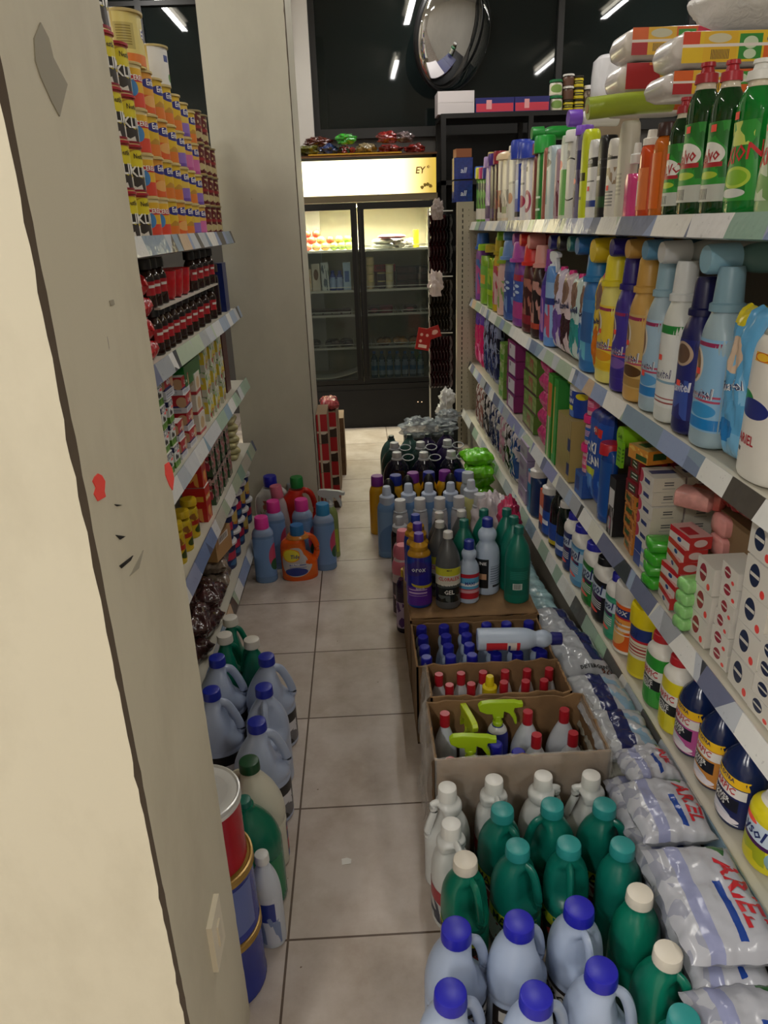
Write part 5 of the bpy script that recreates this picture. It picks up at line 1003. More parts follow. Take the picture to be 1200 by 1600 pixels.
for i, (px, py, a) in enumerate([(699, 1232, PI+.2), (772, 1220, -1.4), (849, 1214, .1), (924, 1213, PI-.2), (705, 1289, -1.2)]):
    jug(['white jug with white cap at the aisle end of the back row', 'white jug with white cap, second from the aisle in the back row', 'white jug with white cap, third from the aisle in the back row', 'white jug with white cap nearest the detergent bags', 'white jug with ridged handle facing forward, at the aisle edge'][i], px, py, 'white', a, group='white jugs')
for i, (px, py, a) in enumerate([(785, 1266, -.9), (863, 1259, PI+.1), (945, 1259, -.6), (809, 1324, -.8), (889, 1320, -1.7), (973, 1322, 1.4), (1069, 1592, 0)]):
    jug('teal jug with teal cap, '+['farthest row, nearest the aisle', 'farthest row, middle, open handle at its left', 'farthest row, nearest the detergent bags', 'second row, nearest the aisle', 'second row, middle, handle facing forward', 'second row, nearest the detergent bags', 'cut by the bottom edge at right'][i], px, py, 'teal', a, group='teal jugs with teal caps')
for i, (px, py, a) in enumerate([(727, 1345, -1.1), (1000, 1397, 1.5), (1044, 1489, -.9)]):
    jug('teal jug with dirty white cap '+['at the aisle edge before the white jugs', 'beside the detergent bags, farther one', 'beside the detergent bags, nearer one'][i], px, py, 'tealW', a, group='teal jugs with white caps')
for i, (px, py, a) in enumerate([(713, 1454, .3), (811, 1443, .5), (905, 1421, -1.35), (940, 1519, -.3), (704, 1554, .35), (838, 1558, .3)]):
    jug('pale blue bleach jug with royal blue cap, '+['farther row, nearest the aisle', 'farther row, middle', 'farther row, handle facing forward', 'nearer row, beside the teal jugs', 'nearer row, nearest the aisle', 'nearer row, middle'][i], px, py, 'blue', a, group='pale blue bleach jugs in the foreground')
# bottles on the carton lid
ZB = .2935
def onlid(px, py, h, label, **kw):
    x, y = gnd(px, py, ZB+h); return bot(kw.pop('key', 'cleaner_bottle'), label, 'bottle', (min(.51, max(.16, x)), y, ZB), kw.pop('rz', 0), kw.pop('group', None), h=h, **kw)
FAB = [(lab('2b2a9c', ('r', 0, 0, 1, .38, '5a2a9c'), ('o', .3, .78, .42, .16, '3a2f86'), ('o', .75, .45, .5, .09, 'c8b430'), ('o', .7, .5, .5, .08, '2b2a9c'), ('t', .15, .2, .7, .34, 'c8a8d8', 2), rough=.2), .04, .7, .95, -1, [('orox', .026, -.005, .54, 'd8dcec', .1), ('lavanda', .011, 0, .28, 'e0d0e8')])]
FB = dict(key='floor_cleaner', shape='fab', w=.086, d=.07, col='1f3f9c', rough=.2, extra='bulb', neck=('b8881e', .7, .77, .004))
onlid(654, 831, .268, 'blue and purple floor cleaner with violet cap at front of the lid', cap=('4a2a9a', 'plain', .0165, .028, .88), labels=FAB, **FB)
onlid(652, 815, .268, 'blue and purple floor cleaner with violet cap, second in the column', cap=('4a2a9a', 'plain', .0165, .028, .88), labels=FAB, **FB)
onlid(649, 802, .268, 'blue and purple floor cleaner with navy cap, last in the column', cap=('1f3a9c', 'plain', .0165, .028, .88), labels=FAB, **FB)
CLX = [(lab('20241f', ('r', 0, .78, 1, 1, 'c8c832'), ('r', 0, .5, 1, .78, 'd4d0c0'), ('r', .1, .42, .9, .5, '4a504a'), ('n', 0, 0, 1, .2, '5a605c', 6), rough=.25), .1, .56, .95, -1, [('MAX', .009, 0, .535, '1a1a1a'), ('CLORALEX', .0185, 0, .415, 'c81e28', 0, 0, .75), ('EL RENDIDOR', .009, 0, .335, 'e8e6de'), ('GEL', .022, 0, .235, 'e8e6de')])]
for i, (px, py) in enumerate([(700, 830), (687, 814), (686, 800), (721, 797)]):
    onlid(px, py, .272, 'silver grey bleach bottle with white cap, '+['front of the lid', 'second from the front', 'behind the other two', 'beside the far teal bottle'][i], key='bleach_bottle', shape='dome', w=.084, d=.08, col='55585a', rough=.3, cap=('c9c9c6', 'screw', .0165, .022, .92), labels=CLX, group='silver grey bleach bottles')
TLB = [(lab('1a3a30', ('r', 0, .65, 1, .9, 'c8c4b0'), ('o', .3, .3, .4, .3, 'c8c832'), ('n', 0, 0, 1, .6, '103028', 6)), .1, .5, .6, 1)]
for i, (px, py) in enumerate([(811, 822), (803, 807), (792, 795), (756, 796), (725, 812)]):
    onlid(px, py, .272, 'teal bottle with teal cap, '+['front right corner of the lid', 'second at the right of the lid', 'third at the right of the lid', 'behind the big white bleach bottle', 'behind the small red-labelled bottle'][i], key='bleach_bottle', shape='dome', w=.086, d=.08, col='0e6e5c', rough=.35, cap=('0f6458', 'screw', .017, .026, .91), labels=[(lab('0d6352', ('r', .3, .2, .6, .42, 'c8d0c8'), ('b', .33, .22, .57, .4, '1a2a24', 7), ('t', .2, .55, .8, .85, '2a8070', 5), rough=.35), .12, .5, .8, -1)], group='teal bleach bottles on the lid')
onlid(762, 810, .274, 'big pale blue bleach bottle with black label and blue cap', key='bleach_bottle', shape='waist', w=.09, d=.085, cap=('1a2a8a', 'screw', .019, .03, .9), labels=[(lab('15171a', ('r', .0, .7, .5, .92, '15171a'), ('r', .5, 0, 1, 1, 'b4c4da'), ('t', .55, .15, .95, .75, '7a88a0', 7), ('r', .05, .3, .45, .5, 'c89a7a'), ('r', .62, .02, .9, .1, '30343a')), .1, .5, .95, -1, [('INIE', .016, -.02, .44, 'e8e8e8')])], **milk)
onlid(733, 845, .222, 'small bleach bottle with red and blue label and blue cap', key='bleach_bottle', shape='waist', w=.072, d=.066, cap=('1f2f8a', 'screw', .018, .03, .88), labels=[(lab('b82434', ('r', .12, .4, .9, .85, '5aa4cc'), ('r', 0, .24, 1, .36, 'd8a0a8'), ('r', .1, .52, .9, .62, 'e8e8ee')), .08, .5, .95, -1, [('MAXI', .016, 0, .345, '24347c')])], **milk)
# rows of softeners on the floor
def fl(px, py, h, label, cat='bottle', **kw):
    x, y = gnd(px, py, h); return bot(kw.pop('key', 'fabric_softener'), label, cat, (x, y, 0), kw.pop('rz', 0), kw.pop('group', None), h=h, **kw)
for i, (px, py) in enumerate([(604, 765), (638, 761), (670, 760), (704, 759)]):
    fl(px, py, .34, 'light blue softener bottle with milky cap, %s from the aisle' % ORDC[i], shape='tall', w=.098, d=.08, col='6f97c8', ex=2.4, cap=('b9c6dc', 'measure', .036, .085, .8), labels=[(lab('7fa4d0', ('o', .8, .2, .7, .5, '5f88bc')), .1, .7, .9, -1)], group='light blue softener bottles')
fl(736, 755, .34, 'pale yellow softener bottle with white cap beside the blue row', shape='tall', w=.095, d=.08, col='d8d890', ex=2.4, cap=('c4ccd8', 'measure', .035, .085, .8), labels=[(lab('d8d890', ('o', .2, .3, .5, .4, 'c0c83a')), .1, .7, .9, -1)])
fl(731, 738, .33, 'clear grey bottle with clear lid behind the pale yellow softener', shape='tall', w=.08, d=.07, col='a9b0b8', rough=.15, cap=('b8c0c8', 'flat', .03, .05, .85))
for i, (px, py) in enumerate([(625, 781), (656, 779), (687, 778), (717, 776), (749, 772)]):
    fl(px, py, .3, 'frosted white bottle with clear cup cap, %s from the aisle' % ORDC[i], shape='tall', w=.078, d=.07, col='bfc3cc', rough=.25, cap=('d4d6da', 'flat', .027, .055, .82), neck=('aeb2b8', .8, .83, .003), labels=[(lab('c4c4cc', ('n', 0, 0, 1, .6, 'a090a0', 5)), .1, .7, .85, -1)], group='frosted bottles with clear caps')
for i, (px, py) in enumerate([(607, 749), (637, 744), (670, 741), (704, 741)]):
    fl(px, py, .31, 'black detergent bottle with rounded black cap, %s from the aisle' % ORDC[i], key='detergent_bottle', shape='fab', w=.098, d=.08, col='0e0e12', rough=.15, cap=('141418', 'dome', .03, .085, .74), group='black detergent bottles')
for i, (px, py) in enumerate([(589, 743), (618, 742), (645, 738), (670, 737), (695, 735), (719, 735)]):
    c = ('7a2a8c', 'violet') if i % 2 == 0 else ('1a2a8c', 'navy')
    fl(px, py, .315, 'yellow detergent bottle with %s cap, %s from the aisle' % (c[1], ORDC[i]), key='detergent_bottle', shape='tall', w=.088, d=.08, col='d09a10', rough=.25, ex=2.5, cap=(c[0], 'plain', .032, .05, .84), group='yellow detergent bottles')
fl(624, 808, .3, 'dark brown bottle with clear grey cap beside the softeners', key='detergent_bottle', shape='tall', w=.082, d=.08, col='15100f', rough=.12, cap=('a9acb2', 'measure', .033, .075, .76))
for i, (px, py) in enumerate([(629, 829), (628, 852)]):
    fl(px, py, .31, 'white bottle with pink cap beside the lid bottles, %s one' % ('farther', 'nearer')[i], shape='tall', w=.085, d=.08, col='c8b8bc', cap=('d8788c', 'soft', .034, .09, .72), neck=('d8788c', .62, .8, .001), labels=[(lab('3a1f2c', ('n', 0, .2, 1, .6, 'c0a0a8', 5)), .05, .5, .95, -1)], group='white bottles with pink caps')
fl(631, 878, .3, 'dark purple patterned bottle with yellow cap at the carton corner', key='cleaner_bottle', shape='fab', w=.07, d=.066, col='2a1438', rough=.15, cap=('c8a41e', 'plain', .014, .03, .8), labels=[(lab('b8a4c4', ('n', 0, 0, 1, 1, '4a1f6a', 5), ('r', 0, 0, 1, .08, '1a0c22'), ('r', 0, .75, 1, 1, '2a1030')), .03, .6, .95, -1)])
fl(664, 826, .3, 'small bottle with pale pink cap between floor cleaners and silver bottles', shape='tall', w=.06, d=.055, col='c89aa0', cap=('dc8a98', 'plain', .022, .05, .82)) if False else None
# five litre bottles with carrying rings
for i, (px, py, c) in enumerate([(620, 706, 0), (662, 706, 0), (705, 704, 0), (616, 691, 1), (657, 690, 1), (699, 687, 2)]):
    h = .33; x, y = gnd(px, py, h)
    sp = 'five litre dark %s bottle with grey cap and carrying ring, %s' % (('blue', 'green', 'purple')[c], ['near row, aisle side', 'near row, middle', 'near row, shelf side', 'far row, aisle side', 'far row, middle', 'far row, shelf side'][i])
    r_ = bot('cleaner_jug', sp, 'jug', (x, y, 0), 0, shape='five', h=h, w=.16, d=.14, col=('0c0d20', '16302e', '1c0f3a')[c], rough=.1, cap=('b9bcc0', 'screw', .026, .03, .91), labels=[(lab(('10183c', '12302c', '281450')[c], ('o', .5, .5, .4, .3, '202c60')), .08, .5, .9, -1)], extra='ring', neck=('a9acb0', .87, .905, .004))
for i, (px, py) in enumerate([(611, 679), (640, 677), (668, 676), (697, 672)]):
    fl(px, py, .32, 'five litre clear green bottle in the far row, %s from the aisle' % ORDC[i], cat='jug', key='cleaner_bottle', shape='five', w=.14, d=.13, col=('3a5a56', '35544f', '2a1f44', '2a1848')[i], rough=.12, cap=('2a3a3a', 'screw', .018, .02, .92), rz=0) if i < 2 else fl(px, py, .32, 'five litre dark purple bottle in the far row, %s from the aisle' % ORDC[i], cat='jug', key='cleaner_bottle', shape='five', w=.14, d=.13, col='20163c', rough=.12, cap=('2a3a3a', 'screw', .018, .02, .92))
# crumpled bags on and behind the far bottles
PB = film('8f98a2', .5, .15)
for i, (px, py, y, r, lb) in enumerate([(652, 668, 4.75, .1, 'clear plastic bag heaped on the far bottles nearest the aisle'), (690, 668, 4.8, .085, 'clear bag with pink bits heaped on the far bottles'), (700, 650, 4.95, .07, 'small grey plastic bag against the end of the fridge')]):
    x, z = onY(px, py, y); e = empty('plastic_bag'); crumple('film', PB, r, r*.8, r*.55, 20+i, .6, 3.2, 22, parent=e); tag(e, lb, 'bag'); e.location = (x, y, z-r*.5)
    bevel(MB().box(x-r*.9, y-r*.8, 0, x+r*.9, y+r*.8, z-r*.5-.004).obj('storage_box', mat('1c2226', .5), None, False), .01)
    tag(bpy.data.objects[sorted([o.name for o in COL.objects if o.name.startswith('storage_box')])[-1]], 'dark box under the %s plastic bag of the far heap' % ORDC[i], 'box')
for i, (px, py, w) in enumerate([(702, 625, .06), (698, 645, .07)]):
    x, z = onY(px, py, 5.15); e = empty('plastic_bag'); crumple('film', film('dedede', .8, .3), .05, .05, .07, 30+i, .5, 3, 18, parent=e); tag(e, ('white paper bag tucked beside the slotted post', 'grey folded bag under the white one beside the post')[i], 'bag'); e.location = (x-.01, 5.2, z-.07)
# lime green bag pile leaning on the shelf and the pink and white bag before it
x, y = gnd(748, 722, .22)
for k in range(5):
    e = dup('limebag', lambda: bag('chip_bag', .16, .15, .07, mat('6fd01c', .2, var=.35, vs=25, coat=.5, bump=.5, bs=40), 71, wr=.012), 'crumpled lime green foil bag, %s from the bottom of the heap' % ORDC[k], 'bag', (.6+.01*(k % 2), 3.7+.02*(k % 3), .03+k*.066), .3*(k % 3)-.2, 'lime green foil bags')
bevel(tag(MB().box(.51, 3.62, 0, .69, 3.9, .03).obj('floor_tray', mat('6a5a44', .8), None, False), 'low tray under the lime green foil bags', 'tray'), .004)
e = empty('plastic_bag'); crumple('film', mat('d0c6c9', .25, var=.2, vs=9, bump=.6, bs=30, coat=.4), .085, .13, .15, 81, .4, 3, 26, parent=e); tag(e, 'white and pink crumpled plastic bag between frosted bottles and shelf', 'bag'); e.location = (.59, 3.17, .0)
e = empty('plastic_bag'); crumple('film', mat('b8305a', .25, var=.3, vs=12, bump=.6, bs=30, coat=.4), .045, .08, .09, 83, .4, 3, 22, parent=e); tag(e, 'crimson pink plastic bag tucked beside the white crumpled one', 'bag'); e.location = (.62, 2.93, .2)
# detergent bags between the cartons and the shelf
def dbag(label, c0, c1, py0, w, h, m, seed, z, rz_=0, tx=(), key=None, l=.24, tilt=0, wr=.0055):
    e = bag('detergent_bag', w, l, h, m, seed, texts=tx, wr=wr)
    put(e, label, 'bag', (c0, c1, z), rz_); 
    if tilt: e.rotation_euler = (0, tilt, rz_)
    return e
marb = [mat('8fb3b8', .25, var=.5, vs=16, bump=.3, bs=30, coat=.4)]*2
whN = lambda f=(): [lab('a6aab0', ('r', .34, 0, .62, 1, '1c2458'), ('n', .62, 0, 1, .8, '7f9fb8', 6), ('n', 0, 0, .3, 1, 'b0b4b8', 7), rough=.22), mat('a6aaaa', .3)]
roma = [lab('a2a6ac', ('r', .66, .2, .9, 1, '1c2458'), ('n', 0, .2, .6, 1, 'a8adb4', 7), rough=.2), mat('b9b9ac', .3)]
XS = .615
for i, (y, z, n_) in enumerate([(2.87, .1, 0), (2.69, .11, 0), (2.51, .12, 1), (2.33, .13, 1)]):
    dbag('teal marbled detergent bag on the shelf-side stack, %s from the far end' % ORDC[i], XS, y, 0, .135, .07, marb, 90+i, z, .06*(-1)**i, [('DETERGENTE', .022, 0, -.09, '10181c', 0)] if n_ == 0 or i == 3 else ())
for i, y in enumerate([2.87, 2.69, 2.51, 2.33]):
    dbag('grey-green detergent bag under the teal marbled one, %s from the far end' % ORDC[i], XS, y, 0, .14, .1, [mat('8d9896', .4, bump=.3)]*2, 100+i, 0.0, 0)
dbag('white detergent bag with navy stripe beside the blue-capped carton', .618, 2.12, 0, .14, .08, roma, 110, .17, .1)
dbag('big white detergent bag with navy panel lying over its stack', .62, 1.9, 0, .155, .085, roma, 111, .2, .05, [('DETERGENTE', .016, .03, -.1, '14181c', 0), ('ROMA', .024, .075, -.115, '5a2a14', 0)])
for k in range(2):
    for j, y in enumerate((2.12, 1.88)):
        dbag('plain cream detergent bag under the navy panelled bags, %s %s' % (('lowest', 'upper')[k], ('far', 'near')[j]), .62, y, 0, .14, .095, [mat('a09f92', .35, bump=.3)]*2, 112+k+j*3, k*.09, 0)
dbag('white detergent bag with navy stripe and blue picture, farther of two', .625, 1.66, 0, .15, .06, whN(), 120, .235, 0, l=.2)
dbag('white detergent bag with navy stripe and blue picture, nearer of two', .625, 1.5, 0, .15, .06, whN(), 121, .24, -.05, l=.18)
for k in range(4):
    for j, y in enumerate((1.68, 1.5)):
        dbag('cream detergent bag in the stack under the blue pictures, %s, %s column' % (ORDC[k], ('far', 'near')[j]), .625, y, 0, .145, .062, [mat('a8a698', .3, bump=.3, coat=.3)]*2, 122+k+j*5, k*.058, .03*(-1)**k, l=.19)
ari = lambda s_: [lab('aaacb4', ('r', .2, .0, .36, .95, '8a8fb0'), ('r', .56, .1, .64, .6, '1f3f8c'), ('n', 0, 0, .2, 1, '8f92a0', 8), ('n', .7, .85, 1, 1, '3a6a3a', 7), rough=.2), mat('a6a8ae', .3)]
def ariel(label, x, y, z, w, l, sz, seed, rz_=0):
    dbag(label, x, y, 0, w, .062, ari(0), seed, z, rz_, [('ARIEL', sz, w*.3, .0, 'b5202c', -PI/2, .1)], l=l)
ariel('small white powder bag with red name, farthest on the near stack', .635, 1.355, .262, .12, .11, .022, 140, .1)
ariel('white powder bag with red name and navy bar, middle of near stack', .622, 1.215, .262, .155, .17, .045, 141, .0)
ariel('white powder bag with large red name, nearest the camera', .615, .985, .262, .175, .25, .06, 142, -.03)
ends = lab('cdcec8', ('o', .4, .5, .12, .34, '4a8a2a'), ('r', .66, .2, 1, .75, 'b5202c'), ('n', 0, 0, .25, 1, '9a9ca8', 5))
for k in range(4):
    for j, (y, l) in enumerate(((1.3, .17), (1.15, .17), (.965, .25))):
        dbag('white powder bag with lilac stripe in the near stack, %s up, %s' % (ORDC[k], ('far column', 'middle column', 'near column')[j]), .62+.004*(-1)**k, y, 0, .15, .068, ari(0), 150+k+j*5, k*.0645, .04*(-1)**(k+j), l=l)
dbag('white powder bag with green flower under the crop edge', .6, .76, 0, .18, .07, ari(0), 170, .2, 0, l=.2)
for k in range(3):
    dbag('white powder bag at the near end of the stack, %s up' % ORDC[k], .61, .77, 0, .17, .07, ari(0), 171+k, k*.066, 0, l=.2)
# litter: a paper scrap on the tiles and a red label dot
sx, sy_ = gnd(541, 1346); b = MB().prism([(sx-.011, sy_-.01), (sx+.012, sy_-.008), (sx+.013, sy_+.006), (sx+.002, sy_+.011), (sx-.012, sy_+.008)], .0005, .0012, 'z'); tag(b.obj('paper_scrap', mat('e6e4de', .7), None, False), 'small torn white paper scrap lying on the floor tiles', 'paper')
sx, sy_ = gnd(541, 1346)
# ---------------- goods on the left shelving ----------------
FL = LX-.02
def LYP(px, l): return yat(px, FL, LZ[l]+.014)
LF = PI/2
def lz(l): return LZ[l]+.0135
def can(key, label, y, z, r, h, L, lid, X=None, group=None, txt=(), cat='can', body='c8b060', a=0):
    return bot(key, label, cat, ((FL-r-.004) if X is None else X, y, z), LF+a, group, shape='can', h=h, w=2*r, d=2*r, col=body, rough=.25, labels=[(L, .04, .96, .99, -1, txt)] + ([(lid[1], .04, .96, .99, 1)] if isinstance(lid, tuple) else []), cap=((lid[0] if isinstance(lid, tuple) else lid), 'flat', r*.99, h*.06, .965))
KL = lab('d8c81c', ('r', 0, 0, 1, .42, 'd8d2c8'), ('o', .5, .62, .42, .36, 'b8941c'), ('o', .5, .62, .37, .33, 'dccb24'), ('r', .12, .34, .88, .56, '26211e'), ('n', .2, .04, .8, .34, '3a3430', 5), ('r', 0, 0, 1, .05, '8a1424'), ('r', 0, .96, 1, 1, 'a01828'))
KT = [('KLIM', .036, 0, .45, 'f2f0ea', 0, 0, .95), ('Nestlé', .017, 0, .78, '3a2a14', 0, 0)]
yk1, yk2 = LYP(226, 0), LYP(243, 0)
rk = .046
HK = .118
for k in range(4):
    can('milk_can', 'yellow and white powdered milk can in the column beside the pillar, %s up' % ORD[k], yk1, lz(0)+k*HK, rk, HK-.001, KL, 'a81c28', group='yellow milk cans', txt=KT, a=-.45)
can('milk_can', 'big yellow powdered milk can on top of the column by the pillar', yk1+.0, lz(0)+4*HK, .058, .15, KL, 'a81c28', X=FL-.062, txt=[('KLIM', .05, 0, .45, 'f2f0ea', 0, 0, .95), ('Nestlé', .022, 0, .78, '3a2a14')], a=-.45)
for k in range(4):
    can('milk_can', 'yellow and white powdered milk can in the second column, %s up' % ORD[k], yk2+.005, lz(0)+k*HK, rk, HK-.001, KL, 'a81c28', group='yellow milk cans', txt=KT, a=-.3)
ENF = {
 'y': (lab('d8b42c', ('o', .5, .74, .26, .13, '2a2f86'), ('r', 0, 0, 1, .3, 'd8782c'), ('n', .2, .3, .8, .6, 'b88a30', 4)), 'yellow', 'd9c27a'),
 'o': (lab('dc9a34', ('o', .5, .74, .26, .13, '2a2f86'), ('r', 0, 0, 1, .45, 'd8602c'), ('o', .5, .3, .25, .15, 'e0a860')), 'orange', 'd9c27a'),
 'p': (lab('d8b84c', ('o', .5, .74, .26, .13, '2a2f86'), ('r', 0, 0, 1, .42, '8a6ab8'), ('r', 0, 0, 1, .1, '6a4aa0')), 'purple-footed', 'd9c27a'),
 'k': (lab('d8a84c', ('o', .5, .74, .26, .13, '2a2f86'), ('r', 0, 0, 1, .5, 'c86aa0'), ('r', 0, 0, 1, .1, 'b04a88')), 'pink-footed', 'd9c27a'),
 'c': (lab('e0b02c', ('r', .1, .6, .9, .76, 'c82a34'), ('r', 0, 0, 1, .35, 'd84a34'), ('o', .25, .45, .16, .2, '4a8ac8'), ('r', 0, .92, 1, 1, 'e8d8a0')), 'red and yellow', 'd9c27a'),
 'r': (lab('5a1418', ('n', 0, .1, 1, .9, 'b8a878', 5), ('r', 0, .45, 1, .55, '8a1f24')), 'maroon', '8a1f24')}
cols = [(259, 'ccccc', .112, 'third'), (273, 'coyoy', .112, 'fourth'), (286, 'yyoyo', .112, 'fifth'), (298, 'oyyyp', .112, 'sixth'), (309, 'yppyp', .11, 'seventh'), (319, 'pykpk', .108, 'eighth'), (328, 'kpkyk', .105, 'ninth'), (337, 'rrrr', .11, 'tenth'), (345, 'rrrr', .11, 'eleventh'), (352, 'rrr', .11, 'twelfth')]
for px, seq, hh, cn in cols:
    y = LYP(px, 0); seq = seq[:4]
    for k, c in enumerate(seq):
        L, nm_, bd = ENF[c]
        can('formula_can', '%s can in the %s column from the pillar, %s up' % (nm_, cn, ORD[k]), y, lz(0)+k*(hh), min(.043, .036+.0005*(px-250)), hh-.001, L, 'c8b47a' if c != 'r' else '8a7a50', group='tins of baby formula', txt=[('CERELAC' if c == 'c' else 'Enfa', .018 if c == 'c' else .022, 0, .68 if c == 'c' else .74, 'f2f0ea', 0, 0, .9)] if c != 'r' else (), a=-.3)
GC = lab('d8c878', ('r', .0, .3, .35, .8, 'b8a860'), ('o', .72, .62, .2, .14, '2a2f86'), ('r', 0, 0, 1, .22, 'dc7a30'), ('t', .05, .35, .3, .75, '8a7a3a', 8))
y4 = LYP(272, 0); can('formula_can', 'big yellow can with gold rim atop the third and fourth columns', y4-.02, lz(0)+4*.112+.001, .062, .135, GC, 'b8a468', X=FL-.066, txt=[('Enfa', .03, .02, .62, 'f2f0ea')], a=-.2)
y5 = LYP(300, 0); can('formula_can', 'white can with red fruit picture on top of the cans', y5+.0, lz(0)+4*.112+.001, .05, .11, lab('dcdad4', ('o', .75, .3, .16, .2, 'c8302c'), ('o', .6, .2, .1, .12, '4a8a2a'), ('r', .4, .62, .55, .8, '3a4a8a')), 'b8a468', X=FL-.054, a=-.2)
# second shelf: coffee jars, mugs, noodle bags
T = 'on the second left shelf'
jl = lab('a81c24', ('r', 0, .75, 1, 1, '18100e'), ('r', .15, .4, .85, .55, 'd8d4cc'), rough=.3)
jars = [(264, 0), (272, 0), (280, 0), (289, 0), (298, 0), (307, 0), (316, 0), (325, 0), (334, 0), (344, 0)]
for i, (px, k) in enumerate(jars):
    y = LYP(px, 1)
    bot('coffee_jar', 'brown glass coffee jar with black lid and red label, %s from the pillar' % ORD[i], 'jar', (FL-.032, y, lz(1)), LF, 'brown coffee jars in the lower tier', shape='cola', h=.125, w=.054, d=.054, col='2a1810', rough=.08, cap=('0e0e10', 'flat', .02, .028, .86), labels=[(jl, .28, .7, .95, -1)])
bevel(tag(MB().box(FL-.16, LYP(262, 1), lz(1)+.127, FL-.002, LYP(347, 1), lz(1)+.133).obj('cardboard_sheet', mat('b8b0a4', .7), None, False), 'pale card sheet between two tiers of coffee jars', 'card'), .001)
for i, px in enumerate([262, 270, 279, 322, 331, 339, 347]):
    y = LYP(px, 1)+(.0 if i < 3 else 0)
    bot('coffee_jar', 'brown glass coffee jar in the upper tier, %s from the pillar' % ORD[i], 'jar', (FL-.032, y, lz(1)+.134), LF, 'brown coffee jars in the upper tier', shape='cola', h=.12, w=.052, d=.052, col='2a1810', rough=.08, cap=('0e0e10', 'flat', .02, .028, .86), labels=[(jl, .28, .7, .95, -1)])
def mug(label, y, z, i):
    e = empty('plastic_mug'); b = MB().lathe([(0, .028, .028), (.01, .036, .036), (.07, .043, .043), (.085, .045, .045), (.085, .041, .041), (.015, .033, .033)], 0, 2, 28); b.obj('bowl', mat('c81c24', .2, coat=.4), e)
    b = MB().lathe([(0, .03, .03), (.004, .03, .03), (.008, .024, .024)], 0, 2, 20); b.obj('foot_ring', mat('b01820', .25), e)
    return put(e, label, 'mug', (FL-.05, y, z), 0)
for i, px in enumerate((291, 301, 311)): mug('shiny red plastic mug wedged between coffee jars, %s from the pillar' % ORD[i], LYP(px, 1), lz(1)+.134, i)
for k in range(4):
    e = dup('noodlebag', lambda: bag('noodle_bag', .1, .1, .055, mat('b81a20', .2, var=.35, vs=30, coat=.5, bump=.4, bs=50), 201, wr=.01), 'glossy red foil bag beside the near pillar edge, %s from the bottom' % ORD[k], 'bag', (FL-.055, LYP(252, 1)-.02, lz(1)+k*.058), .3*(k % 2), 'glossy red foil bags')
bevel(tag(MB().box(FL-.1, LYP(360, 1)-.03, lz(1), FL-.01, LYP(360, 1)+.06, lz(1)+.2).obj('box', mat('1a2a6a', .3, var=.2, vs=20), None, False), 'dark blue box at the far end of the second left shelf', 'box'), .002)
for i, px in enumerate((352,)): bot('coffee_jar', 'dark brown tall jar beside the dark blue box', 'jar', (FL-.04, LYP(px, 1), lz(1)), LF, shape='jar', h=.2, w=.06, d=.06, col='1c0f0a', rough=.1, cap=('3a2a1a', 'flat', .028, .03, .86))
# third shelf: milk cartons and film-wrapped packs
OM = lab('d8d8d4', ('r', 0, .72, 1, .95, '1f2450'), ('r', .0, .0, 1, .28, '6a9a34'), ('o', .35, .45, .16, .13, '1a1a1a'), ('o', .62, .4, .12, .1, '1a1a1a'), ('r', .55, .58, .95, .68, 'e87a84'), ('n', 0, 0, 1, .25, '4a7a28', 6), ('o', .85, .62, .1, .07, 'ff5a4a'))
RD = lab('b0202c', ('r', 0, 0, 1, .35, 'd0d0d6'), ('r', 0, .3, 1, .4, '2a2a6a'), ('o', .85, .6, .2, .3, 'c8a07a'), ('t', .1, .06, .8, .24, '8a90a0', 2))
def lpile(l, px, wX, lY, hh, n, key, fr, desc, cat, name, txt=(), group=None, col='d8d4cc', top=None, X=None, z0=0, dy=0):
    y0 = LYP(px, l)+dy
    for k in range(n):
        dup(key, lambda: carton(name, lY, wX, hh*.98, col, fr, txt, fr, top=top), desc+', %s up' % ORD[k], cat, ((X if X else FL-.003)-wX/2-.003*(k % 2), y0+lY/2, lz(l)+z0+k*hh), LF+.03*((k % 3)-1), group)
LTX = [('OMELA', .017, 0, .83, 'f2f2ee')]
lpile(2, 259, .09, .055, .068, 4, 'omela', OM, 'white and green milk carton, first column from the pillar', 'carton', 'milk_carton', LTX, 'white and green milk cartons')
lpile(2, 268, .09, .055, .068, 4, 'omela', OM, 'white and green milk carton, second column from the pillar', 'carton', 'milk_carton', LTX, 'white and green milk cartons')
lpile(2, 278, .09, .055, .068, 3, 'omela', OM, 'white and green milk carton, third column from the pillar', 'carton', 'milk_carton', LTX, 'white and green milk cartons')
lpile(2, 288, .09, .07, .058, 2, 'redc', RD, 'small red and white carton, fourth column', 'carton', 'milk_carton', [('oron', .018, 0, .6, 'f2f0ea')], 'red and white cartons')
lpile(2, 278, .08, .09, .085, 1, 'redbig', RD, 'larger red and white carton lying on the milk cartons', 'carton', 'milk_carton', [('on', .034, -.1, .6, 'f2f0ea')], z0=.206)
lpile(2, 301, .09, .09, .058, 4, 'redc2', RD, 'red and white carton, fifth column', 'carton', 'milk_carton', [('Coro', .02, 0, .62, 'f2f0ea')], 'red and white cartons')
lpile(2, 316, .08, .09, .07, 3, 'beig', lab('d8d0c0', ('o', .5, .5, .3, .3, 'c8a878'), ('r', 0, 0, 1, .15, 'b03038')), 'cream carton beside the red ones', 'carton', 'milk_carton')
bevel(tag(MB().box(FL-.1, LYP(305, 2), lz(2)+.19, FL-.005, LYP(305, 2)+.24, lz(2)+.255).obj('box', mat('0f6a24', .25, var=.2, vs=20), None, False), 'glossy green box across the third left shelf', 'box'), .003)
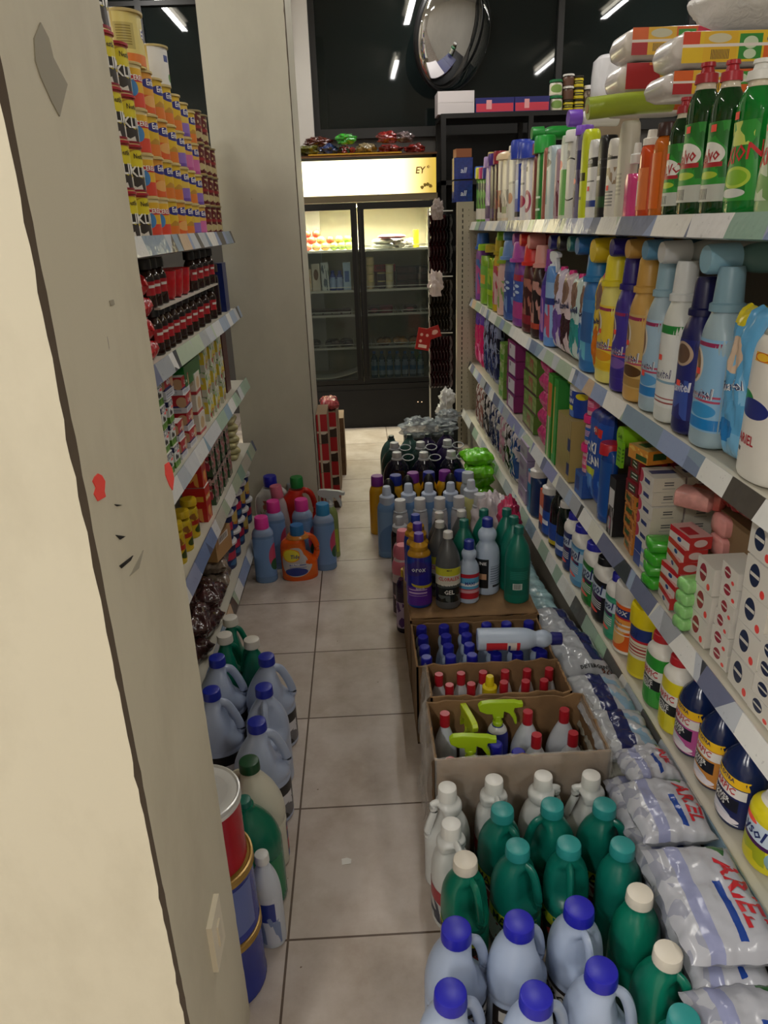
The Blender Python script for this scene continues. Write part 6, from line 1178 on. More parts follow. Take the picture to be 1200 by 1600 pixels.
bevel(tag(MB().box(FL-.1, LYP(305, 2)+.01, lz(2)+.175, FL-.01, LYP(305, 2)+.23, lz(2)+.189).obj('card_tray', mat('8a7a5a', .7), None, False), 'flat card tray carrying the glossy green box', 'tray'), .001)
YF = lab('c8c8b4', ('n', 0, 0, 1, 1, '7aa05a', 4), ('n', 0, .3, 1, .8, 'd8c040', 3), ('n', .2, 0, .8, .4, 'a84a3a', 6), rough=.2)
for j, px in enumerate((331, 341, 351)):
    for k in range(3):
        dup('wrapst', lambda: carton('wrapped_pack', .09, .1, .088, 'c8c8b4', YF, (), YF), 'film-wrapped yellow and green pack, %s column near the far pillar, %s up' % (ORD[j], ORD[k]), 'pack', (FL-.055, LYP(px, 2)+.05, lz(2)+k*.09), LF+.04*((k+j) % 3-1), 'film-wrapped yellow and green packs')
bevel(tag(MB().box(FL-.1, LYP(362, 2)+.02, lz(2), FL-.02, LYP(362, 2)+.12, lz(2)+.26).obj('box', mat('4a1418', .4), None, False), 'dark maroon box at the far end of the third left shelf', 'box'), .002)
# fourth shelf
ML = lab('c8a81c', ('n', 0, .0, 1, .9, '8a5a20', 4), ('r', .1, .45, .9, .62, 'a82c1c'), ('o', .5, .25, .3, .15, '3a4a1a'))
for i, px in enumerate([258, 264, 271, 279, 288, 298, 308, 318]):
    for k in range(2):
        if k == 1 and i > 4: continue
        y = LYP(px, 3)
        bot('mayonnaise_jar', 'yellow sauce jar with food picture, %s from the pillar, %s tier' % (ORD[i], ('lower', 'upper')[k]), 'jar', (FL-.036, y, lz(3)+k*.131), LF, 'yellow sauce jars', shape='jar', h=.13, w=.06, d=.06, col='c8b02a', rough=.2, cap=('2e2410' if k else 'c8a81c', 'flat', .027, .022, .87), labels=[(ML, .05, .75, .97, -1)])
lpile(3, 328, .08, .07, .13, 2, 'fruta', lab('b81c18', ('r', .1, .6, .9, .75, 'd8a030'), ('n', 0, 0, 1, .4, 'e09a4a', 4)), 'tall red fruit carton beside the yellow jars', 'carton', 'juice_carton', [('FRUTAS', .014, 0, .67, 'f2e8d8')], 'red fruit cartons')
FLW = lab('1a1c18', ('n', 0, 0, 1, 1, 'c8a8a0', 9), ('n', 0, 0, 1, .8, '3a5a3a', 6), ('n', .2, .2, .9, .7, 'a83a4a', 8))
for j, px in enumerate((340, 347, 354, 361)):
    for k in range(2): dup('floral', lambda: carton('floral_box', .07, .09, .11, '1a1c18', FLW, (), FLW), 'dark floral printed box, %s column from the red cartons, %s' % (ORD[j], ('lower', 'upper')[k]), 'box', (FL-.05, LYP(px, 3)+.045, lz(3)+k*.112), LF, 'dark floral boxes')
for k in range(7):
    wrapbar('celery', .12, .1, .026, lab('9a9468', ('r', 0, 0, .5, 1, '2a5a20')) if False else mat('b0a878', .35, var=.5, vs=25), 'cream and green plastic-wrapped pack near the far pillar, %s up' % ORD[k], 'pack', (FL-.06, LYP(372, 3)+.1, lz(3)+k*.027), .4*(k % 2), 'cream and green wrapped packs')
bot('glass_bowl', 'clear glass bowl on top of the cream and green packs', 'bowl', (FL-.055, LYP(372, 3)+.1, lz(3)+.192), 0, shape='tub', h=.03, w=.085, d=.085, col='a8a8a0', rough=.08, cap=('c8c8c4', 'flat', .045, .005, .95))
# fifth shelf: tubs and bagged goods
TUB = lab('1c2a58', ('r', .1, .4, .9, .75, 'c02a4a'), ('n', 0, 0, 1, .35, '3a6a9a', 5))
TUB2 = lab('1a2f7a', ('o', .5, .5, .3, .3, 'c8b060'), ('n', 0, 0, 1, .3, 'c88a30', 4))
def tub(label, y, X, z, L): bot('margarine_tub', label, 'tub', (X, y, z), LF, 'white-lidded tubs', shape='tub', h=.115, w=.11, d=.11, col='1c2a58', cap=('d4d4d6', 'flat', .0585, .012, .96), labels=[(L, .05, .9, .97, -1)])
for j, (px, py) in enumerate([(358, 809), (366, 797), (372, 783), (380, 745)]):
    pass
for j, y in enumerate((2.84, 2.965, 3.09, 3.215, 3.345)):
    tub('white-lidded navy tub on the bottom left shelf, %s from the near end' % ORD[j], y, FL-.056, lz(4)+(.13 if j < 3 else .0), TUB2 if j % 2 else TUB)
    if j < 3: tub('white-lidded navy tub in the lower tier, %s from the near end' % ORD[j], y, FL-.056, lz(4)+.0, TUB)
for j, y in enumerate((3.215, 3.345)): tub('white-lidded navy tub in the upper tier near the far pillar, %s' % ORD[j], y, FL-.056, lz(4)+.13, TUB2)
e = carton('biscuit_box', .16, .12, .1, 'b08a58', lab('b89060', ('r', .2, .6, .8, .9, 'dcd8d0'), ('b', .25, .65, .75, .85, '222222', 9))); put(e, 'tan box with barcode sticker on the bottom left shelf', 'box', (FL-.07, 2.66, lz(4)+.145), LF-.2)
for k in range(5):
    e = dup('darkbag', lambda: bag('food_bag', .13, .17, .07, [mat('4a2c2a', .2, var=.6, vs=22, bump=.5, bs=40, coat=.6)]*2, 211, wr=.014), 'clear bag of dark red dried goods on the bottom left shelf, %s of the heap' % ORD[k], 'bag', (FL-.07+.01*(k % 2), (2.1, 2.3, 2.5, 2.2, 2.4)[k], lz(4)+(.0 if k < 3 else .07)), .2*(k-2), 'bags of dried goods')
e = bag('food_bag', .12, .15, .06, [mat('6a6a20', .25, var=.6, vs=30, bump=.4, coat=.5)]*2, 214, wr=.012); put(e, 'olive and dark food bag between the dried goods bags', 'bag', (FL-.075, 1.93, lz(4)), .1)
for k in range(2): put(bag('food_bag', .13, .15, .07, [mat('8a7a6a', .2, var=.5, vs=22, bump=.5, bs=40, coat=.6)]*2, 216+k, wr=.01), 'clear bag of brown goods under the tan box, %s' % ('lower', 'upper')[k], 'bag', (FL-.075, 2.67, lz(4)+.071*k), .1)

# ---------------- jugs, tins and bottles on the floor at the left ----------------
def gal(px, py, z, label, col, cap, rz_=0, group=None, key='bleach_jug', w=.148, L=None, shape='gallon'):
    x, y = gnd(px, py, z-.004); x = max(x, -.472)
    return bot(key, label, 'jug', (x, y, 0), rz_, group, shape=shape, h=z, w=w, d=w*.92, col=col, rough=.3, cap=(cap, 'screw', .0255, .027, .915), handle=('loop', col), labels=[(L or lab('1c1c1e', ('r', .1, .3, .9, .7, 'd8d8dc'), ('n', 0, 0, 1, .5, '6a6a70', 6)), .05, .4, .97, -1)])
for i, (px, py, a) in enumerate([(352, 966, .2), (343, 993, .4), (393, 1000, 2.6)]):
    gal(px, py, .31, 'green jug with white cap, '+['farthest of the three on the left', 'nearest the left shelving', 'nearest the aisle centre on the left'][i], '0a7058', 'd6d2c8', a, 'green jugs with white caps on the left', 'cleaner_jug', .108)
for i, (px, py, a) in enumerate([(336, 1028, .3), (416, 1026, .2), (412, 1074, -1.5), (330, 1079, .1), (401, 1128, .25)]):
    gal(px, py, .315, 'pale bleach gallon with blue cap on the left, '+['far pair, shelf side', 'far pair, aisle side', 'handle facing forward', 'half hidden by the near pillar', 'nearest, beside the green-capped jug'][i], 'a9b6cf', '1a2a9c', a, 'pale bleach gallons on the left')
gal(389, 1190, .31, 'cream bleach jug with dark green cap on the left', 'cdcab8', '1c4a2c', PI-.3, L=lab('2a3a7a', ('r', 0, .75, 1, .85, 'b0202c'), ('r', 0, .2, 1, .5, 'c02a38'), ('n', 0, 0, 1, .4, '4a5aa0', 5)), w=.155)
x, y = gnd(385, 1250, .3); bot('cleaner_bottle', 'round green bottle with green cap behind the red tin', 'bottle', (-.312, 1.315, 0), 0, shape='dome', h=.3, w=.155, d=.14, col='0a6a50', rough=.25, cap=('1a6a5a', 'screw', .018, .022, .92), labels=[(lab('0f7a4c', ('r', .2, .5, .8, .6, 'c8d0c0')), .08, .5, .9, -1)])
# tower of tins just behind the near pillar
TX, TY = -.35, 1.112
def tin(label, z, r, h, L, rim, lid, X=TX, Y=TY):
    e = empty('food_tin'); MB().lathe([(0, r, r), (.006, r*1.02, r*1.02), (.012, r, r), (h-.022, r, r)], 0, 2, 40).obj('body', mat(L, .25, var=.25, vs=9), e)
    MB().lathe([(h-.022, r*1.0, r*1.0), (h-.018, r*1.05, r*1.05), (h-.012, r*1.02, r*1.02), (h-.007, r*1.05, r*1.05), (h-.001, r*1.04, r*1.04), (h, r*1.0, r*1.0), (h-.004, r*.94, r*.94)], 0, 2, 40).obj('rim', mat(rim, .3, metal=.3), e)
    MB().lathe([(h-.012, r*.97, r*.97), (h-.003, r*.96, r*.96), (h-.003, r*.75, r*.75), (h-.006, r*.7, r*.7), (h-.006, r*.45, r*.45), (h-.003, r*.4, r*.4)], 0, 2, 40).obj('lid', mat(lid, .35), e)
    return put(e, label, 'tin', (X, Y, z))
tin('blue food tin with gold rim standing on the floor behind the pillar', 0, .086, .172, '1c2f8c', 'a8843c', 'a8843c')
o = tin('blue food tin with gold rim, middle of the tower behind the pillar', .173, .086, .172, '1c2f8c', 'a8843c', 'a8843c')
b = MB(); b.grid(lambda u, v: (.0866*math.sin((u-.5)*1.0+.55+.25), -.0866*math.cos((u-.5)*1.0+.8), .02+.12*v), 10, 2); b.obj('label', mat('5a6aa8', .3), o)
tin('red tin with white plastic lid on top of the blue tins', .346, .078, .16, 'a81c28', 'cfcfcc', 'd2d2cf')
tin('red tin with white lid, second tower behind the pillar', 0, .078, .3, 'a81c28', 'cfcfcc', 'd2d2cf', -.44, 1.33)
bot('bleach_bottle', 'white bottle with red and blue label beside the blue tins', 'bottle', (-.262, 1.2, 0), -.6, shape='dome', h=.25, w=.074, d=.07, col='c4cad4', cap=('d8d8d4', 'screw', .016, .022, .92), labels=[(lab('c8ccd8', ('r', .1, .5, .9, .9, '2a3a8a'), ('r', .1, .2, .6, .45, 'b83040'), ('n', 0, 0, 1, .6, '7a8ab0', 5)), .06, .6, .95, -1)])
# group in front of the far pillar
def gp(px, py, h, label, X=None, **kw):
    x, y = gnd(px, py, h); return bot(kw.pop('key', 'detergent_bottle'), label, 'bottle', (x, y, 0), kw.pop('rz', 0), kw.pop('group', None), h=h, **kw)
TD = lab('d9641a', ('o', .42, .45, .4, .44, 'b8b4b4'), ('o', .3, .66, .24, .2, 'e8a01c'), ('o', .3, .66, .2, .17, 'e6d83c'), ('o', .4, .16, .28, .12, '2a3a8a'), ('t', .25, .28, .65, .38, '5a6aa8', 1), rough=.25)
jk = dict(shape='toilet', ex=2.3, handle=('wide', 'd8560e'))
bot('detergent_jug', 'orange laundry detergent jug with blue cap and bullseye label', 'jug', (-.322, 3.04, 0), .12, h=.25, w=.165, d=.1, col='d8560e', rough=.25, cap=('2a6aa0', 'plain', .032, .05, .84), neck=('c07a30', .8, .86, .003), shape='toilet', ex=2.3, lean=0, handle=('wide', 'd8560e', 1), labels=[(TD, .08, .74, .78, -1, [('Tide', .026, -.02, .49, '1f2f7c', .15), ('ULTRA', .014, -.02, .33, 'e8e8ee', 0)])])
bot('detergent_jug', 'smaller orange detergent jug with grey cap before the red jug', 'jug', (-.375, 3.5, 0), .1, h=.29, w=.15, d=.09, col='d8560e', rough=.25, cap=('8a8f94', 'plain', .03, .05, .86), shape='toilet', ex=2.3, labels=[(TD, .3, .74, .6, -1)])
bot('detergent_jug', 'red laundry detergent jug with green cap against the far pillar', 'jug', (-.335, 3.33, 0), .1, h=.39, w=.16, d=.1, col='c02a18', rough=.25, cap=('1c7a34', 'plain', .032, .05, .87), shape='toilet', ex=2.3, handle=('wide', 'c02a18', 1))
bot('detergent_jug', 'white detergent jug with royal blue cap against the far pillar', 'jug', (-.47, 3.39, 0), -.1, h=.38, w=.17, d=.1, col='cfcfca', rough=.3, cap=('1f1f9c', 'plain', .034, .05, .87), shape='toilet', ex=2.3, handle=('wide', 'cfcfca', 1), labels=[(lab('cfcfca', ('o', .5, .5, .3, .35, 'c8c8b4'), ('n', .2, .2, .8, .8, '8a9a6a', 6), ('n', .3, .4, .7, .9, 'b05a4a', 7)), .35, .74, .7, -1)])
DW = lambda pc: dict(shape='tall', w=.1, d=.075, ex=2.4, col='6f8fb8', rough=.25, cap=(pc, 'plain', .032, .052, .845), neck=('8fa4c4', .74, .86, .001), labels=[(lab('6f93c4', ('o', .95, .5, .3, .35, 'c8486a'), ('o', .9, .3, .2, .15, '2a5a3a')), .1, .7, .9, -1)])
bot('fabric_softener', 'blue softener bottle with hot pink cap beside the bullseye jug', 'bottle', (-.475, 3.02, 0), .1, h=.31, **DW('e03a9a'))
bot('fabric_softener', 'blue softener bottle with pink cap, left one behind the front row', 'bottle', (-.435, 3.16, 0), .1, h=.335, **DW('d83a94'))
bot('fabric_softener', 'blue softener bottle with pink cap right behind the bullseye jug', 'bottle', (-.305, 3.165, 0), .1, h=.335, **DW('d83a94'))
bot('fabric_softener', 'blue softener bottle with sky blue cap at the aisle side', 'bottle', (-.205, 3.12, 0), .15, h=.325, **DW('2f82b4'))
bot('detergent_bottle', 'frosted bottle with dusty pink cap leaning between softeners', 'bottle', (-.395, 3.27, .01), 0, h=.36, shape='tall', w=.075, d=.06, col='b8a8a8', cap=('c86a80', 'plain', .03, .06, .84), tilt=(0, -.1, 0))
bot('spray_bottle', 'clear trigger spray bottle with white head beside the far pillar', 'spray bottle', (-.175, 3.25, 0), -.3, h=.3, shape='tall', w=.07, d=.05, col='8a9a5a', rough=.15, cap=('c8ccc8', 'trigger', .016, .09, .85), labels=[(lab('a8b43a', ('n', 0, 0, 1, .5, '3a5a3a', 4)), .1, .5, .8, -1)])
# red cartons and brown cartons beside the far pillar
def disp(label, x0, x1, y0, y1, z0, z1, red=True):
    e = empty('display_carton'); c = 'b01c24' if red else '6a4e34'
    MB().box(x0, y0, z0, x1, y1, z1-.0).obj('body', [mat('8a7258', .8), lab(c, ('r', .1, .0, 1, .35, '3a2a20'), ('r', .0, .36, 1, .42, 'c8b8a0'), ('o', .6, .36, .3, .05, 'd0c4b0')) if red else mat(c, .8, var=.3, vs=15)], e, False).data.polygons[0].material_index = 1
    MB().box(x0+.01, y0-.001, z0+.0, x0+.02, y0+.0, z1).obj('edge_flap', mat('c0aa90', .8), e, False)
    return tag(e, label, 'carton')
for k in range(4): disp('red display carton in the column against the far pillar, %s up' % ORD[k], -.24, -.185, 3.62, 3.84, k*.155, k*.155+.153)
for k in range(4): disp('red display carton in the second column beside the pillar, %s up' % ORD[k], -.24+.0, -.15, 3.9, 4.15, k*.14, k*.14+.138)
e = bag('snack_bag', .1, .16, .06, mat('b8464a', .2, var=.6, vs=30, coat=.6, bump=.4), 221, wr=.01); put(e, 'glossy red and white bag on top of the red cartons', 'bag', (-.185, 3.99, .562), .1)
for k in range(4): disp('small brown carton in the stack beyond the red cartons, %s up' % ORD[k], -.24, -.125, 4.48, 4.7, k*.095, k*.095+.093, False)
disp('tall brown carton between the red cartons and the brown stack', -.24, -.15, 4.22, 4.42, 0, .5, False)
# ---------------- fridge ----------------
FY = 5.64; fx0, fx1, FT = -.56, .6, 1.67
fr = empty('display_fridge'); tag(fr, 'black two-door drinks fridge with lit yellow header at the aisle end', 'fridge')
K = mat('060607', .6); G_ = mat('08080a', .35); IN = mat('a8a28a', .5); SV = mat('b8b8b4', .3, metal=.6)
def fz(py, px=600): return onY(px, py, FY)[1]
b = MB(); b.box(fx0, FY+.06, 0, fx0+.03, FY+.62, 1.95); b.box(fx1-.03, FY+.06, 0, fx1, FY+.62, 1.95); b.box(fx0, FY+.59, 0, fx1, FY+.62, 1.95); b.box(fx0, FY+.06, 1.92, fx1, FY+.62, 1.95); b.box(fx0, FY+.06, 1.66, fx1, FY+.62, 1.69)
b.obj('cabinet', K, fr, False)
b = MB(); b.box(fx0+.03, FY+.575, .36, fx1-.03, FY+.59, 1.66); b.box(fx0+.03, FY+.08, .36, fx0+.04, FY+.58, 1.66); b.box(fx1-.04, FY+.08, .36, fx1-.03, FY+.58, 1.66); b.box(fx0+.03, FY+.08, 1.645, fx1-.03, FY+.58, 1.66)
b.obj('liner', IN, fr, False)
MB().box(fx0, FY, 0, fx1, FY+.6, .345).obj('motor_housing', K, fr, False)
MB().box(fx0+.02, FY-.006, .04, fx1-.04, FY, .30).obj('kick_panel', mat('070708', .7), fr, False)
for px in (653, 659): 
    x, z = onY(px, 628, FY-.008); MB().box(x-.004, FY-.009, z-.003, x+.004, FY-.005, z+.003).obj('indicator_light', mat('f0c8a0', .4, emit=1.2), fr, False)
# header light box
z0, z1 = 1.70, 1.925
MB().box(fx0, FY-.005, 1.655, fx1, FY+.07, z0).obj('header_rail', mat('6a5f48', .4), fr, False)
m, nt, bb = newmat('lit_sign'); tc = nt.nodes.new('ShaderNodeTexCoord'); sp_ = nt.nodes.new('ShaderNodeSeparateXYZ'); nt.links.new(tc.outputs['Object'], sp_.inputs[0])
rp = nt.nodes.new('ShaderNodeValToRGB'); mr = nt.nodes.new('ShaderNodeMapRange'); mr.inputs[1].default_value = .3; mr.inputs[2].default_value = fx1; nt.links.new(sp_.outputs[0], mr.inputs[0]); nt.links.new(mr.outputs[0], rp.inputs[0])
bb.inputs['Base Color'].default_value = lin('e8c84a'); bb.inputs['Emission Color'].default_value = lin('ffe27a'); rp.color_ramp.elements[0].color = lin('fff6cc'); rp.color_ramp.elements[1].color = lin('d8b23c'); nt.links.new(rp.outputs[0], bb.inputs['Emission Color']); ms = nt.nodes.new('ShaderNodeMapRange'); ms.inputs[1].default_value = .25; ms.inputs[2].default_value = .55; ms.inputs[3].default_value = 3.2; ms.inputs[4].default_value = .6; nt.links.new(sp_.outputs[0], ms.inputs[0]); nt.links.new(ms.outputs[0], bb.inputs['Emission Strength'])
sg = MB().box(fx0+.01, FY-.01, z0, fx1-.01, FY+.02, z1).obj('lit_sign_panel', m, fr, False)
MB().tube([(fx0+.05, FY+.035, 1.81), (.4, FY+.035, 1.81)], .012, 0, 10).obj('sign_tube', mat('fff4d8', .3, emit=4), fr)
lettering('EY', .06, lambda x, y: (.475+x, FY-.0115, 1.845+y), '8a6a20', sg, .15)
lettering('®', .03, lambda x, y: (.535+x, FY-.0115, 1.865+y), 'a08030', sg)
b = MB(); 
for k in range(4): b.prism([(.49+.02*k+.012*math.cos(a)*(1+.3*math.sin(3*a+k)), 1.735+.02*math.sin(k*.9)+.012*math.sin(a)) for a in [2*PI*j/10 for j in range(10)]], FY-.0112, FY-.0105, 'y')
b.obj('printed_leaves', mat('9a8028', .5), sg, False)
# doors
def door(xa, xb, hx, nm_):
    fw = .045
    d = empty('door'); d.parent = fr; KIDS.setdefault(fr.name, []).append(d)
    b = MB(); b.box(xa, FY-.0, .35, xa+fw, FY+.05, 1.65); b.box(xb-fw, FY, .35, xb, FY+.05, 1.65); b.box(xa+fw, FY, .35, xb-fw, FY+.05, .35+fw*.8); b.box(xa+fw, FY, 1.65-fw, xb-fw, FY+.05, 1.65)
    b.obj('door_frame', G_, d, False)
    MB().box(xa+fw, FY+.02, .35+fw*.8, xb-fw, FY+.026, 1.65-fw).obj('door_glass', film_flat('30383a', .36, .04), d, False)
    MB().box(hx, FY-.015, .4, hx+.012, FY, 1.6).obj('door_handle', mat('3a3a38', .3, metal=.7), d, False)
door(fx0+.003, .018, -.0, 'l'); door(.022, fx1-.003, .035, 'r')
area('fridge_light', (.02, FY+.1, 1.63), .95, .05, 190, (1, .93, .68), (0, 0, 0))
MB().tube([(fx0+.1, FY+.11, 1.632), (fx1-.1, FY+.11, 1.632)], .01, 0, 10).obj('interior_tube', mat('fff2c8', .3, emit=6), fr)
SHZ = []
for i, py in enumerate((389, 452, 490, 541)):
    z = fz(py)+.02*0; z = onY(600, py, FY+.1)[1]; SHZ.append(z)
    b = MB(); n = 30
    if i == 0: b.box(fx0+.04, FY+.09, z-.008, fx1-.04, FY+.56, z-.003)  # solid plate added to keep the top light off the lower shelves
    for k in range(n+1):
        x = fx0+.045+(fx1-fx0-.09)*k/n; b.box(x-.0015, FY+.09, z-.003, x+.0015, FY+.56, z)
    b.box(fx0+.04, FY+.085, z-.012, fx1-.04, FY+.095, z+.004); b.box(fx0+.04, FY+.085, z+.022, fx1-.04, FY+.09, z+.027)
    b.obj('wire_shelf', mat('c4c4bc', .4), fr, False)
FZ0 = .365
MB().box(fx0+.04, FY+.08, .35, fx1-.04, FY+.57, FZ0).obj('cabinet_floor', IN, fr, False)
rd = random.Random(5)
# fruit on the top shelf
def fruit(col, col2, label, x, y, z, r):
    e = empty('apple'); b = MB(); n = 12; pr = []
    for i in range(n+1):
        t = PI*i/n; rr = math.sin(t)*(1+.08*math.cos(t)); zz = -math.cos(t)*.92; zz -= .22*math.exp(-(rr/.25)**2)*(1 if t > PI/2 else -.5); pr.append((zz*r+r*.92, max(.0005, rr*r), max(.0005, rr*r)))
    b.lathe(pr, 0, 2, 18); b.obj('flesh', mat(col, .35, var=.5, vs=18), e); MB().tube([(0, 0, r*1.55), (r*.1, 0, r*1.95)], .0025, 0, 6).obj('stem', mat('5a4020', .7), e)
    return put(e, label, 'fruit', (x, y, z))
k = 0
APX = [(468, 384, 0), (480, 384, 0), (494, 384, 1), (508, 384, 1), (522, 385, 2), (534, 384, 2), (545, 383, 2), (474, 371, 0), (487, 373, 0), (501, 371, 1), (516, 372, 0), (530, 374, 1), (543, 370, 2), (479, 360, 0), (494, 362, 0)]
for i, (px, py, c) in enumerate(APX):
    row = 0 if i < 7 else (1 if i < 13 else 2); yy = FY+.15+.02*row; x, _ = onY(px, py, yy); r = .032
    cc = ('b84a30', 'c89a4a', '8fae3a')[c]
    fruit(cc, '', ('red', 'yellow-red', 'green')[c]+' apple in the fridge, %s layer, %s from the left' % (('bottom', 'middle', 'top')[row], ORD[i if i < 7 else (i-7 if i < 13 else i-13)]), x, yy, SHZ[0]+.001+row*.046, r)
TF = 'in the fridge'
def fpack(key, px, py0, py1, w, d, m, label, cat='pack', Y=FY+.17, base=None, shape='box', cap=None, group=None, **kw):
    x, z = onY(px, (py0+py1)/2, Y); zb = base if base is not None else onY(px, py1, Y)[1]; h = onY(px, py0, Y)[1]-zb
    if shape == 'box': e = carton(key, w, d, h, m[0], m[1]); return put(e, label, cat, (x, Y, zb), 0, group)
    return bot(key, label, cat, (x, Y, zb), 0, group, shape=shape, h=h, w=w, d=d, col=m[0], cap=cap, labels=[(m[1], .1, .7, .95, -1)] if m[1] else (), **kw)
for i, (px, w) in enumerate([(598, .14), (607, .12)]):
    for k in range(2): e = dup('chp%d' % i, lambda: bag('cheese_pack', w+.02, .14, .035, mat('dcdccc' if i == 0 else 'd8d8d0', .3, var=.15, bump=.3), 230+i, wr=.004), 'white wrapped pack on the top fridge shelf, %s pile, %s' % (('left', 'right')[i], ('lower', 'upper')[k]), 'pack', (onY(px, 370, FY+.2)[0]+.03*i, FY+.2+.16*i, SHZ[0]+.002+k*.034), 0)
e = bag('meat_pack', .2, .1, .03, mat('c8787a', .3, var=.4, vs=20), 233, wr=.003); put(e, 'pink meat pack before the white packs in the fridge', 'pack', (onY(612, 378, FY+.12)[0], FY+.14-.01, SHZ[0]+.07), .05)
for i, px in enumerate((625, 640)):
    e = empty('plastic_bag'); crumple('film', mat('c9c4b4', .25, bump=.5, coat=.5), .05, .04, .03, 240+i, .5, 3, 16, parent=e); tag(e, 'crumpled clear bag on the top fridge shelf, %s one' % ('left', 'right')[i], 'bag'); e.location = (onY(px, 380, FY+.2)[0], FY+.2, SHZ[0]+.002)
fpack('juice_bottle', 650, 359, 387, .045, .04, ('c8b41c', None), 'yellow bottle at the right of the top fridge shelf', 'bottle', base=SHZ[0]+.001, shape='can')
# second shelf
b0 = SHZ[1]+.001
for i, (px, top, w, c, L) in enumerate([(481, 421, .06, 'c8b498', lab('c8b498', ('o', .5, .5, .3, .3, 'c87a3a'))), (494, 412, .06, 'c8c0b4', lab('c8c0b4', ('o', .5, .6, .3, .2, '6a4a3a'))), (508, 410, .055, 'b8bcc0', lab('b8bcc0', ('n', 0, 0, 1, 1, '4a5a6a', 4))), (542, 410, .055, '9ab0c8', lab('9ab0c8', ('r', .2, .3, .8, .7, '3a5a9a')))]):
    fpack('milk_carton', px, top, 447, w, .06, (c, L), 'small milk carton on the second fridge shelf, %s from the left' % ORD[i], 'carton', base=b0)
for i, px in enumerate((520, 531)): fpack('juice_bottle', px, 424, 447, .055, .05, ('2a3a8a', lab('8aa0c8')), 'blue juice bottle among milk cartons in the fridge, %s one' % ('left', 'right')[i], 'bottle', base=b0, shape='pet', cap=('1f2f8a', 'plain', .014, .02, .9))
for i, (px, n, c) in enumerate([(579, 4, 'c8b48a'), (596, 2, '3a2a3a'), (609, 3, 'c8c0a8')]):
    for k in range(n):
        bot('yogurt_cup', 'yogurt cup in the fridge, %s stack from the door middle, %s up' % (ORD[i], ORD[k]), 'cup', (onY(px, 440, FY+.17)[0], FY+.17, b0+k*.058), 0, 'yogurt cups', shape='tub', h=.057, w=.06, d=.06, col=c, cap=('c8b878', 'flat', .031, .006, .9))
for i, (px, k) in enumerate([(587, 2), (607, 3)]):
    e = carton('jelly_pack', .11, .06, .05, 'b02028', lab('b02430', ('r', .1, .3, .4, .8, '7a1018'), ('r', .55, .3, .9, .8, '7a1018')), top=lab('c8b060')); put(e, 'red jelly pack on the yogurt cups, %s one' % ('left', 'right')[i], 'pack', (onY(px, 420, FY+.17)[0], FY+.17, b0+(.232 if i == 0 else .174)*1.0+.0), 0) if False else put(e, 'red jelly pack beside the yogurt cups in fridge, %s one' % ('left', 'right')[i], 'pack', (onY(px, 420, FY+.17)[0], FY+.27, b0+.12), 0)
    e = carton('jelly_pack', .11, .06, .118, '8a2a2a', lab('5a2024')); put(e, 'dark red pack under the %s red jelly pack' % ('left', 'right')[i], 'pack', (onY(px, 420, FY+.17)[0], FY+.27, b0), 0)
for i, px in enumerate((628, 645, 658)):
    for k in range(3): dup('darktray', lambda: carton('food_tray', .085, .12, .05, '1f1416', lab('24181a', ('r', .1, .2, .9, .8, '3a2024'))), 'dark food tray in the fridge, %s pile from left, %s up' % (ORD[i], ORD[k]), 'tray', (onY(px, 440, FY+.19)[0], FY+.2, b0+k*.052), 0, 'dark food trays')
# third and fourth shelves, floor of the fridge
for i, px in enumerate((484, 498, 512, 526, 541)):
    dup('cupd', lambda: carton('sausage_pack', .075, .12, .04, '2a1c1e', lab('3a2426', ('r', .1, .2, .9, .5, '8a8a88'))), 'dark sausage pack on the third fridge shelf, %s from the left' % ORD[i], 'pack', (onY(px, 486, FY+.17)[0], FY+.17, SHZ[2]+.001), 0, 'dark sausage packs')
for i, (px, c) in enumerate([(585, '3a2a30'), (603, '6a1f30'), (640, '2a1c1c')]):
    e = carton('deli_box', .1, .12, .05, c, lab(c, ('o', .5, .5, .3, .3, '8a3a4a'))); put(e, 'deli box on the third fridge shelf right side, %s from the left' % ORD[i], 'box', (onY(px, 486, FY+.17)[0], FY+.17, SHZ[2]+.001), 0)
for i, (px, c) in enumerate([(490, '3a2a28'), (520, '40302e'), (541, '3a2624'), (600, '8a6420'), (625, '9a6e24'), (650, '8a5c20')]):
    e = bag('bread_bag', .11, .14, .055, mat(c, .25, var=.5, vs=20, coat=.6, bump=.3), 250+i, wr=.006); put(e, ('brown meat bag' if i < 3 else 'golden bread bag')+' on the fourth fridge shelf, %s from the left' % ORD[i], 'bag', (onY(px, 536, FY+.18)[0], FY+.18, SHZ[3]+.001), 0)
for i, px in enumerate((585, 597, 609, 621, 633, 645, 657)):
    fpack('water_bottle', px, 549, 588, .052, .05, ('4a5a6a', lab('8a9ab0', ('r', 0, .3, 1, .6, '3a6a9a'))), 'small clear water bottle at the fridge bottom, %s from the left' % ORD[i], 'bottle', base=FZ0+.001, shape='pet', cap=('2a6ac0', 'plain', .013, .018, .92), group='water bottles in the fridge', rough=.08)
b = MB(); b.grid(lambda u, v: (-.45+.42*u, FY+.13+.2*v, FZ0+.012+.13*max(0, (u-.45))**1.6), 16, 4); o = b.obj('paper_tray', mat('c4c2b8', .5), None, True); s_ = o.modifiers.new('solid', 'SOLIDIFY'); s_.thickness = .006; tag(o, 'curved white tray lying at the left bottom of the fridge', 'tray')
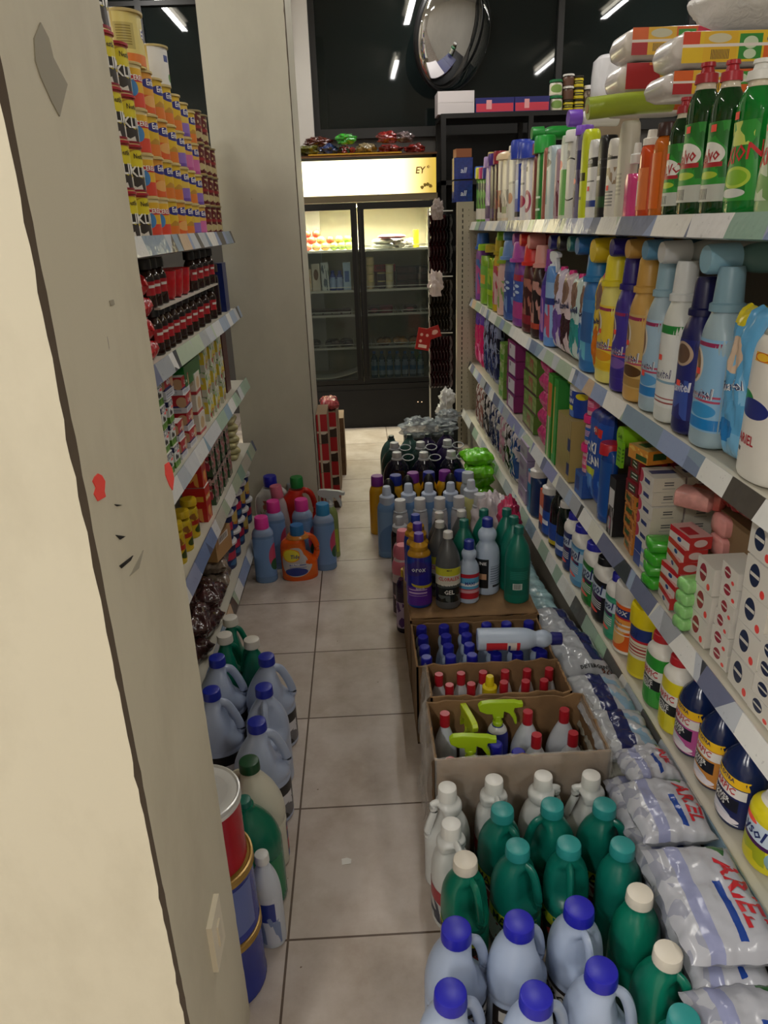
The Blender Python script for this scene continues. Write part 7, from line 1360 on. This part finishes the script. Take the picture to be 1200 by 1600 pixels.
# cardboard and snack bags on top of the fridge
tb = empty('cardboard_sheet'); MB().box(fx0+.02, FY+.0, 1.951, fx1+.0, FY+.5, 1.962).obj('sheet', mat('5a3a22', .8, var=.3), tb, False); MB().box(-.3, FY-.02, 1.962, .35, FY+.3, 1.968).obj('yellow_edge', mat('c8981c', .6), tb, False); tag(tb, 'brown and yellow cardboard on top of the fridge under snack bags', 'card')
sn = [(480, 237, '5a5a1c', 'olive and red', .14), (497, 222, '5a2a20', 'brown striped', .16), (515, 234, '2a3a6a', 'blue', .1), (535, 226, '1a3a1c', 'dark green', .12), (541, 213, '3aa030', 'bright green', .11), (540, 238, '8a3028', 'red and white', .12), (572, 228, '8a7a5a', 'tan seed', .12), (572, 239, '8a7a5c', 'beige seed', .13), (605, 218, '8a2420', 'crimson and white', .13), (610, 236, '8a2a24', 'red checked', .14), (632, 222, '6a5a5a', 'grey and orange', .11), (648, 234, '8a2822', 'rust red', .13)]
for i, (px, py, c, nm_, w) in enumerate(sn):
    Y = FY+.12+.16*(i % 2); x, z = onY(px, py, Y)
    low = py > 225; e = empty('snack_bag'); crumple('wrapper', mat(c, .2, var=.75, vs=35, coat=.6, bump=.5, bs=70), w*.55, .075, .034, 260+i, .42, 2.4, 22, parent=e)
    put(e, nm_+' snack bag in the heap on top of the fridge', 'bag', (x, Y, 1.969 if low else 2.035), rd.uniform(-.5, .5), tilt=(rd.uniform(-.08, .08) if not low else 0, 0, rd.uniform(-.5, .5)))
# ---------------- black rack on the back wall ----------------
rk_ = empty('storage_rack'); tag(rk_, 'black metal rack against the back windows carrying boxes', 'rack')
RT = onY(742, 179, 5.85)[1]; rx0, rx1 = .64, 1.98
BK = mat('0c0b0b', .5)
for x in (rx0, rx0+.62, rx1-.04):
    for y in (5.75, 6.1): MB().box(x, y, 0, x+.035, y+.035, RT-.03).obj('post', BK, rk_, False)
for z in (RT-.03, 1.75, 1.3, .8): MB().box(rx0, 5.75, z, rx1, 6.135, z+.03).obj('shelf', BK, rk_, False)
MB().box(rx0, 6.12, 0, rx1, 6.135, RT-.1).obj('back_panel', mat('0a0a0a', .7), rk_, False)
def onrack(key, x0, x1, py0, py1, m, label, cat, Y=5.8, d=.2, base=None, txt=()):
    ax, _ = onY(x0, py1, Y); bx, _ = onY(x1, py1, Y); h = onY(x0, py0, Y)[1]-onY(x0, py1, Y)[1]; zb = base if base is not None else RT+.001
    e = carton(key, bx-ax, d, h, m[0], m[1], txt); return put(e, label, cat, ((ax+bx)/2, Y+d/2, zb)), zb+h
_, t1 = onrack('paper_ream', 684, 741, 163, 181, ('cfc8c8', mat('cfc8c8', .5)), 'lower white paper pack on the black rack', 'pack')
onrack('paper_ream', 684, 741, 144, 162, ('d4cdcd', mat('d4cdcd', .5)), 'upper white paper pack on the black rack', 'pack', base=t1+.001)
for i, (a, b_) in enumerate([(743, 803), (804, 858)]): onrack('cardboard_box', a, b_, 151, 175, ('1c1f5c', lab('20246a', ('r', .02, .08, .98, .62, 'c8384c'), ('r', .28, .25, .42, .85, 'e0a0a0'))), 'blue and red box on the black rack, %s one' % ('left', 'right')[i], 'box')
JL = lab('d8d0b8', ('o', .5, .5, .35, .35, '7a9a4a')); YL = lab('c8b41c', ('r', 0, .3, 1, .7, '2a2414'), ('r', .2, .45, .8, .55, 'c8c020'))
def rj(px, py0, py1, w, col, cap, L, label, base): 
    Y = 5.84; x, z = onY(px, py1, Y); h = onY(px, py0, Y)[1]-z
    bot('spice_jar', label, 'jar', (x, Y, base), 0, shape='jar', h=h, w=w, d=w, col=col, cap=(cap, 'flat', w*.5, h*.16, .84), labels=[(L, .05, .8, .97, -1)]); return base+h+.001
t = rj(868, 149, 173, .09, 'c8c4b4', '1c6a3a', JL, 'white jar with green lid on the black rack, lower', RT+.001); rj(868, 123, 148, .09, 'c8c4b4', '1c6a3a', JL, 'white jar with green lid on the black rack, upper', t)
t = rj(887, 155, 172, .075, 'c8b41c', '2a2414', YL, 'short yellow and black jar under two brown jars', RT+.001); t = rj(887, 133, 154, .08, '4a3020', 'd8d4cc', lab('5a3a28'), 'brown jar with white lid on the rack, middle', t); rj(888, 113, 132, .08, '4a3020', 'd8d4cc', lab('5a3a28'), 'brown jar with white lid on the rack, top', t)
t = RT+.001
for k in range(3): t = rj(903, 153-18*k, 171-18*k, .075, 'c8b41c', '2a2414', YL, 'yellow and black can in the rack stack, %s up' % ORD[k], t)
rj(917, 131, 170, .06, '8a7a6a', 'd8d4d0', lab('5a4a3a', ('n', 0, 0, 1, 1, 'a89a8a', 4)), 'slim jar with white cap at the right of the rack goods', RT+.001)
onrack('cardboard_box', 722, 738, 200, 211, ('8a5a44', None), 'small brown box on the rack shelf below the boxes', 'box', base=1.781) if False else None
# brown pack on top of the blue packs by the end post
e = carton('biscuit_pack', .1, .09, .05, '9a5a34', lab('a0603a')); put(e, 'orange brown pack above the two blue wrapped packs', 'pack', (.71, 5.16, 1.62+.262), .1)
# ---------------- convex mirror ----------------
mx, mz = onY(710, 52, 6.05); mc = Vector((mx, 6.08, mz))
nrm = Vector((.60, -.74, -.28)).normalized()
e = empty('convex_mirror', mc); q = nrm.to_track_quat('Z', 'Y'); e.rotation_mode = 'QUATERNION'; e.rotation_quaternion = q
R_ = .355; pr = []
for i in range(15):
    t = i/14; r = R_*math.cos(t*PI/2*.999); pr.append((.1*math.sin(t*PI/2)*1.0, max(.0005, r), max(.0005, r)))
b = MB().lathe(pr, 0, 2, 64); b.obj('mirror_dome', mat('e6e8ea', .03, metal=1), e, True, 60)
MB().lathe([(-.03, R_*.8, R_*.8), (-.025, R_+.012, R_+.012), (.0, R_+.016, R_+.016), (.012, R_+.008, R_+.008), (.012, R_-.004, R_-.004)], 0, 2, 64).obj('rim', mat('1c1c1e', .4), e)
b = MB().tube([(0, 0, -.02), (0, 0, -.12)], .02, 0, 10); b.obj('bracket', mat('202022', .5), e)
tag(e, 'large round convex mirror mounted high before the night windows', 'mirror')
# ---------------- sachets hanging beside the end post ----------------
hr = empty('hanging_rack'); tag(hr, 'white wire hanging rack beside the slotted post', 'rack')
HY = 5.3; xa, _ = onY(670, 400, HY); xb = .665
for py in (330, 432, 520):
    z = onY(690, py, HY)[1]; MB().tube([(xa, HY, z), (xb, HY-.02, z)], .004, 0, 8).obj('crossbar', mat('c8c4b8', .4), hr)
MB().tube([(xa, HY, 0), (xa, HY, onY(690, 326, HY)[1])], .006, 0, 8).obj('wire_post', mat('c8c4b8', .4), hr)
for tier, (p0, p1, c) in enumerate([(334, 425, '30090d'), (436, 515, '241a0c'), (524, 604, '300a0e')]):
    for k in range(7):
        x = xa+.012+(xb-xa-.024)*k/6; z1_ = onY(690, p0, HY)[1]; z0_ = onY(690, p1, HY)[1]
        cc = c if not (tier == 0 and k > 4) else '0f1210'
        w_ = .026
        def strip(cc=cc, z0_=z0_, z1_=z1_, tier=tier):
            e = empty('sachet_strip'); h = z1_-z0_; b = MB()
            b.grid(lambda u, v: ((u-.5)*.034, -.012*abs(math.sin(v*PI*4))-.003*math.sin(u*PI), -h+h*v), 4, 32); b.grid(lambda u, v: ((.5-u)*.034, .012*abs(math.sin(v*PI*4))+.003*math.sin(u*PI), -h+h*v), 4, 32); b.obj('sachets', mat(cc, .15, var=.6, vs=40, coat=.7), e, True); return e
        e = dup('strip%d%s' % (tier, cc), strip, 'dark %s sachet strip on the %s wire bar, %s from the aisle' % ('green' if cc == '0f1210' else ('red', 'olive', 'red')[tier], ('top', 'middle', 'lowest')[tier], ORD[k]), 'sachets', (x, HY-.006, z1_-.006), .9)
for i, (px, py, r, mm, lb) in enumerate([(681, 450, .045, film('d8c8c4', .7, .2), 'pale plastic bag knotted on the hanging rack wire'), (683, 333, .035, film('b8a8a0', .6, .2), 'small clear bag at the top of the hanging rack')]):
    x, z = onY(px, py, HY-.06); e = empty('plastic_bag'); crumple('film', mm, r, r*.6, r*1.7, 270+i, .6, 3, 20, parent=e); tag(e, lb, 'bag'); e.location = (x, HY-.07, z-r*1.2)
e = empty('hang_card'); bevel(MB().box(-.05, -.003, -.075, .05, .003, .075).obj('card', lab('a81c18', ('o', .3, .7, .1, .07, 'e0b0a0'), ('o', .7, .7, .1, .07, 'e0b0a0'), ('o', .3, .4, .1, .07, 'e0b0a0'), ('r', .2, .1, .8, .25, 'e8c8b8')), e, False), .001)
x, z = onY(662, 530, HY-.08); put(e, 'red printed card of sachets hanging at the rack front', 'card', (x, HY-.08, z), 0, tilt=(0, .2, 0))
e = empty('hang_card'); bevel(MB().box(-.04, -.003, -.04, .04, .003, .04).obj('card', lab('a01c1a', ('o', .5, .5, .3, .2, 'e0b0a0')), e, False), .001)
x, z = onY(679, 519, HY-.075); put(e, 'smaller red card beside the hanging red printed card', 'card', (x, HY-.075, z), 0, tilt=(0, -.3, 0))
